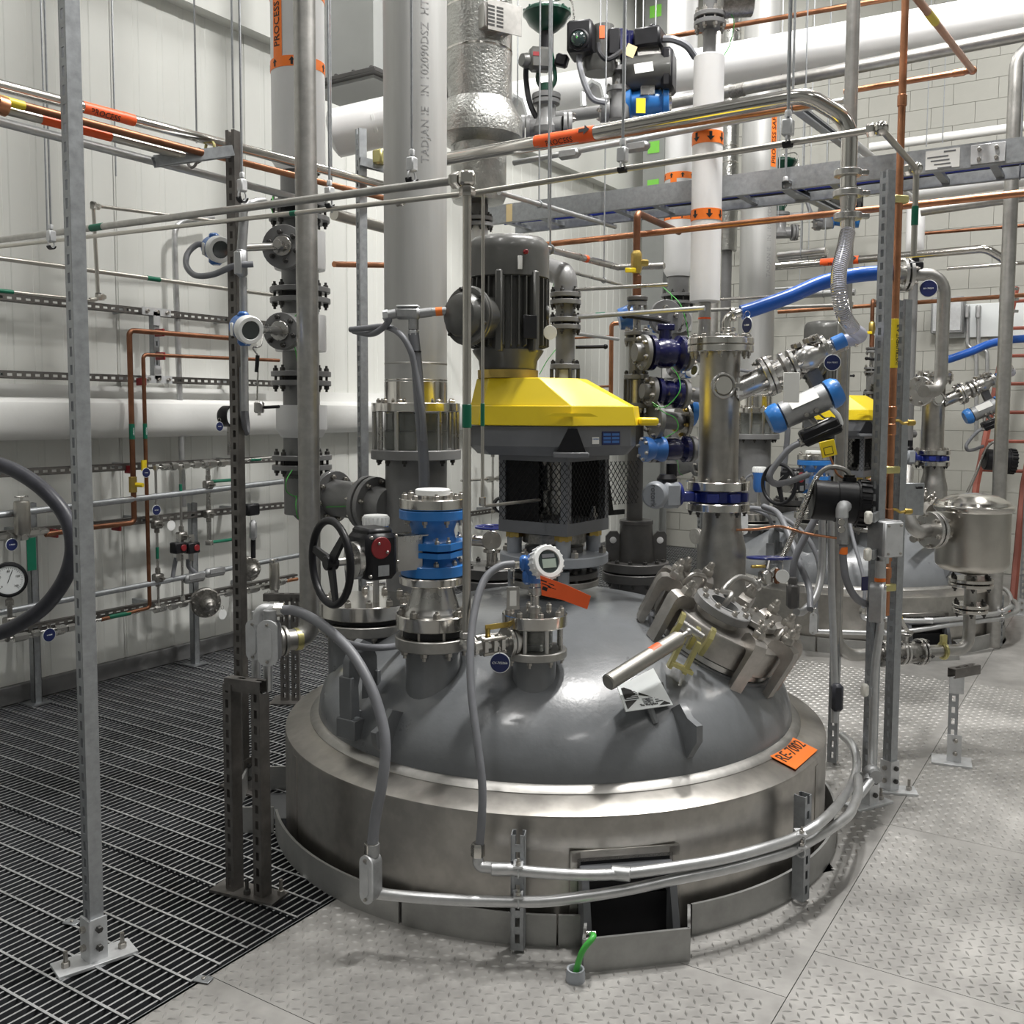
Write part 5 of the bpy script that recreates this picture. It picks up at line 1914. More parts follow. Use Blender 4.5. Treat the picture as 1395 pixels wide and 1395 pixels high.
for (y0, y1) in ((280, 300), (395, 411), (509, 523), (622, 637)):
    zc = (sl.z(y0) + sl.z(y1)) / 2
    joint(ls, V((sl.p.x, sl.p.y, zc)), UP, sl.r(40), .024, max(.02, (sl.z(y0) - sl.z(y1)) - .03), 8, .013, bm='dark_bolt')
for y0, y1, tp in ((316, 368, 0), (430, 479, 0), (552, 586, 1)):
    pr = [(0, sl.z(y1)), (sl.r(33), sl.z(y1)), (sl.r(34), sl.z(y1 - 2)), (sl.r(34), sl.z(y0)), (0, sl.z(y0))]
    if tp:
        pr = [(0, sl.z(y1 + 10)), (sl.r(27), sl.z(y1 + 10))] + pr[1:]
    MB().lathe(pr, V((sl.p.x, sl.p.y, 0)), UP, 36).build('cladding', 'white_pvc', ls)
MB().lathe([(0, sl.z(700)), (sl.r(13), sl.z(700)), (sl.r(18), sl.z(675)), (sl.r(26), sl.z(645)), (0, sl.z(645))], V((sl.p.x, sl.p.y, 0)), UP, 30).build('reducer', 'iron', ls)
MB().cyl(sl.o(690), b1_ + AXB * .0, .08, n=24).build('elbow', 'pipe_paint', ls)
for pts in ([(404, 428, 4.58), (397, 440, 4.52), (396, 455, 4.5), (402, 475, 4.55), (407, 505, 4.56), (409, 515, 4.55)], [(398, 640, 4.55), (390, 655, 4.5), (391, 670, 4.52), (405, 678, 4.6)], [(404, 675, 4.58), (403, 690, 4.55), (406, 705, 4.55), (415, 712, 4.55)], [(372, 268, 4.55), (370, 285, 4.5), (376, 297, 4.52)]):
    MB().tube(spline([at(*q) for q in pts]), .0022, 6).build('bonding_wire', 'bright_green', ls)
# side ports with transmitters
def side_port(y, px, label, label2, body_px, body_py, r=.085, bd=4.30):
    p = sl.o(y)
    q = at(px, y, 4.48)
    a = V((q.x - p.x, q.y - p.y, 0)).normalized()
    t = thing('side_port', label, 'flange', p + a * .1)
    MB().cyl(p + a * .1, q, .055, n=20).disc(q - a * .045, a, r, .022, 28).disc(q - a * .018, a, r, .022, 28).build('flange', 'pipe_paint', t)
    f = MB().disc(q + a * .004, a, .045, .02, 20).build('boss', 'stainless', t)
    bolts(f, q + a * .004, a, .065, 6, .012, .028, 'dark_bolt')
    c = at(body_px, body_py, bd)
    tr = thing('pressure_transmitter', label2, 'transmitter', c)
    MB().cyl(q + a * .02, c + (q - c).normalized() * .06, .017, n=14).nut(q + a * .05, a, .024, .03).build('process_stem', 'stainless', tr)
    ad = (RT * .62 - H * .74 - UP * .22).normalized()
    hb = MB().lathe([(0, -.075), (.035, -.075), (.048, -.06), (.05, .0), (0, .0)], c, ad, 24)
    hb.box(c - UP * .045 - ad * .02, (.05, .05, .05), MX.Rotation(YAW, 3, 'Z'), .01)
    hb.box(c + UP * .05 - ad * .03, (.04, .04, .025), MX.Rotation(YAW, 3, 'Z'), .008)
    hb.build('housing', 'transmitter_blue', tr)
    ho = MB().lathe([(0, .0), (.054, .0), (.056, .006), (.056, .032), (.052, .04), (.038, .04), (.036, .036), (0, .036)], c, ad, 30).build('display_cap', 'white_plastic', tr)
    MB().disc(c + ad * .035, ad, .036, .003, 24).build('window', 'lens', ho)
    MB().box(c - UP * .01 - ad * .03 + ad.cross(UP) * .045, (.012, .04, .05), MX.Rotation(YAW, 3, 'Z'), .002).build('side_plate', 'paper', tr)
    return t, tr, c


t1, tr1, c1 = side_port(336, 386, 'upper gray flanged side port on the white clad riser', 'upper blue transmitter with dark round window left of riser', 296, 339, .10, 4.2)
t2, tr2, c2_ = side_port(451, 383, 'lower gray flanged side port on the white clad riser', 'lower blue transmitter with dark round window left of riser', 336, 448, .085, 3.88)
mark(ls, t1, tr1, t2, tr2)
# copper drain below the lower transmitter with small valve
tc = thing('sample_line', 'thin sampling tube with small valve below lower transmitter', 'tube', at(350, 545, 4.3))
MB().tube(fillet([at(358, 455, 4.36), at(355, 475, 4.3), at(340, 470, 4.3), at(352, 485, 4.3), at(350, 545, 4.3)], .02), .004, 8).build('tube', 'stainless', tc)
MB().box(at(353, 555, 4.3), (.04, .035, .05), MX.Rotation(YAW, 3, 'Z'), .006).cyl(at(353, 562, 4.3), at(353, 566, 4.3), .008, n=8).cyl(at(350, 521, 4.3), at(350, 525, 4.3), .011, n=6).build('valve', 'stainless', tc)
MB().cyl(at(360, 555, 4.3), at(380, 554, 4.26), .007, n=8).build('lever', 'black_plastic', tc)
MB().cyl(at(351, 484, 4.3), at(349.5, 507, 4.3), .009, n=8).build('sleeve', 'black_rubber', tc)

# steel column pipe with bottom bend
ps0, ps1 = at(414, 400, 4.08), at(431, 842, 4.08)
xy = V((at(421, 640, 4.08).x, at(421, 640, 4.08).y, 0))
zt_, zb_ = 5.9, at(431, 868, 4.08).z
cp2 = thing('drain_riser', 'bare steel riser pipe bending left beside the blind nozzle', 'pipe', xy + UP * zb_)
eb_ = at(378, 868, 4.0)
MB().tube(fillet([xy + UP * zt_, xy + UP * zb_, V((eb_.x, eb_.y, zb_))], .13, 10), .0445, 24).build('riser', 'milled', cp2)
dE = (V((eb_.x, eb_.y, 0)) - xy).normalized()
for q in (.0, .02):
    MB().disc(V((eb_.x, eb_.y, zb_)) - dE * (q + .015), dE, .062, .014, 24).build('end_flange', 'milled', cp2)
MB().cyl(V((eb_.x, eb_.y, zb_)) - dE * .10, V((eb_.x, eb_.y, zb_)) - dE * .075, .048, n=20).build('yellow_clamp', 'zinc_yellow', cp2)
mark(cp2)

# narrow stacks behind the motor and right of it
sf = ST(770, 450, 4.62)
fs_ = thing('vent_stack', 'short gray vent stack with elbow and flanges behind motor', 'pipe', sf.o(620))
sf.cyl(fs_, 'pipe', 'pipe_paint', 400, 505, 13)
for y in (407, 441):
    joint(fs_, sf.o(y), UP, sf.r(21), .022, .012, 6, .011, bm='dark_bolt')
MB().tube(fillet([sf.o(402), sf.o(374), at(742, 366, 4.8)], .1), .055, 16).build('elbow', 'pipe_paint', fs_)
sf.flange(fs_, 'pipe_paint', 496, 503, 20, 6, .011, 'dark_bolt', True, name='cage_flange')
sf.cyl(fs_, 'glass', 'white_pvc', 503, 560, 13)
for i in range(6):
    a = .4 + 2 * pi * i / 6
    MB().cyl(sf.o(560) + V((cos(a), sin(a), 0)) * sf.r(18), sf.o(502) + V((cos(a), sin(a), 0)) * sf.r(18), .009, n=6).build('tie_rod', 'iron', fs_)
sf.flange(fs_, 'pipe_paint', 560, 567, 20, 6, .011, 'dark_bolt', False, True, name='cage_flange')
sf.cyl(fs_, 'pipe', 'pipe_paint', 567, 850, 13)
MB().cyl(sf.o(473) + RT * .05, sf.o(472) + RT * .19, .008, n=8).sph(sf.o(472) + RT * .19, .012).build('lever', 'black_plastic', fs_)
for pts in ([(752, 395, 4.8), (757, 380, 4.75), (765, 385, 4.78), (777, 395, 4.83), (783, 410, 4.83)], [(758, 475, 4.85), (745, 492, 4.75), (735, 510, 4.7)]):
    MB().tube(spline([at(*q) for q in pts]), .0022, 6).build('bonding_wire', 'bright_green', fs_)
mark(fs_)

sG = ST(867, 500, 4.62)
gs = thing('feed_stack', 'slim flanged feed stack right of the yellow guard', 'pipe', sG.o(700))
sG.cyl(gs, 'copper_stub', 'copper_dark', 375, 405, 5)
sG.flange(gs, 'iron', 404, 410, 14, 4, .01, 'dark_bolt', False)
sG.flange(gs, 'pipe_paint', 411, 417, 13, 4, .01, 'bolt_steel', False, True)
for dx in (-2.5, 2.5):
    q0, q1 = sG.o(417) + RT * dx * .0036, sG.o(452) + RT * dx * .0036
    MB().cyl(q1, q0, .010, n=10).build('steel_tube', 'stainless', gs)
joint(gs, sG.o(459), UP, sG.r(17), .018, .012, 6, .010, bm='bolt_steel')
sG.cyl(gs, 'pipe', 'pipe_paint', 463, 512, 11)
sG.flange(gs, 'pipe_paint', 510, 517, 17, 6, .010, 'dark_bolt', True, name='cage_flange')
sG.cyl(gs, 'glass_body', 'milled', 517, 550, 11)
for i in range(6):
    a = .2 + 2 * pi * i / 6
    c = V((cos(a), sin(a), 0)) * sG.r(15)
    MB().cyl(sG.o(550) + c, sG.o(516) + c, .008, n=6).build('tie_rod', 'iron', gs)
sG.flange(gs, 'pipe_paint', 549, 556, 19, 6, .010, 'bolt_steel', False, True, name='cage_flange')
sG.cyl(gs, 'pipe', 'iron', 556, 712, 11)
mark(gs)


def navy_valve(px, py, d, ax, r, L, label, lever=False):
    """flanged ball valve on a horizontal branch that starts at the feed stack"""
    p = at(px, py, d)
    a = V(ax).normalized()
    t = thing('navy_ball_valve', label, 'valve', p)
    MB().lathe([(0, -L / 2), (r, -L / 2), (r, -L / 2 + .02), (r * .72, -L / 2 + .035), (r * .85, -L * .12), (r * .85, L * .12), (r * .72, L / 2 - .035), (r, L / 2 - .02), (r, L / 2), (0, L / 2)], p, a, 24).build('valve_body', 'navy', t)
    for s_ in (-1, 1):
        f = MB().disc(p + a * s_ * (L / 2 + .012), a * s_, r, .022, 24).build('flange', 'pipe_paint', t)
        bolts(f, p + a * s_ * (L / 2 + .034), a * s_, r * .8, 6, .011, .02, 'bolt_steel')
    MB().cyl(p - a * (L / 2 + .03), p - a * (L / 2 + .07), r * .5, n=16).cyl(p + a * (L / 2 + .03), p + a * (L / 2 + .16), r * .5, n=16).build('stub', 'pipe_paint', t)
    if lever:
        MB().cyl(p + UP * r * .7, p + UP * (r + .03), .03, n=14).box(p + UP * (r + .035), (.08, .06, .03), MX.Rotation(YAW, 3, 'Z'), .005).build('bonnet', 'navy', t)
        MB().tube(fillet([p + UP * (r + .055) + RT * .02, p + UP * (r + .07) - RT * .03, p + UP * (r + .09) - RT * .19], .02), .011, 8).sph(p + UP * (r + .09) - RT * .19, .016).build('lever', 'black_plastic', t)
    return t


ax_ = RT * .95 + H * .3
mark(navy_valve(906, 481, 4.55, ax_, .082, .17, 'upper navy ball valve with black lever behind the upright spool', True))
mark(navy_valve(909, 535, 4.55, RT * .95 + H * .3 - UP * .05, .07, .12, 'middle navy valve beside the caged feed stack'))
mark(navy_valve(915, 612, 4.6, ax_, .062, .16, 'lower dark navy valve beside the gear housing'))
e_ = thing('branch_spool', 'gray flanged pipe spool between middle and lower navy valves', 'pipe', at(905, 570, 4.6))
MB().tube([at(893, 571, 4.55), at(925, 574, 4.7)], .042, 18).build('tube', 'pipe_paint', e_)
for px, d in ((890, 4.53), (928, 4.72)):
    f = MB().disc(at(px, 572, d), ax_, .09, .022, 26).build('flange', 'pipe_paint' if px < 900 else 'cast_steel', e_)
    bolts(f, at(px, 572, d), -V(ax_), .072, 6, .011, .02, 'brass' if px > 900 else 'bolt_steel')
MB().lathe([(0, 0), (.075, 0), (.075, .03), (0, .03)], at(935, 560, 4.72), ax_, 24).build('blue_cover', 'sky_blue', e_)
mark(e_)
bs_ = thing('blue_strainer', 'blue rounded check valve right of the gear housing', 'valve', at(890, 612, 4.5))
MB().lathe([(0, -.05), (.058, -.05), (.058, -.03), (.045, 0), (.058, .04), (.058, .05), (0, .05)], at(890, 612, 4.5), ax_, 24).build('body', 'transmitter_blue', bs_)
bolts(bs_, at(890, 612, 4.5) - V(ax_).normalized() * .05, -V(ax_), .047, 6, .009, .014)
mark(bs_)
for n_i, pts in enumerate(([(897, 386, 4.6), (913, 400, 4.55), (927, 415, 4.5), (935, 440, 4.5), (938, 460, 4.55)], [(915, 500, 4.4), (925, 515, 4.4), (925, 535, 4.38), (905, 555, 4.38), (888, 548, 4.4)], [(890, 552, 4.4), (905, 562, 4.38), (920, 570, 4.4), (923, 585, 4.4), (905, 597, 4.4)])):
    solo(MB().tube(spline([at(*q) for q in pts]), .0022, 6), 'bonding_wire', 'bright_green', ('thin green bonding wire hanging above the upper navy valve', 'thin green bonding wire looping over the middle navy valve', 'thin green bonding wire looping over the gray branch spool')[n_i], 'wire')
# pale blue transmitter with round flange behind the white pipe
tq = at(905, 433, 4.75)
tf = thing('flanged_transmitter', 'gray round flange with blue transmitter above upper navy valve', 'transmitter', tq)
aq = (RT * .25 - H * .9).normalized()
MB().disc(tq, aq, .085, .03, 26).build('flange', 'pipe_paint', tf)
bolts(tf, tq + aq * .03, aq, .045, 4, .013, .02, 'bolt_steel')
MB().cyl(tq - RT * .06, tq - RT * .16, .035, n=16).build('white_neck', 'white_plastic', tf)
MB().lathe([(0, 0), (.055, 0), (.06, .02), (.05, .07), (0, .07)], tq - RT * .15 + UP * .005, -RT - UP * .2, 20).build('housing', 'transmitter_blue', tf)
# ------------------------------------------------------------------ overhead pipes, hangers, tray
def hanger(px, py, d, label, r=.014, m='galvanized', top=6.58, rod=.0045, two=False):
    p = at(px, py, d)
    t = thing('pipe_hanger', label, 'hanger', p)
    mb = MB()
    for s_ in ((-1, 1) if two else (0,)):
        mb.cyl(p + UP * (r + .03) + RT * s_ * .022, V((p.x, p.y, top)) + RT * s_ * .022, rod, n=6)
    mb.build('rod' if not two else 'rods', m, t)
    if two:
        t.children[0]['kind'] = 'stuff'
    cz = MB()
    cz.torus(p + UP * .006, EX, r + .005, .0035, 18, 6)
    cz.box(p + UP * (r + .03), (.03, .03, .045), None, .004)
    cz.build('clamp', 'galvanized_light', t)
    MB().nut(p + UP * (r + .06), UP, .010, .018).build('rod_nut', 'galvanized_light', t)
    MB().lathe([(r + .001, -.012), (r + .006, -.012), (r + .006, .012), (r + .001, .012)], p, EX, 16, a0=pi / 2, a1=pi * 1.5, x=UP).build('cushion', 'black_rubber', t)
    return t


hanger(330, 269, 3.72, 'rod hanger on dark overhead tube above upper transmitter', .014)
hanger(561, 243, 3.22, 'rod hanger on dark overhead tube before the vapor pipe', .014)
hanger(449, 278, 3.70, 'small rod hanger on slim tube beside the white riser', .009)
hanger(70, 335, 4.1, 'small rod hanger on slim tube left of the foreground strut', .009)
hanger(848, 229, 3.05, 'rod hanger on slim tube below overhead valves', .009)
hanger(1073, 194, 2.76, 'rod hanger on slim tube left of the polished bend', .009)


def hx(px0, py0, d0, px1, py1):
    p0 = at(px0, py0, d0)
    return p0, aty(px1, py1, p0.y)


def hy(px0, py0, d0, px1, py1):
    p0 = at(px0, py0, d0)
    return p0, atx(px1, py1, p0.x)


# polished process pipe with bend and ferrules
a_, b_ = hx(1098, 129, 3.85, 575, 212)
e1, e2 = at(1158, 172, 3.85), at(1155, 268, 3.85)
z_ = a_.z
pp_ = pipe('process_pipe', 'polished overhead process pipe bending down to the clear hose', 'pipe', [V((b_.x, b_.y, z_ - .02)), V((a_.x, a_.y, z_)), V((e1.x, e1.y, e1.z + .02)), V((e2.x, e2.y, e2.z))], .031, 'polished', rad=.13, n=20)
for y0, r in ((236, .052), (264, .056), (295, .054)):
    c = at(1155, y0, 3.85)
    MB().disc(c - UP * .012, UP, r, .024, 22).box(c + RT * r - H * .01, (.05, .02, .02), MX.Rotation(YAW, 3, 'Z'), .003).build('clamp', 'stainless', pp_)
MB().lathe([(0, 0), (.026, 0), (.036, .10), (0, .10)], at(1155, 292, 3.85), UP, 18).build('reducer', 'stainless', pp_)
MB().cyl(at(1155, 318, 3.85), at(1155, 296, 3.85), .026, n=16).build('hose_tail', 'polished', pp_)
mark(pp_)
d1 = (V((a_.x, a_.y, z_)) - b_).normalized()
snap = lambda v: V((v.x, a_.y, z_ - .02 * (a_.x - v.x) / (a_.x - b_.x)))
lc = snap(aty(765, 184, a_.y))
MB(fr(V((lc.x, lc.y, lc.z)), -EX, -EY - UP * .6)).lathe([(.0318, -.13), (.0318, .13)], n=12, a0=-1.2, a1=1.2).build('label_strip', 'orange_red', pp_)
cc = V((lc.x, lc.y, lc.z))
fac = (-EY * .8 - UP * .6).normalized()
text('PROCESS', .034, cc + fac * .032, EX, fac.cross(EX), 'print_black', pp_, (cc, EX, .0320))
l2 = snap(aty(800, 176, a_.y))
MB(fr(l2, -EX, -EY)).lathe([(.0320, -.04), (.0320, .04)], n=20).build('label_band', 'orange_red', pp_)
arx = MB()
o_ = l2 + (-EY * .95 + UP * .3).normalized() * .0335
u_ = (EY * .3 + UP * .95).normalized()
for P in arrow(0, .055, True):
    arx.add([o_ + EX * (y - .027) + u_ * x for x, y in P], [tuple(range(len(P)))])
arx.build('arrow_print', 'print_black', pp_)
for px, py in ((1006, 153), (1045, 146)):
    pass
ov = []


def xpipe(name, label, px0, py0, d0, px1, py1, r, m, cat='pipe', n=12, along='x', ext=0.0, hang=None):
    p, q = (hx if along == 'x' else hy)(px0, py0, d0, px1, py1)
    if ext:
        q = q + (q - p).normalized() * ext
    t = thing(name, label, cat, p)
    MB().cyl(p, q, r, n=n).build('tube', m, t)
    if hang is not None:
        c = p.lerp(q, hang)
        MB().cyl(c, V((c.x, c.y, 6.6)), .004, n=6).torus(c, q - p, r + .004, .003, 16, 5).build('support_rod', 'galvanized', t)
    return t, p, q


# big white clad pipe and steel pipe in front of the block wall
_, CP, _ = xpipe('clad_pipe', 'large white clad pipe running high along the block wall', 690, 138, 8.0, 1395, 18, .135, 'white_pvc', n=32, ext=1.5)
CPY = CP.y
t, p, q = xpipe('steel_pipe', 'weathered steel pipe under the large white clad pipe', 915, 140, 6.9, 1395, 47, .040, 'milled', n=18, ext=1.5)
for px, py in ((1000, 124), (1010, 122)):
    c = aty(px, py, p.y)
    collar(t, c, EX, .045, .05, 'cast_steel')
# white elbow at the left, running into the heat exchanger
w0, w1 = at(456, 182, 5.3), at(612, 146, 5.3)
wp = pipe('clad_pipe', 'white clad elbow pipe ending left of the vapor pipe', 'pipe', [w0 - UP * .0, w1], .125, 'white_pvc', n=30)
MB().lathe([(0, -.03), (.08, -.025), (.115, -.008), (.125, .01), (0, .01)], w0, w1 - w0, 30).build('end_cap', 'white_pvc', wp)
collar(wp, w0.lerp(w1, .36), w1 - w0, .128, .02, 'white_plastic', 'band')
# jacketed exchanger
sx_ = ST(652, 150, 5.25)
ex = thing('insulated_exchanger', 'silvery embossed insulated vessel hanging behind the vapor pipe', 'vessel', sx_.o(290))
prj = [(0, sx_.z(268)), (.06, sx_.z(272)), (sx_.r(38), sx_.z(266)), (sx_.r(39), sx_.z(190)), (sx_.r(40), sx_.z(188))]
MB().lathe([(0, sx_.z(280)), (sx_.r(34), sx_.z(276)), (sx_.r(37), sx_.z(268)), (sx_.r(37), sx_.z(186)), (0, sx_.z(186))], V((sx_.p.x, sx_.p.y, 0)), UP, 40).build('lower_jacket', 'embossed', ex)
MB().lathe([(0, sx_.z(202)), (sx_.r(40), sx_.z(200)), (sx_.r(58), sx_.z(190)), (sx_.r(58), sx_.z(166)), (sx_.r(45), sx_.z(141)), (0, sx_.z(141))], V((sx_.p.x, sx_.p.y, 0)), UP, 44).build('skirt', 'embossed', ex)
MB().cyl(sx_.o(143), V((sx_.p.x, sx_.p.y, 5.8)), sx_.r(44), n=44).build('jacket', 'embossed', ex)
for y in (14, 72, 141):
    sx_.cyl(ex, 'strap', 'polished', y, y + 3, 44.6, n=44, ch=.001)
nbp = sx_.o(42) + (-H * .75 + RT * .45).normalized() * sx_.r(45)
Rn_ = MX.Rotation(YAW + RD(31), 3, 'Z')
MB().box(nbp - H * .0, (.17, .07, .12), Rn_, .004).build('plate_bracket', 'stainless', ex)
pl = MB().box(nbp - Rn_ @ V((-.03, .04, 0)), (.20, .004, .15), Rn_, .002).build('name_plate', 'milled', ex)
rows = MB()
for i in range(6):
    for j in range(2):
        rows.box(nbp - Rn_ @ V((-.0 + .05 * j, .0425, .05 - i * .018)), (.038, .001, .010), Rn_)
rows.build('plate_print', 'print_black', pl)
sx_.cyl(ex, 'bottom_nozzle', 'iron', 276, 300, 13)
joint(ex, sx_.o(303), UP, sx_.r(20), .02, .01, 8, .010)
MB().cyl(sx_.o(305), sx_.o(345), sx_.r(13), n=20).build('pipe', 'white_pvc', ex)
MB().cyl(sx_.o(345), sx_.o(420), sx_.r(12), n=20).build('pipe', 'pipe_paint', ex)
joint(ex, sx_.o(385), UP, sx_.r(20), .02, .01, 8, .010)
for i in range(3):
    pass
# square duct hanging from above
dp = at(502, 60, 5.9)
dz = at(502, 133, 5.9).z
du = thing('gray_duct', 'gray square duct ending in flange left of the vapor pipe', 'duct', V((dp.x, dp.y, dz)))
MB().box((dp.x, dp.y, (dz + 6.4) / 2), (.5, .5, 6.4 - dz)).build('shell', 'gray_wall_paint', du)
MB().box((dp.x, dp.y, dz + .03), (.60, .60, .025), None, .003).build('end_flange', 'iron', du)
bt = MB()
for i in range(5):
    bt.nut((dp.x - .26 + .13 * i, dp.y - .28, dz + .042), UP, .012, .012)
stuff(bt.build('bolts', 'dark_bolt', du))

# cable tray: side rails, rungs, blue cables
def tray(label, px0, py0, d0, px1, py1, h=.105, w=.32, cables=True, ext=1.2):
    p, q = hx(px0, py0, d0, px1, py1)
    q = V((q.x, q.y, (p.z + q.z) / 2)) + EX * ext
    p = V((p.x, p.y, q.z))
    t = thing('cable_tray', label, 'cable tray', p)
    L = q.x - p.x
    c = (p + q) / 2
    for dy in (0, w):
        MB().box(c + EY * dy, (L, .004, h)).box(c + EY * (dy + .012) + UP * (h / 2), (L, .026, .004)).box(c + EY * (dy + .012) - UP * (h / 2), (L, .026, .004)).build('side_rail', 'galvanized', t)
    n = int(L / .23)
    rb = MB().box((0, 0, 0), (.035, w, .02))
    me = bpy.data.meshes.new('rung')
    me.from_pydata(rb.v, [], rb.f)
    me.materials.append(MT['galvanized'])
    for i in range(n):
        inst(me, 'rung', MX.Translation((p.x + .1 + i * L / n, p.y + w / 2, p.z - h / 2 + .02)), t)
    if cables:
        for i in range(7):
            y = .05 + .035 * i
            zz_ = -h / 2 + .04 + random.uniform(0, .012)
            pts = [p + EX * (L * k / 8) + EY * (y + random.uniform(-.02, .02)) + UP * (zz_ + random.uniform(-.004, .01)) for k in range(9)]
            MB().tube(spline(pts, 3), .011, 6).build('cable', 'cable_blue' if i % 3 else 'black_rubber', t)
    return t, p, q


tt, p, q = tray('long galvanized cable tray with blue cables crossing behind motor', 663, 303, 5.9, 1395, 191)
hg = hx(1395, 191, 5.0, 663, 303)
spl = MB()
c = aty(1346, 212, p.y)
MB().box(V((c.x, p.y - .006, p.z)), (.14, .006, .085), None, .001).build('splice_plate', 'galvanized_light', tt)
for i in (-1, 1):
    for j in (-1, 1):
        inst(bolt_mesh(.009, .012, 'bolt_steel'), 'bolt', fr((c.x + i * .035, p.y - .009, p.z + j * .022), -EY), tt)
c = aty(1284, 222, p.y)
lbp = MB().box(V((c.x, p.y - .004, p.z)), (.145, .003, .085), None).build('paper_label', 'paper', tt)
tx_ = MB()
for i in range(4):
    tx_.box(V((c.x - .02 + .01 * i, p.y - .006, p.z + .012 - .017 * i)), (.09 - .01 * i, .001, .006))
tx_.box(V((c.x + .03, p.y - .006, p.z + .032)), (.05, .001, .007))
stuff(tx_.build('handwriting', 'gear_paint', lbp))
c = aty(694, 298, p.y)
MB().box(V((c.x, p.y - .003, p.z)), (.04, .003, .1)).build('manila_tape', 'manila', tt)

# copper lines
cu1, p, q = xpipe('copper_pipe', 'long copper pipe crossing level under the cable tray', 735, 334, 5.0, 1395, 263, .0145, 'copper', ext=1.0)
cu2, p5, q5 = xpipe('copper_pipe', 'high copper pipe crossing above the white band risers', 893, 53, 6.2, 1250, -8, .0145, 'copper', ext=1.5)
e_ = at(1325, 96, 4.4)
f0 = atx(1248, -4, e_.x)
f1 = aty(1150, 125, e_.y)
cu3 = pipe('copper_pipe', 'copper pipe with a yellow band turning at upper right', 'pipe', [f0 + (f0 - e_).normalized() * .6, e_, f1], .0135, 'copper', rad=.03)
yb = e_.lerp(f0, .78)
collar(cu3, yb, e_ - f0, .0145, .16, 'tape_yellow', 'yellow_band')
text('AIR ▸', .018, yb + (-H).normalized() * .0147, (e_ - f0), (e_ - f0).cross(H), 'print_black', cu3)
MB().sph(e_, .019, 10).build('elbow', 'copper', cu3)
collar(cu3, e_.lerp(f1, .1), e_ - f1, .0165, .05, 'copper')
cv0, cv1 = at(1221, 385, 3.98), None
cxy = V((cv0.x, cv0.y, 0))
zc = lambda y: at(1221, y, 3.98).z
cu4 = pipe('copper_pipe', 'upright copper pipe with yellow label clamped to right struts', 'pipe', [cxy + UP * zc(838), cxy + UP * 6.3], .0148, 'copper', n=16)
for y in (137, 561, 585, 700, 727, 757, 780):
    collar(cu4, cxy + UP * zc(y), UP, .0185, .045, 'copper')
yl = collar(cu4, cxy + UP * zc(468), UP, .0156, .20, 'yellow', 'yellow_label')
text('INSTRUMENT AIR', .021, cxy + UP * zc(470) + (-H * .8 + RT * .6).normalized() * .0158, UP, (H * .6 + RT * .8) * -1, 'print_black', yl, (cxy + UP * zc(470), UP, .0158))
for y in (640, 800, 272):
    MB().box(cxy + UP * zc(y), (.07, .04, .03), MX.Rotation(YAW + .3, 3, 'Z'), .004).build('pipe_clamp', 'zinc_yellow', cu4)
for y, s_ in ((573, 1), (652, -1), (694, 1)):
    c = cxy + UP * zc(y)
    MB().tube(fillet([c, c + RT * s_ * .03, c + RT * s_ * .045 - UP * .012, c + RT * s_ * .09 - UP * .005], .01), .006, 8).nut(c + RT * s_ * .065 - UP * .008, RT, .012, .03).build('tap_fitting', 'brass' if y != 652 else 'copper', cu4)
xpipe('copper_pipe', 'copper pipe with yellow tape just below the process pipe', 700, 207, 5.0, 1098, 144, .013, 'copper', ext=.1, hang=.9)
# copper drop with brass valve feeding the slim stack
cb0, cb1 = at(868, 290, 4.62), at(867, 403, 4.62)
cu5 = pipe('copper_drop', 'copper drop with brass valve above the slim feed stack', 'pipe', [at(925, 316, 5.2), V((cb0.x, cb0.y, cb0.z)), V((cb0.x, cb0.y, cb1.z))], .0165, 'copper_dark', rad=.03)
MB().lathe([(0, -.05), (.018, -.05), (.026, -.03), (.026, .04), (.018, .055), (0, .055)], V((cb0.x, cb0.y, at(867, 358, 4.62).z)), UP, 8).nut(V((cb0.x, cb0.y, at(867, 358, 4.62).z)) + RT * .02, RT, .016, .035).build('valve_body', 'brass', cu5)
MB().box(V((cb0.x, cb0.y, at(867, 369, 4.62).z)) - RT * .03 - H * .02, (.05, .012, .022), MX.Rotation(YAW, 3, 'Z'), .003).build('yellow_lever', 'yellow', cu5)
mark(cu5)
# conduits and tubes in the middle distance
c8, p, q = xpipe('conduit_run', 'galvanized conduit with two cast bodies below the overhead valves', 700, 222, 5.4, 1150, 137, .015, 'conduit', 'conduit')
for px, py in ((776, 210), (869, 200)):
    c = aty(px, py, p.y)
    MB().box(c - EY * .0, (.13, .045, .05), None, .016).box(c - EY * .026, (.10, .006, .034), None, .002).build('conduit_body', 'cast_alu', c8)
xpipe('steel_tube', 'steel tube slanting toward the tray below the process pipe', 680, 262, 4.6, 838, 309, .013, 'conduit', along='y', hang=.3)
s10, p, q = xpipe('steel_tube', 'steel tube with red band slanting right of the motor top', 735, 336, 4.4, 842, 364, .017, 'stainless', along='y', hang=.12)
collar(s10, p.lerp(q, .55), q - p, .018, .03, 'orange_red', 'red_band')
MB().cyl(q, aty(905, 362, q.y), .016, n=10).sph(q, .017, 10).build('tube_return', 'stainless', s10)
xpipe('steel_tube', 'steel tube crossing behind the vent stack elbow', 742, 361, 4.9, 846, 388, .010, 'stainless', along='y', hang=.75)
xpipe('steel_tube', 'long steel tube behind the upper navy valve', 774, 433, 4.62, 960, 420, .011, 'conduit')
xpipe('steel_tube', 'slim steel tube just below the tee of feed stack', 774, 395, 4.62, 910, 388, .009, 'stainless')
xpipe('steel_tube', 'short steel tube right of vent stack lever', 774, 453, 4.62, 842, 462, .009, 'conduit', along='y')
xpipe('steel_tube', 'slim tube passing behind white pipe toward right post', 980, 408, 5.1, 1058, 404, .008, 'polished')
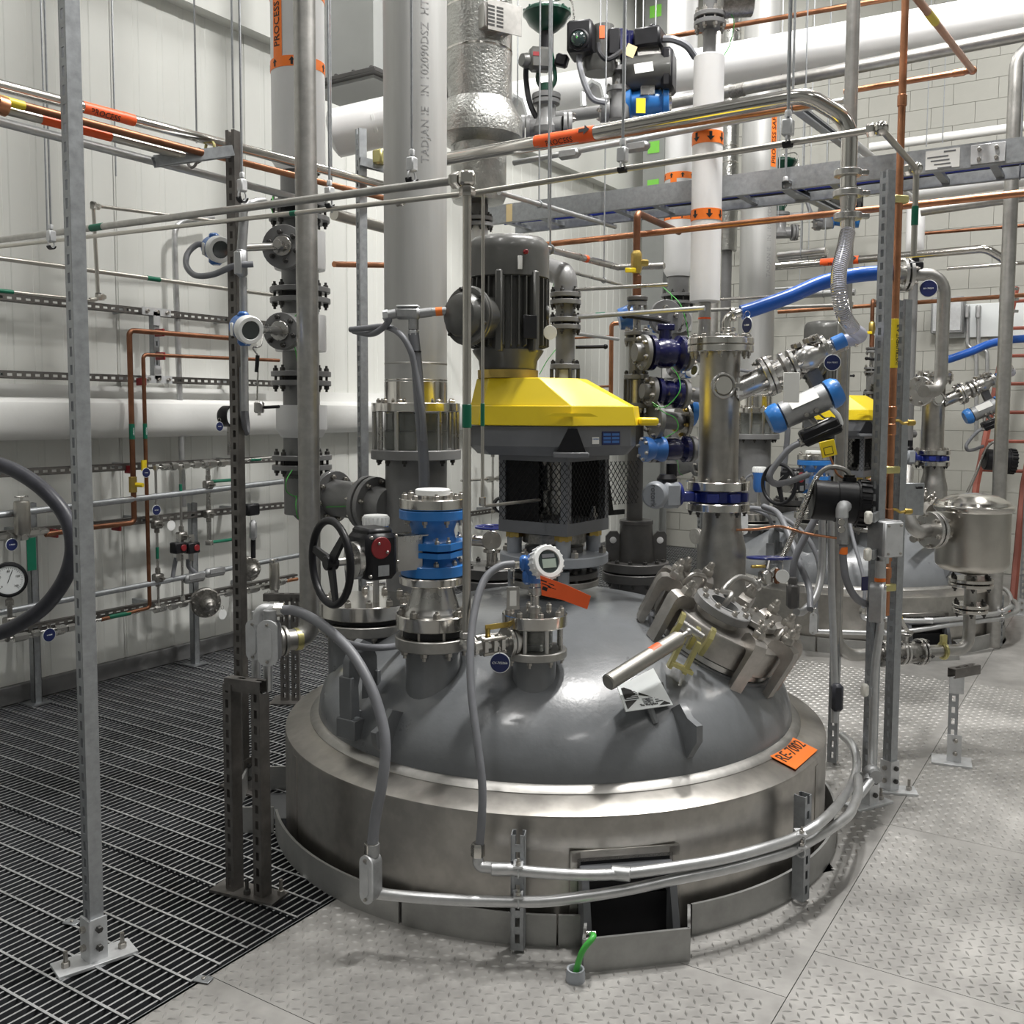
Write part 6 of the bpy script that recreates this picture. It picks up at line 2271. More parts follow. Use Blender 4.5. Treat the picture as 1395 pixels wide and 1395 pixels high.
xpipe('steel_tube', 'polished tube below the tray behind blue hose', 1060, 349, 5.6, 1125, 342, .022, 'stainless', hang=.5)
for k, (y0, r_) in enumerate(((462, .006), (500, .006), (515, .006))):
    xpipe('copper_tube', ('upper', 'middle', 'lower')[k] + ' thin copper tube behind the vent stack', 832, y0 + 30 * k - 4, 5.2, 778, y0 + 30 * k - 1, r_, 'copper')
cz = pipe('copper_pipe', 'upright copper pipe with square turn left of feed stack', 'pipe', [at(890, 436, 5.2), at(833, 441, 5.2), at(832, 560, 5.2)], .012, 'copper', rad=.02)
# struts that carry the tray on rods
for k, (a, b, d, lab) in enumerate((((1080, 143), (1150, 196), 4.9, 'upper slotted strut hung beside the polished bend'), ((1070, 252), (1132, 283), 4.9, 'lower slotted strut hung under the cable tray'))):
    p = at(*a, d)
    q = atx(*b, p.x)
    t = thing('trapeze_strut', lab, 'strut', p)
    strut(t, p, q + (q - p) * .5, -EX, 'galvanized')
    for f_ in (.0,):
        MB().cyl(p + UP * .02, V((p.x, p.y, 6.58)), .006, n=6).build('rod', 'galvanized', t)
        MB().nut(p + UP * .02, UP, .012, .02).build('rod_nut', 'galvanized_light', t)
for k, (a, b) in enumerate((((1165, 196), (1243, 259)), ((1165, 212), (1240, 268)))):
    xpipe('steel_pipe', ('upper', 'lower')[k] + ' of two parallel steel pipes behind the right strut top', *a, 5.4, *b, .022, 'conduit', along='y')
mid = xpipe('steel_pipe', 'pale pipe sloping along the block wall above the tray', 1185, 201, 8.5, 1395, 172, .038, 'trim_white', ext=1)

# white risers with orange bands
s1 = ST(963, 250, 4.9)
wr = thing('white_riser', 'white clad riser with two orange arrow bands right of centre', 'pipe', s1.o(412))
MB().cyl(s1.o(412), s1.o(77), s1.r(20), n=36, ch=.006).build('cladding', 'white_pvc', wr)
for y0, y1 in ((182, 199), (287, 302)):
    band(wr, s1, y0, y1, 20.3, False, 7)
s1.cyl(wr, 'pipe', 'milled', 412, 465, 8.3)
s1.cyl(wr, 'red_tape', 'orange_red', 432, 436, 8.5)
s1.cyl(wr, 'pipe', 'pipe_paint', 42, 78, 8.5)
joint(wr, s1.o(28), UP, s1.r(21), .022, .014, 8, .012, bm='bolt_steel')
s1.cyl(wr, 'top_stub', 'pipe_paint', -10, 18, 9)
MB().tube(spline([s1.o(10) + RT * .06, s1.o(30) + RT * .11 - H * .03, s1.o(60) + RT * .10, s1.o(76) + RT * .07]), .0025, 6).build('bonding_wire', 'bright_green', wr)
MB().cyl(s1.o(3) + RT * .05, s1.o(0) + RT * .2, .075, n=18).build('side_valve', 'cast_steel', wr)

# overhead control valves
vv = []


def dia_valve(px, py, d, label):
    p = at(px, py, d)
    k = d / F
    t = thing('diaphragm_actuator_valve', label, 'valve', p - UP * 150 * k)
    MB().lathe([(0, 15 * k), (10 * k, 14 * k), (29 * k, 9 * k), (32 * k, 6 * k), (32 * k, 3 * k), (29 * k, 0), (24 * k, -9 * k), (14 * k, -17 * k), (9 * k, -19 * k), (0, -19 * k)], p, UP, 32).build('diaphragm_case', 'green_diaphragm', t)
    bolts(t.children[0], p + UP * 6 * k, UP, 30.5 * k, 12, .009, .014, 'green_diaphragm')
    MB().lathe([(0, -19 * k), (9 * k, -19 * k), (9 * k, -45 * k), (0, -45 * k)], p, UP, 20).build('yoke_tube', 'black_plastic', t)
    yk = MB()
    for s_ in (-1, 1):
        yk.tube(spline([p + RT * s_ * 6 * k - UP * 44 * k, p + RT * s_ * 11 * k - UP * 70 * k, p + RT * s_ * 11 * k - UP * 82 * k, p + RT * s_ * 5 * k - UP * 92 * k]), 3 * k, 8)
    yk.lathe([(0, -95 * k), (9 * k, -95 * k), (9 * k, -86 * k), (0, -84 * k)], p, UP, 16)
    yk.build('yoke', 'green_diaphragm', t)
    MB().box(p - UP * 58 * k - RT * 9 * k - H * .05, (30 * k, .09, 30 * k), MX.Rotation(YAW + .15, 3, 'Z'), .02).lathe([(0, 0), (9 * k, 0), (10 * k, .02), (8 * k, .05), (0, .05)], p - UP * 60 * k - RT * 24 * k - H * .05, -RT * .8 - H * .5, 18).build('positioner', 'motor_paint', t)
    MB().box(p - UP * 54 * k - RT * 14 * k - H * .1, (9 * k, .003, 5 * k), MX.Rotation(YAW + .15, 3, 'Z')).build('red_plate', 'red', t.children[-1])
    MB().box(p - UP * 57 * k + RT * 20 * k - H * .02, (17 * k, .06, 16 * k), MX.Rotation(YAW - .3, 3, 'Z') @ MX.Rotation(.3, 3, 'Y'), .012).build('air_regulator', 'black_plastic', t)
    f = MB().disc(p - UP * 106 * k, UP, 19 * k, 7 * k, 26).build('bonnet_flange', 'pipe_paint', t)
    MB().lathe([(0, -150 * k), (17 * k, -150 * k), (19 * k, -143 * k), (12 * k, -128 * k), (13 * k, -114 * k), (18 * k, -112 * k), (18 * k, -107 * k), (0, -107 * k)], p, UP, 24).build('valve_body', 'pipe_paint', t)
    for s_ in (-1, 1):
        c = p - UP * 141 * k + RT * s_ * 22 * k - H * s_ * .03
        f = MB().cyl(p - UP * 141 * k, c, 12 * k, n=18).disc(c, RT * s_, 17 * k, 5 * k, 26).disc(c + RT * s_ * 6.5 * k, RT * s_, 17 * k, 5 * k, 26).build('flange', 'pipe_paint', t)
        bolts(f, c + RT * s_ * 12 * k, RT * s_, 14 * k, 6, .011, .02, 'bolt_steel')
    MB().tube(spline([p - UP * 64 * k - RT * 27 * k - H * .05, p - UP * 80 * k - RT * 27 * k, p - UP * 110 * k - RT * 22 * k, p - UP * 135 * k - RT * 10 * k]), .017, 8).build('cable', 'black_rubber', t)
    MB().tube(fillet([p + UP * 14 * k, p + UP * 20 * k + RT * 2 * k, p + UP * 27 * k + RT * 32 * k, p + UP * 2 * k + RT * 36 * k, p - UP * 20 * k + RT * 32 * k], .04), .006, 6).build('air_tube', 'stainless', t)
    return t, p, k


v1, vp_, vk = dia_valve(745, 24, 6.1, 'green diaphragm control valve high left of the overhead group')
mark(v1)
DV = 6.1
# electric actuated valve in the middle
m0 = at(843, 100, DV)
k = DV / F
v2 = thing('motorized_valve', 'black boxed actuator with green dial on globe valve', 'valve', m0 - UP * .25)
MB().box(at(793, 56, DV - .1), (33 * k, .2, 40 * k), MX.Rotation(YAW - .25, 3, 'Z'), .015).build('actuator_box', 'black_plastic', v2)
di = at(788, 53, DV - .23)
nd2 = (-H * .95 + RT * -.2).normalized()
do = MB().lathe([(.0, -.02), (.058, -.02), (.062, 0), (.052, .006), (.048, .002), (0, .002)], di, nd2, 30).build('dial_rim', 'black_plastic', v2)
MB().lathe([(.047, .002), (.04, .02), (.02, .03), (0, .032)], di, nd2, 26).build('dial_lens', 'lens', do)
MB().lathe([(.035, .0225), (.0, .034)], di, nd2, 16, a0=.6, a1=2.6).build('green_sector', 'bright_green', do)
MB().lathe([(0, 0), (19 * k, 0), (22 * k, .03), (22 * k, .09), (0, .09)], at(816, 101, DV - .05), UP, 24).cyl(at(822, 92, DV - .05), at(822, 36, DV - .05), 14 * k, n=22).build('actuator_cylinder', 'motor_paint', v2)
MB().box(at(820, 44, DV - .22), (.03, .02, .07), MX.Rotation(YAW, 3, 'Z')).build('red_sticker', 'orange_red', v2)
MB().cyl(at(856, 92, DV), at(856, 46, DV), 12 * k, n=20).box(at(843, 60, DV - .05), (20 * k, .12, 32 * k), MX.Rotation(YAW, 3, 'Z'), .01).build('yoke_housing', 'navy', v2)
MB().box(at(836, 59, DV - .13), (16 * k, .08, 34 * k), MX.Rotation(YAW, 3, 'Z'), .01).build('gear_cover', 'black_plastic', v2)
MB().box(at(859, 69, DV - .18), (13 * k, .003, 15 * k), MX.Rotation(YAW, 3, 'Z') @ MX.Rotation(.4, 3, 'Y')).build('manila_tag', 'manila', v2)
for y in (97, 123):
    f = MB().disc(at(843, y, DV) - UP * .015, UP, 17 * k, .03, 24).build('flange', 'pipe_paint', v2)
    bolts(f, at(843, y, DV) + UP * .015, UP, 14 * k, 6, .011, .02)
MB().cyl(at(843, 123, DV), at(843, 97, DV), 9 * k, n=16).lathe([(0, 0), (14 * k, 0), (18 * k, .06), (13 * k, .13), (16 * k, .17), (0, .17)], at(843, 163, DV), UP, 22).build('valve_body', 'pipe_paint', v2)
f = MB().disc(at(818, 150, DV - .03), RT, 16 * k, .05, 24).build('flange', 'pipe_paint', v2)
bolts(f, at(818, 150, DV - .03), -RT, 13 * k, 6, .011, .02, 'bolt_steel')
MB().tube(spline([at(789, 76, DV - .15), at(790, 92, DV - .18), at(798, 118, DV - .2), at(808, 135, DV - .2), at(826, 140, DV - .18)]), .018, 8).build('cable', 'gray_hose', v2)
MB().tube(spline([at(815, 60, DV - .25), at(817, 72, DV - .28), at(826, 81, DV - .28), at(838, 76, DV - .25), at(845, 70, DV - .2)]), .015, 8).build('cable', 'black_rubber', v2)
mark(v2)
v3 = thing('pneumatic_valve', 'gray cylinder actuator with black switch box over blue valve', 'valve', at(880, 165, DV))
MB().lathe([(0, -.16), (.09, -.16), (.10, -.14), (.10, .13), (0, .13)], at(887, 98, DV - .05), RT * .95 - H * .3, 26).build('actuator_cylinder', 'motor_paint', v3)
MB().box(at(877, 92, DV - .19), (24 * k, .004, 12 * k), MX.Rotation(YAW, 3, 'Z') @ MX.Rotation(-.15, 3, 'Y')).build('rating_label', 'paper', v3)
MB().box(at(911, 98, DV - .07), (.07, .2, .24), MX.Rotation(YAW - .3, 3, 'Z'), .02).build('end_cap', 'black_plastic', v3)
MB().box(at(885, 55, DV - .06), (36 * k, .16, 25 * k), MX.Rotation(YAW - .4, 3, 'Z'), .014).sph(at(889, 39, DV - .05), 6 * k, 14).build('switch_box', 'black_plastic', v3)
MB().box(at(885, 72, DV - .05), (.13, .08, .05), MX.Rotation(YAW - .3, 3, 'Z')).box(at(883, 120, DV - .05), (.09, .07, .10), MX.Rotation(YAW - .2, 3, 'Z'), .004).build('bracket', 'stainless', v3)
MB().lathe([(0, -.13), (.10, -.13), (.10, -.10), (.07, -.09), (.085, 0), (.07, .09), (.10, .10), (.10, .13), (0, .13)], at(883, 140, DV), RT * .97 - H * .22, 22).build('valve_body', 'blue_valve', v3)
MB().cyl(at(899, 137, DV), at(912, 136, DV), .085, n=20).build('clear_cover', 'polished', v3)
MB().box(at(873, 144, DV - .16), (.055, .003, .085), MX.Rotation(YAW, 3, 'Z')).build('yellow_tag', 'yellow', v3)
MB().tube(spline([at(904, 53, DV - .1), at(918, 54, DV - .12), at(935, 62, DV - .1), at(947, 78, DV - .05)]), .022, 8).build('cable', 'gray_hose', v3)
mark(v3)
t_, p_, q_ = xpipe('steel_pipe', 'gray pipe joining the overhead valves to the clad pipe', 715, 166, DV + 1.0, 905, 140, .04, 'pipe_paint', n=20, hang=.8)
mark(t_)
for px, lab in ((706, 'left bent steel pipe bracket on the white clad pipe'), (812, 'right bent steel pipe bracket behind overhead valves')):
    dy = 0 if px < 800 else -20
    P3 = [aty(px + a, b + dy, CPY - .16) for a, b in ((-17, 165), (-18, 145), (-4, 130), (8, 136), (15, 160))]
    solo(MB().tube(P3, .025, 6), 'pipe_saddle', 'galvanized_light', lab, 'bracket')
# thin rods from the ceiling in the picture's upper middle
rods = []
for px, y1, d, lab in ((158, 240, 4.9, 'in front of the second wall panel'), (65, 330, 4.75, 'left of the foreground strut'), (268, 195, 4.6, 'left of the tall dark strut post'), (318, 175, 4.1, 'just above the tall dark strut post'), (747, 310, 4.3, 'passing before the green diaphragm valve'), (850, 225, 5.0, 'passing before the motorized valve'), (1060, 300, 6.8, 'just left of the upper trapeze strut'), (1262, 200, 8.0, 'before the block wall, left of a pair'), (1284, 195, 8.0, 'before the block wall, right of a pair'), (1389, 245, 4.6, 'at the far right edge of the picture'), (818, 45, 5.9, 'above the black actuator box'), (893, 40, 6.0, 'above the black switch box, right of two'), (876, 40, 6.0, 'above the black switch box, left of two'), (452, 290, 4.9, 'between white riser and gray duct'), (705, 145, 6.4, 'right of the insulated exchanger')):
    p = at(px, y1, d)
    solo(MB().cyl(p, V((p.x, p.y, 6.6)), .0045, n=6), 'hanger_rod', 'galvanized', 'thin hanger rod ' + lab, 'rod', 'thin hanger rods from the ceiling')
# ------------------------------------------------------------------ pipe rack and lines along the left wall
XW = -4.83
W = lambda px, py, x=XW: atx(px, py, x)


def run(name, label, px0, py0, px1, py1, r, m, cat='pipe', x=XW, ext0=.0, ext1=.0, n=10):
    p, q = W(px0, py0, x), W(px1, py1, x)
    z = (p.z + q.z) / 2
    p, q = V((x, p.y - ext0, p.z)), V((x, q.y + ext1, q.z))
    t = thing(name, label, cat, p)
    MB().cyl(p, q, r, n=n).build('tube', m, t)
    return t, p, q


def rail(label, px, py, px1, x=-4.97, y0=None, m='dark_strut'):
    p = W(px, py, x)
    y1 = W(px1, 560, x).y
    y0 = p.y - 1.0 if y0 is None else y0
    t = thing('wall_strut', label, 'strut', V((x, y0, p.z)))
    strut(t, V((x, y0, p.z)), V((x, y1, p.z)), EX, m)
    # standoffs to the wall
    for k in range(3):
        y = y0 + (y1 - y0) * (k + .5) / 3
        MB().box(((x - .02 + XL) / 2, y, p.z), (abs(x - .02 - XL), .03, .03)).build('standoff', 'galvanized', t)
    return t, p.z


rail('uppermost slotted strut fixed along the left wall', 150, 420, 372)
rail('second slotted strut from the top along the left wall', 150, 515, 378)
rail('slotted strut just below the white wall beam', 150, 637, 384, -4.9)
rail('slotted strut carrying the small steel filter', 180, 710, 384, -4.9)
rail('lowest slotted strut carrying the round regulator', 180, 829, 400, -4.9)
# short upright with splice plates
u0, u1 = W(211, 425, -4.93), W(213, 517, -4.93)
us = thing('splice_strut', 'short upright strut joining the two upper wall struts', 'strut', u1)
strut(us, V((-4.94, u0.y, u1.z)), V((-4.94, u0.y, u0.z)), EX, 'galvanized')
for z in (u0.z, u1.z):
    MB().box((-4.915, u0.y, z), (.006, .20, .045)).box((-4.915, u0.y, z + (.04 if z == u1.z else -.04)), (.006, .045, .08)).build('splice_plate', 'galvanized_light', us)
    for dy in (-.07, 0, .07):
        inst(bolt_mesh(.012, .014, 'bolt_steel'), 'bolt', fr((-4.912, u0.y + dy, z), EX), us)
# posts of the rack
for px, yb, lab in ((50, 958, 'left galvanized rack post standing at the left wall'), (266, 905, 'right galvanized rack post standing at the left wall')):
    b = atz(px, yb, 0)
    z = at(px, 685, (b - EYE).dot(H)).z
    t = thing('rack_post', lab, 'post', b)
    strut(t, b, V((b.x, b.y, z)), EX, 'galvanized', slots=False, name='channel')
    MB().box(b + UP * .004, (.12, .12, .008)).build('base_plate', 'galvanized', t)
b = atz(24, 958, 0)
# horizontal galvanized conduits and tubes
run('wall_conduit', 'upper galvanized conduit running along the pipe rack', 0, 706, 400, 653, .018, 'galvanized', 'conduit', XW, .6, .2)
c2, p, q = run('wall_conduit', 'lower galvanized conduit with cast bodies along the rack', 20, 832, 400, 757, .0165, 'galvanized', 'conduit', XW, .3, .2)
for px, py, lab in ((263, 787, ''), (291, 779, '')):
    c = W(px, py)
    MB().box(c + EX * .01, (.05, .15, .055), None, .014).box(c + EX * .037 + UP * .012, (.008, .12, .035), None, .003).build('conduit_body', 'cast_alu', c2)
t, p, q = run('steel_tube', 'long steel tube with green band above the upper wall strut', 0, 352, 372, 402, .013, 'strainer_steel', 'tube', -4.9, .5, 0)
collar(t, p.lerp(q, .60), EY, .0145, .09, 'label_green', 'green_label')
t, p, q = run('steel_tube', 'short steel tube with green label left of the foreground strut', 0, 396, 128, 410, .009, 'strainer_steel', 'tube', -4.75, .4, 0)
collar(t, W(5, 396.5, -4.75), EY, .0105, .1, 'label_green', 'green_label')
vt = pipe('vent_tube', 'thin steel tube with square turns right of the foreground strut', 'tube', [W(308, 303, -4.75), W(127, 280, -4.75), W(134, 408, -4.75), W(122, 408, -4.75)], .010, 'strainer_steel', rad=.02)
for px, py in ((127, 280), (134, 404)):
    c = W(px, py, -4.75)
    MB().nut(c - UP * .02, UP, .019, .04).nut(c + EY * .0, EY, .019, .04).build('elbow_fitting', 'polished', vt)
run('wall_conduit', 'galvanized conduit low under the three overhead pipes', 0, 166, 440, 279, .017, 'conduit', 'conduit', -3.3, .8, 0)
pl_ = pipe('wall_conduit', 'upright conduit bending at its top before the wall beam', 'conduit', [W(290, 296, -4.98), W(238, 303, -4.98), W(238, 340, -4.98), W(250, 690, -4.98)], .018, 'conduit', rad=.12)
# three overhead pipes on a bracket
XO = -3.22
tA, p, q = run('overhead_pipe', 'upper polished overhead pipe with red PROCESS label', 0, 127, 520, 252, .021, 'polished', 'pipe', XO, .9, 0, 16)
on = lambda v: p.lerp(q, (v.y - p.y) / (q.y - p.y))
l0_, l1_ = on(W(112, 160, XO)), on(W(168, 174, XO))
MB(fr(l0_, l1_ - l0_, EX)).lathe([(.0216, 0), (.0216, (l1_ - l0_).length)], n=12, a0=-2.2, a1=.9).build('label_strip', 'orange_red', tA)
collar(tA, on(W(174, 175, XO)), EY, .022, .055, 'orange_red', 'label_band')
mid_ = (l0_ + l1_) / 2
nx = (EX * .8 - UP * .6).normalized()
text('PROCESS', .03, mid_ + nx * .0218, EY, (nx.cross(EY)) * 1.0, 'print_black', tA, (mid_, EY, .0218))
tB, p, q = run('overhead_pipe', 'copper overhead pipe with yellow band beside polished pipes', 0, 141, 275, 208, .0145, 'copper_dark', 'pipe', XO + .09, .9, .0)
collar(tB, on(W(15, 145, XO + .09)), EY, .0155, .09, 'tape_yellow', 'yellow_band')
tC, p, q = run('overhead_pipe', 'lower polished overhead pipe with red label', 0, 152, 265, 216, .017, 'strainer_steel', 'pipe', XO + .05, .9, .0)
l0_, l1_ = on(W(55, 165, XO + .05)), on(W(150, 188, XO + .05))
MB(fr(l0_, l1_ - l0_, EX)).lathe([(.0176, 0), (.0176, (l1_ - l0_).length)], n=12, a0=-1.6, a1=1.0).build('label_strip', 'orange_red', tC)
tD, p, q = run('overhead_pipe', 'copper overhead pipe continuing behind the tall strut', 322, 220, 500, 262, .0145, 'copper', 'pipe', XO + .02, .1, .3)
MB().cyl(W(-6, 141, XO + .2), W(8, 146, XO + .2), .03, n=14).build('loose_end', 'copper', tB)
bk_ = thing('strut_bracket', 'short slotted bracket holding the overhead pipes at the post', 'bracket', W(312, 208, XO))
q0 = at(316, 206, 4.0)
strut(bk_, q0, q0 - RT * .12 + (W(245, 222, XO + .1) - q0) * .9, UP, 'galvanized')
for px, py, m in ((286, 195, 'zinc_yellow'), (262, 213, 'dark_strut'), (270, 206, 'dark_strut')):
    MB().torus(W(px, py + 6, XO), EY, .026, .006, 16, 6).build('pipe_clamp', m, bk_)
b2_ = thing('strut_bracket', 'slotted bracket on the strut beside the wide vapor pipe', 'bracket', at(500, 220, 4.86))
strut(b2_, at(489, 220, 4.88), at(530, 230, 4.95), UP, 'galvanized')
MB().box(at(517, 214, 4.9), (.06, .05, .07), None, .008).build('pipe_clamp', 'zinc_yellow', b2_)
for z in (388, 552):
    pass
run('copper_pipe', 'copper pipe end passing behind the vapor pipe', 455, 360, 530, 353, .016, 'copper', 'pipe', -3.6, 0, .3)
run('steel_pipe', 'steel pipe crossing between white riser and vapor pipe', 455, 292, 528, 312, .030, 'strainer_steel', 'pipe', -3.4, 0, .3)
# copper pair going down
cA = pipe('copper_pipe', 'larger copper pipe turning down with green label at wall', 'pipe', [W(330, 462), W(176, 450), W(183, 712), W(128, 718), W(62, 728)], .0155, 'copper_dark', rad=.03)
cB = pipe('copper_pipe', 'smaller copper pipe turning down with green label at wall', 'pipe', [W(380, 491), W(195, 483), W(204, 828), W(138, 844)], .0115, 'copper_dark', rad=.025)
for t, px, py, r in ((cA, 180.5, 587, .0165), (cB, 198.7, 586, .0125)):
    pa_, pb_ = (W(176, 450), W(183, 712)) if t is cA else (W(195, 483), W(204, 828))
    c_ = pa_.lerp(pb_, (py - (450 if t is cA else 483)) / (262 if t is cA else 345))
    collar(t, c_, pb_ - pa_, r, .09, 'label_green', 'green_label')
    text('ARGON', .012, c_ + EX * (r + .0003), UP, EY * -1, 'print_white', t)
collar(cA, W(181, 660), UP, .024, .09, 'brass', 'valve_body', 8)
MB().cyl(W(181, 660), W(195, 661, XW + .06), .013, n=8).box(W(196, 634, XW + .03), (.012, .03, .06)).build('yellow_lever', 'yellow', cA)
collar(cB, W(163, 838), EY, .013, .14, 'label_green', 'green_label')
for px, py, t in ((222, 453, cA), (223, 485, cB), (197, 520, cB), (181, 640, cA), (163, 718, cA), (77, 727, cA)):
    c = W(px, py)
    MB().box(c - EX * .03, (.08, .014, .045), None, .003).build('pipe_clip', 'red', t)
round_tag(199, 644, (W(199, 644, XW + .04) - EYE).dot(H), .026, 'V-7032', 'round navy tag on copper pipe below the white beam', ts=.008, n=EX)


def fittings(t, pts, r=.014):
    """a row of small compression fittings along a tube"""
    for (px, py, l, k) in pts:
        c = W(px, py)
        MB().nut(c - EY * l / 2, EY, r * k, l).build('tube_fitting', 'stainless', t)


tA_, p, q = run('instrument_tube', 'steel instrument tube with fittings on the strut under beam', 215, 637, 398, 621, .009, 'stainless', 'tube', XW)
fittings(tA_, [(226, 636, .06, 1.4), (237, 635, .04, 1.8), (253, 634, .05, 1.4), (268, 633, .05, 1.6), (285, 632, .10, 1.9), (303, 631, .05, 1.7), (312, 630, .05, 1.3)])
collar(tA_, W(348, 626), EY, .0105, .09, 'label_green', 'green_label')
tB_, p, q = run('instrument_tube', 'steel instrument tube with fittings and copper on lowest strut', 0, 874, 400, 789, .009, 'stainless', 'tube', XW, .4)
fittings(tB_, [(28, 868, .08, 1.6), (48, 863, .05, 1.4), (82, 858, .06, 2), (97, 855, .05, 1.5), (218, 829, .08, 1.6), (236, 826, .05, 1.5), (250, 823, .05, 1.4), (312, 808, .06, 1.5), (328, 806, .07, 1.9), (345, 803, .09, 1.7), (362, 799, .06, 1.5), (384, 793, .05, 1.6)])
collar(tB_, W(398, 790), EY, .012, .10, 'copper', 'copper_end')
tC_, p, q = run('instrument_tube', 'steel instrument tube through the small filter', 0, 732, 66, 724, .009, 'stainless', 'tube', XW, .4)
fittings(tC_, [(5, 731, .06, 1.5), (17, 729, .05, 1.9), (45, 725, .07, 1.7), (57, 724, .06, 1.4)])


def small_filter(px, y0, y1, hw, label):
    p = W(px, y1, XW + .05)
    k = (p - EYE).dot(H) / F
    h = (y1 - y0) * k
    t = thing('gas_filter', label, 'filter', p)
    MB().lathe([(0, 0), (hw * k * .9, 0), (hw * k, .006), (hw * k, h - .01), (hw * k * .9, h), (0, h)], p, UP, 22).build('bowl', 'strainer_steel', t)
    MB().cyl(p + UP * h, p + UP * (h + .02), .008, n=8).box(p + UP * (h + .022), (.02, .07, .008), None, .002).box(p - UP * .012, (.04, .04, .035), None, .004).build('cap_handle', 'stainless', t)
    return t


small_filter(31, 682, 728, 10.5, 'small upright steel gas filter left of foreground strut')
small_filter(374, 766, 803, 7, 'small upright steel gas filter beside the left riser')
round_tag(16, 742, (W(16, 742, XW + .04) - EYE).dot(H), .030, 'V-70229', 'round navy tag below the left gas filter', ts=.009, n=EX)
round_tag(67, 865, (W(67, 865, XW + .04) - EYE).dot(H), .034, 'V-70280', 'round navy tag on the lowest strut at left', ts=.009, n=EX)
round_tag(213, 695, (W(213, 695, XW + .05) - EYE).dot(H), .028, 'PV-7021', 'round navy tag above the small white disc', ts=.008, n=EX)
round_tag(366, 815, (W(366, 815, XW + .04) - EYE).dot(H), .024, '', 'round navy tag under the right gas filter', n=EX)
round_tag(233, 716, (W(233, 716, XW + .04) - EYE).dot(H), .030, '', 'blank white round tag on the wall rack', 'white_plastic', n=EX)
round_tag(303, 837, (W(303, 837, XW + .04) - EYE).dot(H), .032, '', 'blank white round tag below the round regulator', 'white_plastic', n=EX)
gt = W(43, 755, XW + .05)
solo(MB().box(gt, (.003, .05, .17), None, .001), 'green_tag', 'label_green', 'long green paper tag hanging beside the left gas filter', 'tag')
# pressure gauge
pg_ = W(12, 790, XW + .15)
ng = (EYE - pg_).normalized()
ng = (V((ng.x, ng.y, 0))).normalized()
gg = thing('pressure_gauge', 'black rimmed pressure gauge with white dial at the left edge', 'gauge', pg_)
MB().lathe([(0, -.05), (.075, -.05), (.086, -.03), (.086, .01), (.076, .014), (.072, .004), (0, .004)], pg_, ng, 36).build('case', 'black_plastic', gg)
dl = MB().disc(pg_ + ng * .004, ng, .071, .003, 32).build('dial', 'print_white', gg)
Tg = fr(pg_ + ng * .0078, ng, UP)
mk = MB(Tg)
for i in range(31):
    a = RD(-135 + 9 * i)
    l_ = .010 if i % 5 == 0 else .005
    mk.box((cos(a) * (.062 - l_ / 2), -sin(a) * (.062 - l_ / 2), 0), (l_, .0014, .0005), MX.Rotation(-a, 3, 'Z'))
mk.box((.018, -.006, .001), (.07, .003, .001), MX.Rotation(-.35, 3, 'Z'))
stuff(mk.build('dial_print', 'print_black', dl))
for i, s_ in enumerate(('0', '40', '80', '120', '160')):
    a = RD(-135 + 67 * i)
    text(s_, .014, Tg @ V((cos(a) * .044, -sin(a) * .044, 0)), UP.cross(ng), UP, 'print_black', dl)
MB().cyl(pg_ - UP * .085 - ng * .02, pg_ - UP * .19 - ng * .02, .012, n=10).nut(pg_ - UP * .13 - ng * .02, UP, .022, .03).box(pg_ - UP * .22 - ng * .02, (.05, .06, .06), None, .006).cyl(pg_ - UP * .25 - ng * .02, W(10, 872), .012, n=8).build('gauge_stem', 'cast_steel', gg)
# regulators
def regulator(px, py, label, dirx, r=.085):
    c = W(px, py, XW + .04)
    t = thing('pressure_regulator', label, 'regulator', c)
    d = V(dirx).normalized()
    f = MB().disc(c - d * .03, d, r, .05, 30, .006).build('diaphragm_housing', 'cast_steel', t)
    bolts(f, c + d * .02, d, r * .86, 10, .008, .012)
    MB().lathe([(0, .02), (.042, .02), (.045, .07), (.036, .10), (.022, .11), (.02, .13), (.012, .135), (0, .15)], c, d, 20).cyl(c - d * .03, c - d * .10, .02, n=10).build('spring_cap', 'cast_steel', t)
    return t


regulator(280, 821, 'round bolted gas regulator on the lowest wall strut', EX * .8 - EY * .4, .092)
regulator(338, 775, 'round bolted gas regulator right of the tall slotted post', EX * .8 - EY * .3, .08)
# small uprights with valves
def upright(px, y0, y1, label, r=.008, lab=None, valve=None):
    p, q = W(px, y1), W(px, y0)
    q = V((p.x, p.y, q.z))
    t = thing('instrument_tube', label, 'tube', p)
    MB().cyl(p, q, r, n=8).build('tube', 'stainless', t)
    z = lambda y: V((p.x, p.y, W(px, y).z))
    if lab:
        collar(t, z(lab), UP, r + .0015, .07, 'label_green', 'green_label')
    for y in (valve or ()):
        MB().box(z(y), (.05, .06, .05), None, .008).nut(z(y) + UP * .03, UP, .016, .03).nut(z(y) - UP * .05, UP, .016, .025).cyl(z(y) + EX * .02, z(y) + EX * .06, .008, n=8).build('needle_valve', 'cast_steel', t)
    for y in (y0 + 3, y1 - 3):
        MB().nut(z(y) - UP * .015, UP, r * 1.8, .03).build('union_nut', 'stainless', t)
    return t


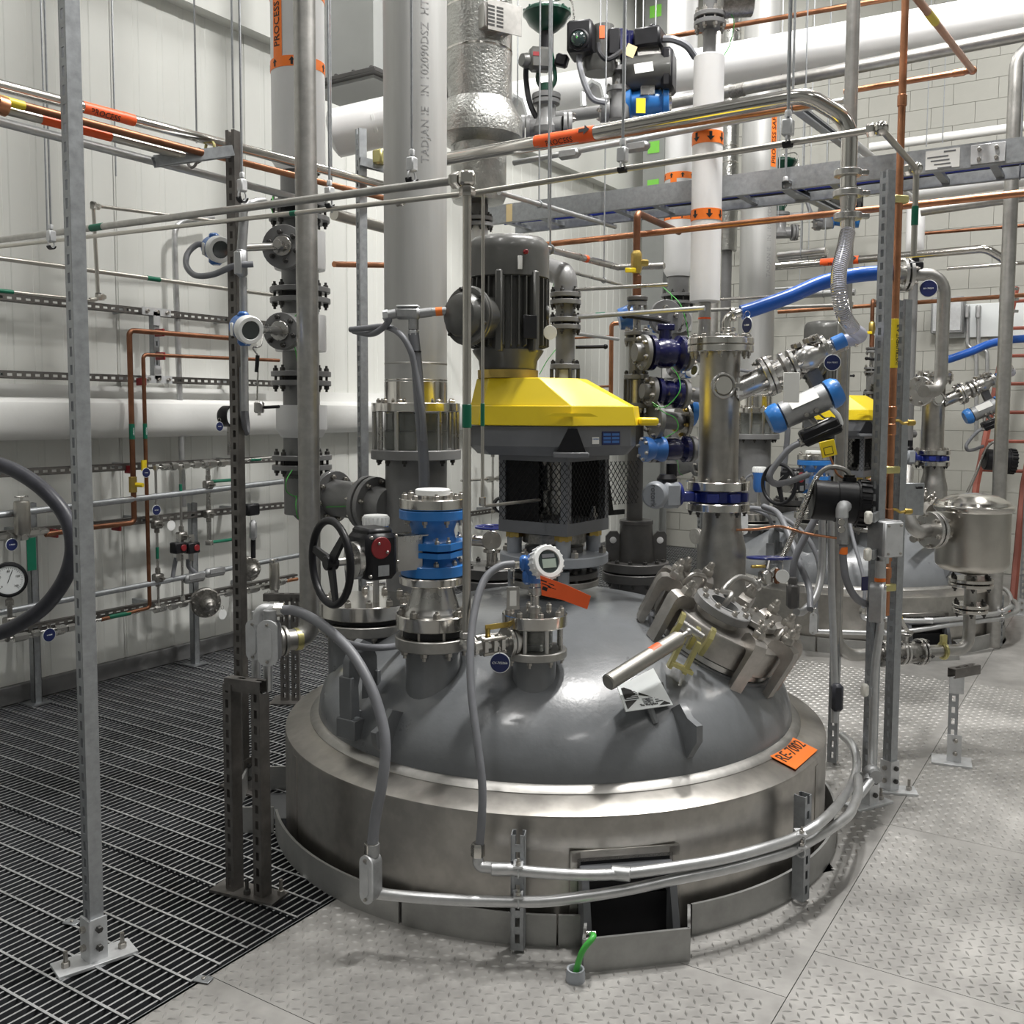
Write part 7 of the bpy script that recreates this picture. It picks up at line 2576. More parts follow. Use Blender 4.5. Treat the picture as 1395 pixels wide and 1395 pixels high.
upright(216, 634, 828, 'thin upright tube with two valves left of the white disc', .008, 753, (714, 787))
upright(249, 634, 818, 'thin upright tube with green label by the red push valves', .008, 667, (730,))
u3 = upright(285, 632, 742, 'wide upright tube with green tubing branches', .014, None, (660, 700))
for y in (656, 739):
    p = W(287, y)
    MB().cyl(p, V((p.x, W(325, y - 1).y, p.z)), .010, n=8).build('green_tube', 'label_green', u3)
sv_ = W(236, 747, XW + .02)
for i, (px, lab) in enumerate(((243, 'left black valve block with red button on the wall rack'), (261, 'right black valve block with red button on the wall rack'))):
    c = W(px, 746, XW + .04)
    t = thing('solenoid_valve', lab, 'valve', c)
    MB().box(c, (.06, .085, .065), None, .006).build('block', 'black_plastic', t)
    MB().disc(c + EX * .03 + EY * .012, EX, .020, .008, 20).build('red_button', 'red', t)
    MB().nut(c + UP * .03, UP, .018, .05).cyl(c - UP * .03, c - UP * .08, .013, n=8).build('port_nut', 'stainless', t)
pipe('conduit_hose', 'short gray conduit below the left valve block', 'conduit', [W(240, 760), W(237, 775), W(235, 790)], .013, 'gray_hose', smooth=True)
pipe('conduit_hose', 'short gray conduit bending below the right valve block', 'conduit', [W(256, 762), W(257, 772), W(266, 780), W(275, 786)], .013, 'gray_hose', smooth=True)
# black gauge behind the tall post
bgp = W(311, 567, XW + .1)
bg_ = thing('pressure_gauge', 'black gauge half hidden behind the tall slotted post', 'gauge', bgp)
MB().lathe([(0, -.05), (.05, -.05), (.065, -.03), (.065, .02), (.055, .024), (.052, .012), (0, .012)], bgp, EX * .9 + EY * .3, 28).build('case', 'black_plastic', bg_)
MB().disc(bgp + (EX * .9 + EY * .3).normalized() * .013, EX * .9 + EY * .3, .05, .002, 24).build('dial', 'print_white', bg_)
MB().cyl(bgp - UP * .06, bgp - UP * .24, .01, n=8).build('gauge_stem', 'stainless', bg_)
round_tag(299, 581, (W(299, 581, XW + .12) - EYE).dot(H), .027, 'PI-7021', 'round navy tag beside the half hidden black gauge', ts=.008, n=EX)
# black hose looping at the left edge
pipe('rubber_hose', 'thick black rubber hose looping in from the left edge', 'hose', [at(-60, 625, 3.4), at(-20, 628, 3.35), at(20, 641, 3.3), at(60, 668, 3.25), at(90, 705, 3.22), at(99, 745, 3.2), at(90, 785, 3.2), at(65, 822, 3.22), at(35, 845, 3.25), at(0, 862, 3.3), at(-50, 870, 3.35)], .025, 'hose_rubber', n=18, smooth=True)
# conduits at the tall post
LBP = thing('conduit_fitting', 'cast conduit body below the upper blue transmitter', 'conduit fitting', at(329, 360, 3.98))
MB().box(at(329, 358, 3.98), (.045, .05, .12), MX.Rotation(YAW, 3, 'Z'), .015).cyl(at(332, 300, 3.98), at(329, 345, 3.98), .02, n=12).cyl(at(331, 378, 3.98), at(334, 560, 3.98), .0155, n=12).build('body', 'cast_alu', LBP)
MB().box(at(324, 358, 3.94), (.03, .008, .09), MX.Rotation(YAW, 3, 'Z'), .003).build('cover', 'conduit', LBP)
MB().tube(spline([at(331, 302, 3.98), at(333, 285, 3.98), at(345, 276, 4.0), at(360, 274, 4.05)]), .017, 10).build('bend', 'conduit', LBP)
pipe('conduit_hose', 'dark conduit looping left of the upper blue transmitter', 'conduit', [at(285, 338, 4.25), at(270, 333, 4.2), at(256, 345, 4.15), at(254, 362, 4.1), at(266, 375, 4.05), at(290, 374, 4.0), at(320, 362, 3.96), at(345, 360, 3.97)], .0125, 'gray_hose', smooth=True, n=12)
pipe('conduit_hose', 'gray conduit hanging from the lower blue transmitter', 'conduit', [at(327, 470, 4.25), at(329, 500, 4.2), at(334, 550, 4.15), at(337, 585, 4.1), at(334, 587, 4.05), at(331, 560, 4.0), at(330, 500, 4.0)], .0115, 'gray_hose', smooth=True, n=12)
# actuator-like black box and conduit body right of the post
bx = thing('limit_switch', 'small black switch box above a conduit body by post', 'switch', W(342, 694, XW + .1))
MB().box(W(342, 694, XW + .1), (.07, .10, .075), None, .01).cyl(W(345, 712, XW + .1), W(345, 760, XW + .1), .016, n=10).build('box', 'black_plastic', bx)
MB().box(W(345, 722, XW + .12), (.05, .05, .13), None, .018).build('conduit_body', 'cast_alu', bx)
# low stand for the drain riser's end
st = atz(396, 955, 0)
sd_ = thing('pipe_stand', 'low strut stand under the bent end of the riser', 'stand', st)
zt_ = at(396, 882, 4.15).z
for s_ in (-.03, .03):
    strut(sd_, st + RT * s_, V((st.x, st.y, zt_)) + RT * s_, -H, 'dark_strut', name='leg')
MB().box(st + UP * .004, (.2, .16, .008), MX.Rotation(YAW, 3, 'Z')).build('base_plate', 'dark_strut', sd_)
strut(sd_, V((st.x, st.y, zt_)) - RT * .14, V((st.x, st.y, zt_)) + RT * .14, UP, 'dark_strut', name='top_rail')

# lines and small gear of the rack that show between drain tube and mixer
ta, p, q = run('instrument_tube', 'far instrument tube with fittings between drain tube and mixer', 628, 655, 712, 650, .010, 'stainless', 'tube', XW)
fittings(ta, [(668, 653, .09, 2), (680, 652, .07, 1.8), (692, 651, .08, 2.1), (700, 651, .07, 1.6)])
upright(671, 590, 700, 'far thin upright tube left of the mixer guard', .010, None, (615,))
small_filter(687, 611, 650, 8, 'far small steel filter just left of the mixer guard')
rail('far slotted wall strut seen behind the drain tube', 640, 700, 715, -4.9, W(632, 700, -4.9).y)
fg = W(683, 688, XW + .1)
fgg = thing('pressure_gauge', 'far black gauge left of the mixer stand', 'gauge', fg)
MB().lathe([(0, -.05), (.055, -.05), (.075, -.03), (.075, .02), (.06, .024), (.057, .012), (0, .012)], fg, EX * .8 - EY * .6, 24).build('case', 'black_plastic', fgg)
MB().disc(fg + (EX * .8 - EY * .6).normalized() * .013, EX * .8 - EY * .6, .055, .002, 20).build('dial', 'print_white', fgg)
# dark blind flange with polished bend at the back of the dome
sf2 = ST(670, 780, 4.42)
bf2 = thing('blind_flange', 'dark blind flange with polished clamped bend behind the display', 'flange', sf2.o(800))
sf2.cyl(ves, 'nozzle_neck', 'iron', 800, 850, 36)
sf2.flange(bf2, 'iron', 786, 799, 50, 10, .012, 'dark_bolt', False, False)
sf2.flange(bf2, 'iron', 770, 783, 48, 10, .012, 'dark_bolt', True, False, name='cover_flange')
MB().tube(fillet([sf2.o(772), sf2.o(738), sf2.o(736) - RT * .09], .05), .026, 14).disc(sf2.o(752), UP, .042, .016, 20).disc(sf2.o(735) + RT * .0 - H * .02, -H, .045, .02, 20).build('bend', 'polished', bf2)
MB().torus(sf2.o(718), UP, .075, .006, 28, 6).cyl(sf2.o(736), sf2.o(716), .010, n=8).cyl(sf2.o(718) - RT * .075, sf2.o(718) + RT * .075, .005, n=6).build('ring_handle', 'butterfly_blue', bf2)
mark(bf2)
# ------------------------------------------------------------------ equipment cluster at the right
fcl = -RT * .85 - H * .5
fcr = -RT * .5 - H * .87
s1_ = post('strut_post', 'galvanized strut post left of the upright copper pipe', atz(1183, 1096, 0), at(1195, 225, 3.8).z, fcl, 'galvanized', plate=.2, prot=YAW + .5)
s2_ = post('strut_post', 'galvanized strut post right of the upright copper pipe', atz(1211, 1077, 0), at(1230, 405, 3.95).z, fcl, 'galvanized', plate=.22, prot=YAW - .2)
s3_ = post('strut_post', 'galvanized strut post just behind the jacket at right', atz(1134, 1040, 0), at(1128, 440, 4.0).z, fcr, 'galvanized', foot=False)
dS = 4.36
sp_ = lambda y: at(1146, y, dS)
xy = V((sp_(600).x, sp_(600).y, 0))
zb = at(1146, 893, dS).z
va_ = at(1290, 886, dS + .12)
zb = va_.z
rp = pipe('steel_riser', 'tall steel riser bending at the bottom toward ball valve', 'pipe', [xy + UP * 6.5, xy + UP * zb, V((va_.x, va_.y, zb))], .0285, 'milled', rad=.11, n=20)
U = (V((va_.x, va_.y, 0)) - xy).normalized()
L_ = (V((va_.x, va_.y, 0)) - xy).length
o_ = lambda t: xy + UP * zb + U * (L_ * t)
for t in (.40, .54, .70, .83):
    pass
sv = thing('flanged_ball_valve', 'flanged steel ball valve with yellow lever near the floor', 'valve', o_(.6))
for i, t in enumerate((.43, .60, .76)):
    joint(sv, o_(t), U, .062 if i != 1 else .055, .013, .006, 4, .009, m='stainless', bm='dark_bolt')
MB().lathe([(0, -.07), (.04, -.07), (.05, -.03), (.05, .03), (.04, .07), (0, .07)], o_(.66), U, 18).lathe([(0, -.07), (.035, -.07), (.045, -.02), (.045, .03), (.035, .07), (0, .07)], o_(.51), U, 18).build('valve_body', 'cast_steel', sv)
MB().cyl(o_(.62) + UP * .045, o_(.62) + UP * .085, .014, n=10).box(o_(.62) + UP * .085, (.05, .04, .012), None, .002).build('bonnet', 'stainless', sv)
lv = MB().tube(fillet([o_(.68) + UP * .09, o_(.63) + UP * .10, o_(.58) + UP * .15, o_(.535) + UP * .19], .03), .009, 6).build('lever', 'stainless', sv)
MB().tube([o_(.57) + UP * .16, o_(.53) + UP * .194], .012, 6).build('yellow_grip', 'yellow', sv)
MB().torus(o_(.965), U, .034, .010, 18, 8).box(o_(.965) + UP * .05, (.03, .02, .05), MX.Rotation(atan2(U.y, U.x), 3, 'Z'), .003).build('yellow_clamp', 'zinc_yellow', sv)
# stand below
sb_ = atz(1296, 1038, 0)
ps = thing('pipe_stand', 'short slotted strut stand under the strainer pipe', 'stand', sb_)
ztp = zb - .075
strut(ps, sb_, V((sb_.x, sb_.y, ztp)), -H * .9 - RT * .4, 'galvanized', name='leg', m2=None) if False else strut(ps, sb_, V((sb_.x, sb_.y, ztp)), -H * .9 - RT * .4, 'galvanized', name='leg')
strut(ps, V((sb_.x, sb_.y, ztp + .02)) - H * .1 - RT * .06, V((sb_.x, sb_.y, ztp + .02)) + RT * .09 - H * .02 + H * .0, UP, 'dark_strut', name='saddle_rail')
Rz = MX.Rotation(YAW - .4, 3, 'Z')
MB().box(sb_ + UP * .005, (.17, .13, .01), Rz, .001).build('base_plate', 'galvanized_light', ps)
MB().box(sb_ + UP * .07 - H * .024, (.06, .006, .13), MX.Rotation(YAW - .4, 3, 'Z')).box(V((sb_.x, sb_.y, ztp - .05)) - H * .026, (.06, .006, .09), MX.Rotation(YAW - .4, 3, 'Z')).build('bracket', 'galvanized_light', ps)
for z in (.05, .11):
    inst(bolt_mesh(.010, .014, 'bolt_steel'), 'bolt', fr(sb_ + UP * z - H * .028, -H), ps)
# pot strainer
se_ = ST(1325, 730, dS + .15)
stn = thing('pot_strainer', 'stainless pot strainer with domed lid and clamp ring', 'strainer', se_.o(775))
zz = lambda y: se_.z(y)
MB().lathe([(0, zz(782)), (se_.r(12), zz(782)), (se_.r(40), zz(775)), (se_.r(46), zz(769)), (se_.r(47), zz(765)), (se_.r(47), zz(694)), (0, zz(694))], V((se_.p.x, se_.p.y, 0)), UP, 44).build('bowl', 'strainer_steel', stn)
MB().lathe([(0, zz(696)), (se_.r(49), zz(696)), (se_.r(51), zz(693)), (se_.r(51), zz(689)), (se_.r(48), zz(687)), (0, zz(687))], V((se_.p.x, se_.p.y, 0)), UP, 44).build('clamp_ring', 'polished', stn)
MB().lathe([(0, zz(688)), (se_.r(48), zz(688)), (se_.r(46), zz(683)), (se_.r(30), zz(675)), (se_.r(12), zz(672)), (0, zz(671.5))], V((se_.p.x, se_.p.y, 0)), UP, 44).build('lid', 'polished', stn)
for y, hw in ((793, 29), (828, 23)):
    joint(stn, se_.o(y), UP, se_.r(hw), .016, .006, 6, .009, m='polished', bm='dark_bolt')
MB().tube(fillet([se_.o(785), se_.o(845), V((se_.p.x, se_.p.y, zb)), V((va_.x, va_.y, zb))], .10), .027, 18).build('outlet_bend', 'milled', stn)
lq = at(1270, 722, dS + .05)
lax = (-RT * .9 - H * .35).normalized()
MB().cyl(se_.o(725), lq, .032, n=18).build('inlet', 'strainer_steel', stn)
joint(stn, lq, lax, .085, .018, .008, 6, .011, m='stainless', bm='bolt_steel')
MB().tube(fillet([lq + lax * .02, at(1246, 726, dS), at(1232, 690, dS + .05), at(1236, 640, dS + .3)], .1), .03, 16).build('inlet_bend', 'milled', stn)
# U shaped return pipe between two flanges
du_ = 5.3
up_ = pipe('return_pipe', 'weathered U shaped return pipe hanging from a flange', 'pipe', [at(1232, 374, du_), at(1287, 374, du_), at(1281, 533, du_), at(1258, 533, du_ - .1)], .034, 'milled', rad=.10, n=20)
joint(up_, at(1233, 374, du_), RT, .09, .02, .01, 6, .011, m='stainless', bm='bolt_steel')
MB().cyl(at(1215, 374, du_ - .1), at(1233, 374, du_), .05, n=18).build('hose_coupling', 'stainless', up_)
ux = (-RT * .8 - H * .6).normalized()
f = MB().disc(at(1255, 533, du_ + .02), ux, .082, .022, 28).build('flange', 'stainless', up_)
bolts(f, at(1255, 533, du_ + .02) + ux * .022, ux, .066, 6, .011, .02)
lvv = MB().box(at(1245, 362, du_ - .05), (.09, .05, .04), MX.Rotation(YAW, 3, 'Z'), .008).cyl(at(1247, 352, du_ - .05), at(1247, 362, du_ - .05), .02, n=10).build('black_valve', 'black_plastic', up_)
round_tag(1265, 393, du_ - .05, .043, 'RV-70229', 'large round navy tag under the U shaped return pipe', ts=.0125)
# black instrument head with finned cover
dg = 3.93
g0, g1 = at(1106, 680, dg), at(1182, 687, dg - .03)
ga = (g1 - g0).normalized()
gl = (g1 - g0).length
bi = thing('valve_positioner', 'black cylindrical instrument head with ribbed end cover', 'instrument', g0)
MB().lathe([(0, 0), (.074, 0), (.08, .006), (.08, gl * .42), (.083, gl * .43), (.083, gl * .80), (0, gl * .80)], g0, ga, 36).build('housing', 'black_plastic', bi)
cvm = MB().lathe([(0, gl * .78), (.088, gl * .78), (.092, gl * .84), (.092, gl * .98), (.08, gl), (0, gl)], g0, ga, 36)
Tgf = fr(g0, ga)
for i in range(20):
    a = 2 * pi * i / 20
    cvm.box(Tgf @ V((.092 * cos(a), .092 * sin(a), gl * .9)), (.012, .012, gl * .18), Tgf.to_3x3() @ MX.Rotation(a, 3, 'Z'))
cvm.build('ribbed_cover', 'black_plastic', bi)
nz_ = at(1157, 657, dg)
MB().cyl(nz_ - UP * .05, nz_ + UP * .02, .028, n=16).cyl(nz_ + UP * .02, nz_ + UP * .03, .022, n=14).build('top_nipple', 'black_plastic', bi)
MB().tube(fillet([at(1152, 690, dg - .09), at(1147, 690, dg - .13), at(1147, 705, dg - .13)], .02), .024, 14).build('elbow', 'galvanized_light', bi)
mark(bi)
MB().tube(spline([at(1157, 655, dg), at(1155, 643, dg), at(1142, 637, dg), at(1128, 637, dg), at(1113, 650, dg), at(1100, 680, dg), at(1088, 710, dg), at(1075, 740, dg), at(1063, 765, dg)]), .010, 10).build('metal_hose', 'milled', bi)
co_pts = spline([at(1113, 650, dg), at(1100, 680, dg), at(1088, 710, dg), at(1075, 740, dg), at(1063, 765, dg)], 14)
mh = MB()
for i in range(0, len(co_pts) - 1):
    mh.torus(co_pts[i], co_pts[i + 1] - co_pts[i], .0105, .0016, 12, 4)
stuff(mh.build('hose_rings', 'polished', bi))
ft = thing('conduit_fitting', 'conduit tee with two screw caps under the black head', 'conduit fitting', at(1147, 720, dg - .13))
MB().cyl(at(1147, 704, dg - .13), at(1148, 735, dg - .13), .022, n=14).nut(at(1148, 741, dg - .13), UP, .023, .03).build('body', 'cast_alu', ft)
for y in (711, 721):
    MB().disc(at(1146, y, dg - .152), -H, .014, .008, 16).build('screw_cap', 'polished', ft)
h_ = pipe('conduit_hose', 'gray conduit with orange band sweeping to the lower box', 'conduit', [at(1148, 742, dg - .13), at(1149, 765, dg - .13), at(1153, 790, dg - .14), at(1164, 812, dg - .12), at(1178, 822, dg - .08), at(1194, 823, dg - .02)], .0145, 'gray_hose', smooth=True, n=14)
collar(h_, at(1149, 750, dg - .13), UP, .0165, .03, 'orange', 'orange_band')
collar(h_, at(1191, 823, dg - .03), RT, .022, .03, 'light_gray_paint', 'gland')
pipe('copper_tube', 'thin bare copper tube looping to the black instrument head', 'tube', [at(1129, 618, dg), at(1134, 630, dg), at(1140, 645, dg), at(1148, 651, dg)], .0045, 'copper', smooth=True)
pipe('copper_wire', 'thin copper tube crossing in front of swelled nozzle', 'tube', [at(1003, 722, dg), at(1030, 721, dg), at(1058, 717, dg), at(1075, 720, dg), at(1100, 727, dg - .05), at(1140, 733, dg - .1)], .005, 'copper', smooth=True)
jb = thing('junction_box', 'gray cast junction box clipped between the right struts', 'electrical box', at(1207, 733, 3.85))
Rj = MX.Rotation(YAW + .35, 3, 'Z')
jc = at(1205, 733, 3.86)
MB().box(jc, (.095, .10, .145), Rj, .006).build('box', 'cast_alu', jb)
MB().box(jc - UP * .0 - Rj @ V((0, .052, 0)), (.088, .008, .135), Rj, .003).build('cover', 'galvanized_light', jb)
for a, b in ((-.03, .055), (.03, .055), (-.03, -.055), (.03, -.055)):
    inst(bolt_mesh(.005, .006, 'bolt_steel'), 'screw', fr(jc - Rj @ V((a, .056, -b)), -(Rj @ V((0, 1, 0)))), jb)
MB().cyl(jc - UP * .072, jc - UP * .10, .02, n=12).cyl(jc - UP * .09 - RT * .012, at(1199, 802, 3.86), .021, n=14).build('nipple', 'conduit', jb)
MB().cyl(at(1199, 787, 3.86), at(1199, 792, 3.86), .0218, n=14).build('orange_sticker', 'orange', jb)
lb2 = lb('conduit_fitting', 'gray conduit body between the right struts below the box', at(1202, 822, 3.82), UP, -H * .5 + RT * .85, 1.2, False)
pd = pipe('conduit', 'upright conduit dropping from box to ring conduit box', 'conduit', [at(1200, 842, 3.86), at(1197, 870, 3.86), at(1191, 920, 3.84), at(1189, 1000, 3.8), at(1187, 1052, 3.74)], .0155, 'conduit', smooth=True, n=12)
eb2 = thing('conduit_fitting', 'round conduit elbow fitting at the ring conduit end', 'conduit fitting', at(1188, 1053, 3.7))
MB().sph(at(1188, 1053, 3.72), .034, 14).cyl(at(1188, 1053, 3.72), at(1183, 1066, 3.68), .022, n=12).cyl(at(1188, 1053, 3.72) - H * .02, at(1188, 1053, 3.72) - H * .045, .026, n=16).build('body', 'cast_alu', eb2)
for i, (px, py, d, lab) in enumerate(((1183, 705, 3.76, 'white end cap on strut arm above junction box'), (1182, 755, 3.76, 'white end cap on strut arm below junction box'), (1178, 940, 3.78, 'white end cap on strut arm low on the right post'))):
    t = thing('end_cap_bracket', lab, 'bracket', at(px, py, d))
    MB().box(at(px, py, d), (.028, .03, .05), MX.Rotation(YAW + .3, 3, 'Z'), .008).build('end_cap', 'ivory_plastic', t)
    MB().box(at(px + 10, py - 1, d + .06), (.012, .12, .035), MX.Rotation(YAW - .5, 3, 'Z')).build('arm', 'galvanized', t)
bl = thing('blue_band', 'dark blue tape wrapped on the left right-hand post', 'tape', at(1178, 795, 3.8))
MB().box(at(1178, 795, 3.745), (.03, .004, .055), MX.Rotation(YAW + .3, 3, 'Z'), .001).build('tape', 'navy', bl)
# upright conduits behind the posts
c3 = pipe('conduit', 'upright conduit ending in black fitting beside rear post', 'conduit', [at(1132, 700, 4.25), at(1133, 800, 4.25), at(1137, 930, 4.2), at(1137, 985, 4.15)], .0155, 'conduit', smooth=True)
MB().box(at(1140, 950, 4.16), (.05, .045, .12), MX.Rotation(YAW, 3, 'Z'), .012).build('black_body', 'hose_rubber', c3)
pipe('conduit', 'conduit curving down from black head to behind the manway', 'conduit', [at(1120, 700, 4.25), at(1120, 770, 4.25), at(1112, 810, 4.2), at(1095, 832, 4.15), at(1085, 834, 4.1)], .0165, 'conduit', smooth=True)
pipe('conduit_hose', 'gray conduit looping behind the manway valve', 'conduit', [at(1040, 690, 4.6), at(1060, 700, 4.5), at(1075, 730, 4.35), at(1088, 765, 4.25), at(1102, 800, 4.2), at(1104, 830, 4.1)], .0145, 'gray_hose', smooth=True)
pipe('conduit_hose', 'dark gray conduit rising right of the manway valve', 'conduit', [at(1080, 800, 4.2), at(1082, 765, 4.2), at(1095, 735, 4.2), at(1112, 705, 4.2)], .0155, 'gray_hose', smooth=True)
ve_ = thing('conduit_fitting', 'dark conduit body standing behind the manway lid', 'conduit fitting', at(1080, 815, 4.15))
MB().box(at(1080, 812, 4.15), (.05, .05, .11), MX.Rotation(YAW, 3, 'Z'), .012).nut(at(1080, 796, 4.15), UP, .02, .03).build('body', 'iron', ve_)
# spray ball valve behind the manway with blue ring handle
sbv = thing('lid_valve', 'small steel valve with blue ring handle behind the lid', 'valve', at(1040, 800, 3.85))
vc = at(1043, 787, 3.86)
MB().torus(at(1048, 760, 3.9), UP + H * .1, .085, .006, 32, 8).cyl(at(1048, 760, 3.9) - RT * .085, at(1048, 760, 3.9) + RT * .085, .005, n=6).build('ring_handle', 'butterfly_blue', sbv)
MB().cyl(vc, at(1048, 760, 3.9), .009, n=8).box(vc, (.05, .05, .06), MX.Rotation(YAW + .4, 3, 'Z'), .01).cyl(vc - RT * .07 - UP * .05, vc + RT * .05 + UP * .03, .019, n=12).nut(vc - RT * .045 - UP * .03, RT + UP * .6, .03, .02).build('body', 'stainless', sbv)
MB().box(vc + RT * .04 + UP * .01 - H * .02, (.02, .02, .06), MX.Rotation(YAW + .2, 3, 'Z'), .004).build('red_clip', 'copper_dark', sbv)
MB().box(vc - RT * .03 + UP * .045, (.06, .015, .012), MX.Rotation(YAW + .2, 3, 'Z'), .003).build('brass_lever', 'brass', sbv)
round_tag(1066, 785, 3.75, .026, '', 'blank pale round tag hanging behind the manway lid', 'white_plastic')
# floor-standing electrical boxes and ladder at the block wall
ebx = thing('electrical_box', 'gray electrical enclosure on the block wall', 'electrical box', aty(1292, 460, YB - .08))
c = aty(1292, 430, YB - .1)
MB().box(c, (.30, .18, .36), None, .01).build('enclosure', 'cast_alu', ebx)
MB().box(c - EY * .095, (.26, .01, .32), None, .004).box(c - EY * .102 + UP * .08 - EX * .06, (.08, .006, .08)).build('door_panel', 'galvanized_light', ebx)
wpn = thing('wall_panel_board', 'white board with two conduits on the block wall', 'panel', aty(1345, 455, YB - .02))
c = aty(1347, 436, YB - .03)
MB().box(c, (.80, .03, .33), None, .004).build('board', 'print_white', wpn)
for px, n_ in ((1318, 0), (1333, 1)):
    MB().tube(fillet([aty(px, 416, YB - .08), aty(px, 470, YB - .08), aty(px + 12, 480, YB - .08), aty(px + 12, 590, YB - .08)], .06), .02, 10).box(aty(px, 425, YB - .09), (.05, .06, .13), None, .012).build('conduit', 'conduit', wpn)
ld = thing('ladder', 'red brown ladder leaning at the far right wall', 'ladder', aty(1342, 640, 9.2))
a0, a1 = aty(1330, 660, 9.2), aty(1384, 392, 9.9)
for off in (0, .36):
    MB().tube([a0 + EX * off, a1 + EX * off], .03, 6).build('stile', 'ladder_red', ld)
for i in range(7):
    c = a0.lerp(a1, (i + .5) / 7)
    MB().tube([c, c + EX * .36], .016, 6).build('rung', 'ladder_red', ld)
b3 = a0.copy()
a0f = V((a0.x, a0.y - .55, 0))
for off in (0, .36):
    MB().tube([a0 + EX * off, a0f + EX * off], .03, 6).build('stile', 'ladder_red', ld)
# far lines in front of the block wall
far = [
    ('copper_pipe', 'upper far copper pipe behind the U shaped return pipe', 1060, 425, 8.8, 1395, 402, .017, 'copper'),
    ('copper_pipe', 'lower far copper pipe under the cable tray at right', 1258, 318, 8.0, 1395, 307, .014, 'copper_dark'),
    ('steel_pipe', 'far steel pipe level with the blue hose end', 1290, 366, 7.2, 1395, 358, .014, 'polished'),
    ('clad_pipe', 'white clad pipe just below the tray at right', 1240, 262, 7.6, 1395, 240, .075, 'white_pvc'),
    ('steel_pipe', 'gray steel pipe below the white clad pipe at right', 1255, 288, 7.3, 1395, 268, .035, 'milled'),
    ('steel_pipe', 'far steel pipe behind the blue hose', 1060, 403, 8.4, 1165, 398, .028, 'conduit'),
    ('steel_pipe', 'polished pipe ending in a red cap behind the bend', 1062, 352, 7.8, 1128, 345, .036, 'stainless'),
    ('steel_tube', 'thin bar crossing high on the block wall', 1030, 395, 9.6, 1130, 389, .012, 'conduit'),
]
for a in far:
    xpipe(*a[:2], *a[2:8], a[8], ext=.9 if a[5] > 1390 else 0) if False else xpipe(a[0], a[1], a[2], a[3], a[4], a[5], a[6], a[7], a[8], ext=(.9 if a[5] > 1390 else 0), hang=(None if a[5] > 1390 and a[0] != 'x' else .6))
wr2 = ST(1247, 310, 8.0)
w2 = thing('white_riser', 'plain white riser standing behind the right strut', 'pipe', wr2.o(350))
MB().cyl(V((wr2.p.x, wr2.p.y, wr2.z(355))), V((wr2.p.x, wr2.p.y, wr2.z(272))), wr2.r(12), n=24).build('cladding', 'white_pvc', w2)
MB().cyl(V((wr2.p.x, wr2.p.y, 0)), V((wr2.p.x, wr2.p.y, wr2.z(350))), wr2.r(6), n=16).build('pipe', 'pipe_paint', w2)
gc = at(1372, 400, 6.6)
zt = at(1372, 62, 6.6).z
gp = pipe('steel_riser', 'pale steel riser bending right at the top near edge', 'pipe', [V((gc.x, gc.y, 0)), V((gc.x, gc.y, zt)), V((gc.x, gc.y, zt)) + EX * .6], .045, 'milled', rad=.16, n=18)
post('strut_post', 'galvanized strut post at the far right edge', atz(1392, 838, 0), at(1392, 390, 6.4).z, fcr, 'galvanized', plate=.2)
# gray steel wall column with green tape near the room corner
cc_ = aty(896, 200, YB - .35)
cl_ = thing('steel_upright', 'gray steel H upright with green tape near the room corner', 'post', V((cc_.x, cc_.y, 0)))
MB().box((cc_.x, cc_.y - .1, 3.3), (.26, .015, 6.6)).box((cc_.x, cc_.y + .1, 3.3), (.26, .015, 6.6)).box((cc_.x, cc_.y, 3.3), (.012, .2, 6.6)).build('section', 'gray_wall_paint', cl_)
for py in (15, 200, 252):
    c = aty(894, py, cc_.y - .112)
    MB().box(V((cc_.x, c.y, c.z)), (.14, .004, .13)).build('green_tape', 'tape_green', cl_)

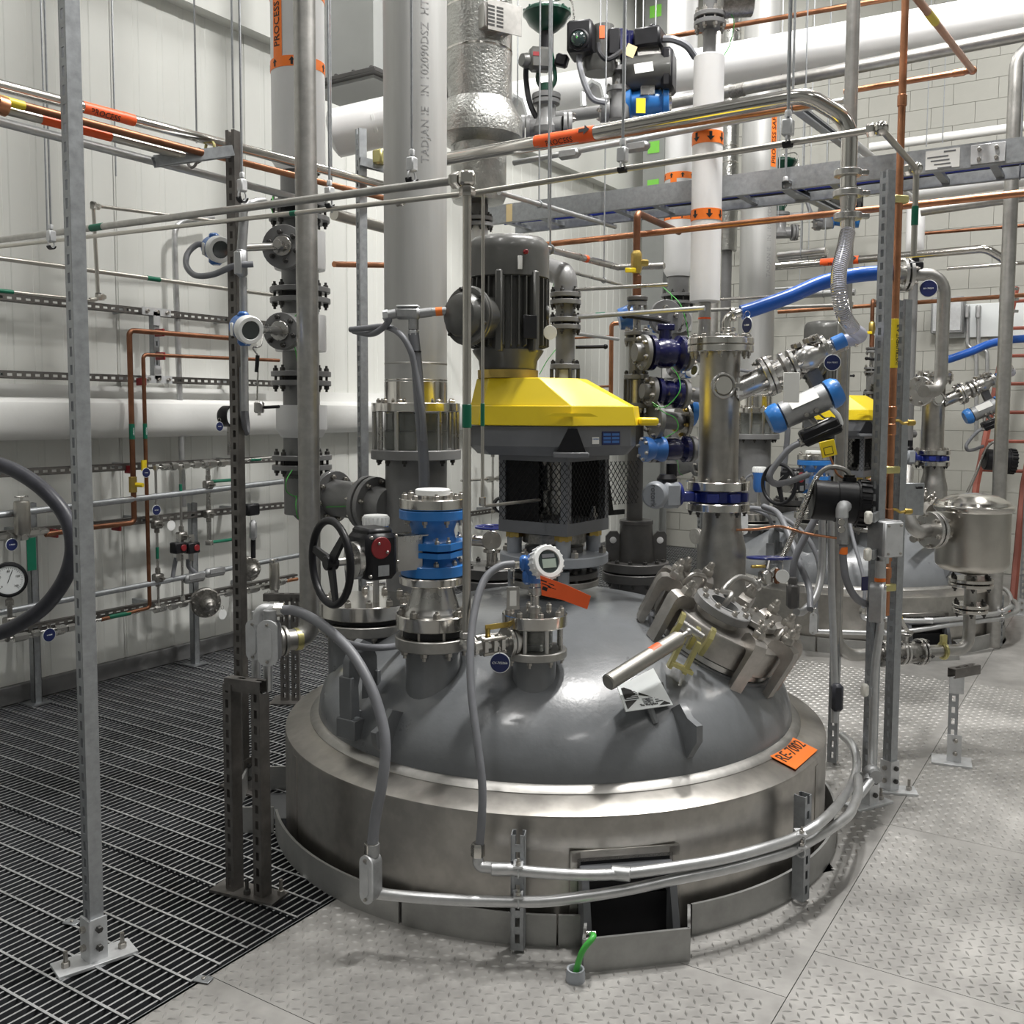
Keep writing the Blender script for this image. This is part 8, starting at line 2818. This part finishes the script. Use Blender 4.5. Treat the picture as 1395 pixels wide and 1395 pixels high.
gp_ = at(1242, 680, 4.2)
bpl = thing('bracket_plate', 'flat gray plate bracket with two slots beside the right post', 'bracket', gp_)
Rb = MX.Rotation(YAW + .1, 3, 'Z')
MB().box(gp_, (.11, .008, .14), Rb, .003).box(gp_ - RT * .09, (.10, .006, .03), Rb).build('plate', 'galvanized', bpl)
for s_ in (-1, 1):
    MB().box(gp_ + UP * .05 + RT * s_ * .03 - H * .005, (.03, .003, .010), Rb, .001).build('slot', 'black_plastic', bpl)
scr = ST(994, 150, 8.3)
crs = thing('clad_riser', 'silver embossed clad riser between white riser and wide pipe', 'pipe', scr.o(342))
MB().cyl(scr.o(342), V((scr.p.x, scr.p.y, 6.5)), scr.r(13), n=30).build('cladding', 'embossed', crs)
for y in (45, 200, 222):
    scr.cyl(crs, 'strap', 'polished', y, y + 2, 13.3, n=30, ch=.001)
MB().cyl(scr.o(640), scr.o(340), scr.r(7), n=18).build('pipe', 'pipe_paint', crs)
# ------------------------------------------------------------------ the rear bay is the front one again
SKIP = {'floor_grommet', 'ground_cable', 'cable_tray'}
for r in list(BAY):
    base = r['label']
    c = copy_tree(r, None, DEL)
    r['label'] = base + ', front reactor'
    c['label'] = base + ', rear reactor'
    for o in c.children:
        if o.name.startswith('number_plate'):
            o['label'] = 'orange number plate'
            for q in list(o.children):
                bpy.data.objects.remove(q)

# orange lettered strip on the wide pipe of the rear bay
vr = [o for o in COL.objects if o.name.startswith('vapor_pipe') and o['label'].endswith('rear reactor')][0]
vc_ = SVP + DEL
rv = SVR + .001
ta_ = TOV + .62
dR = (V((vc_.x, vc_.y, 0)) - V((0, 0, 0))).dot(H)
z0, z1 = at(1055, 232, dR).z, at(1055, 143, dR).z
ORG[vr.name] = V(vr.location)
mb = MB()
vs = []
for i in range(5):
    a = ta_ + (-.03 + .015 * i) / rv
    vs += [V((vc_.x + rv * cos(a), vc_.y + rv * sin(a), z)) for z in (z0, z1)]
mb.add(vs, [(2 * i, 2 * i + 2, 2 * i + 3, 2 * i + 1) for i in range(4)])
st_ = mb.build('label_strip', 'orange', vr)
cc_ = V((vc_.x, vc_.y, (z0 + z1) / 2))
text('PROCESS SAFETY', .06, cc_ + V((cos(ta_), sin(ta_), 0)) * (rv + .001), UP, V((sin(ta_), -cos(ta_), 0)), 'print_black', st_, (cc_, UP, rv + .001))
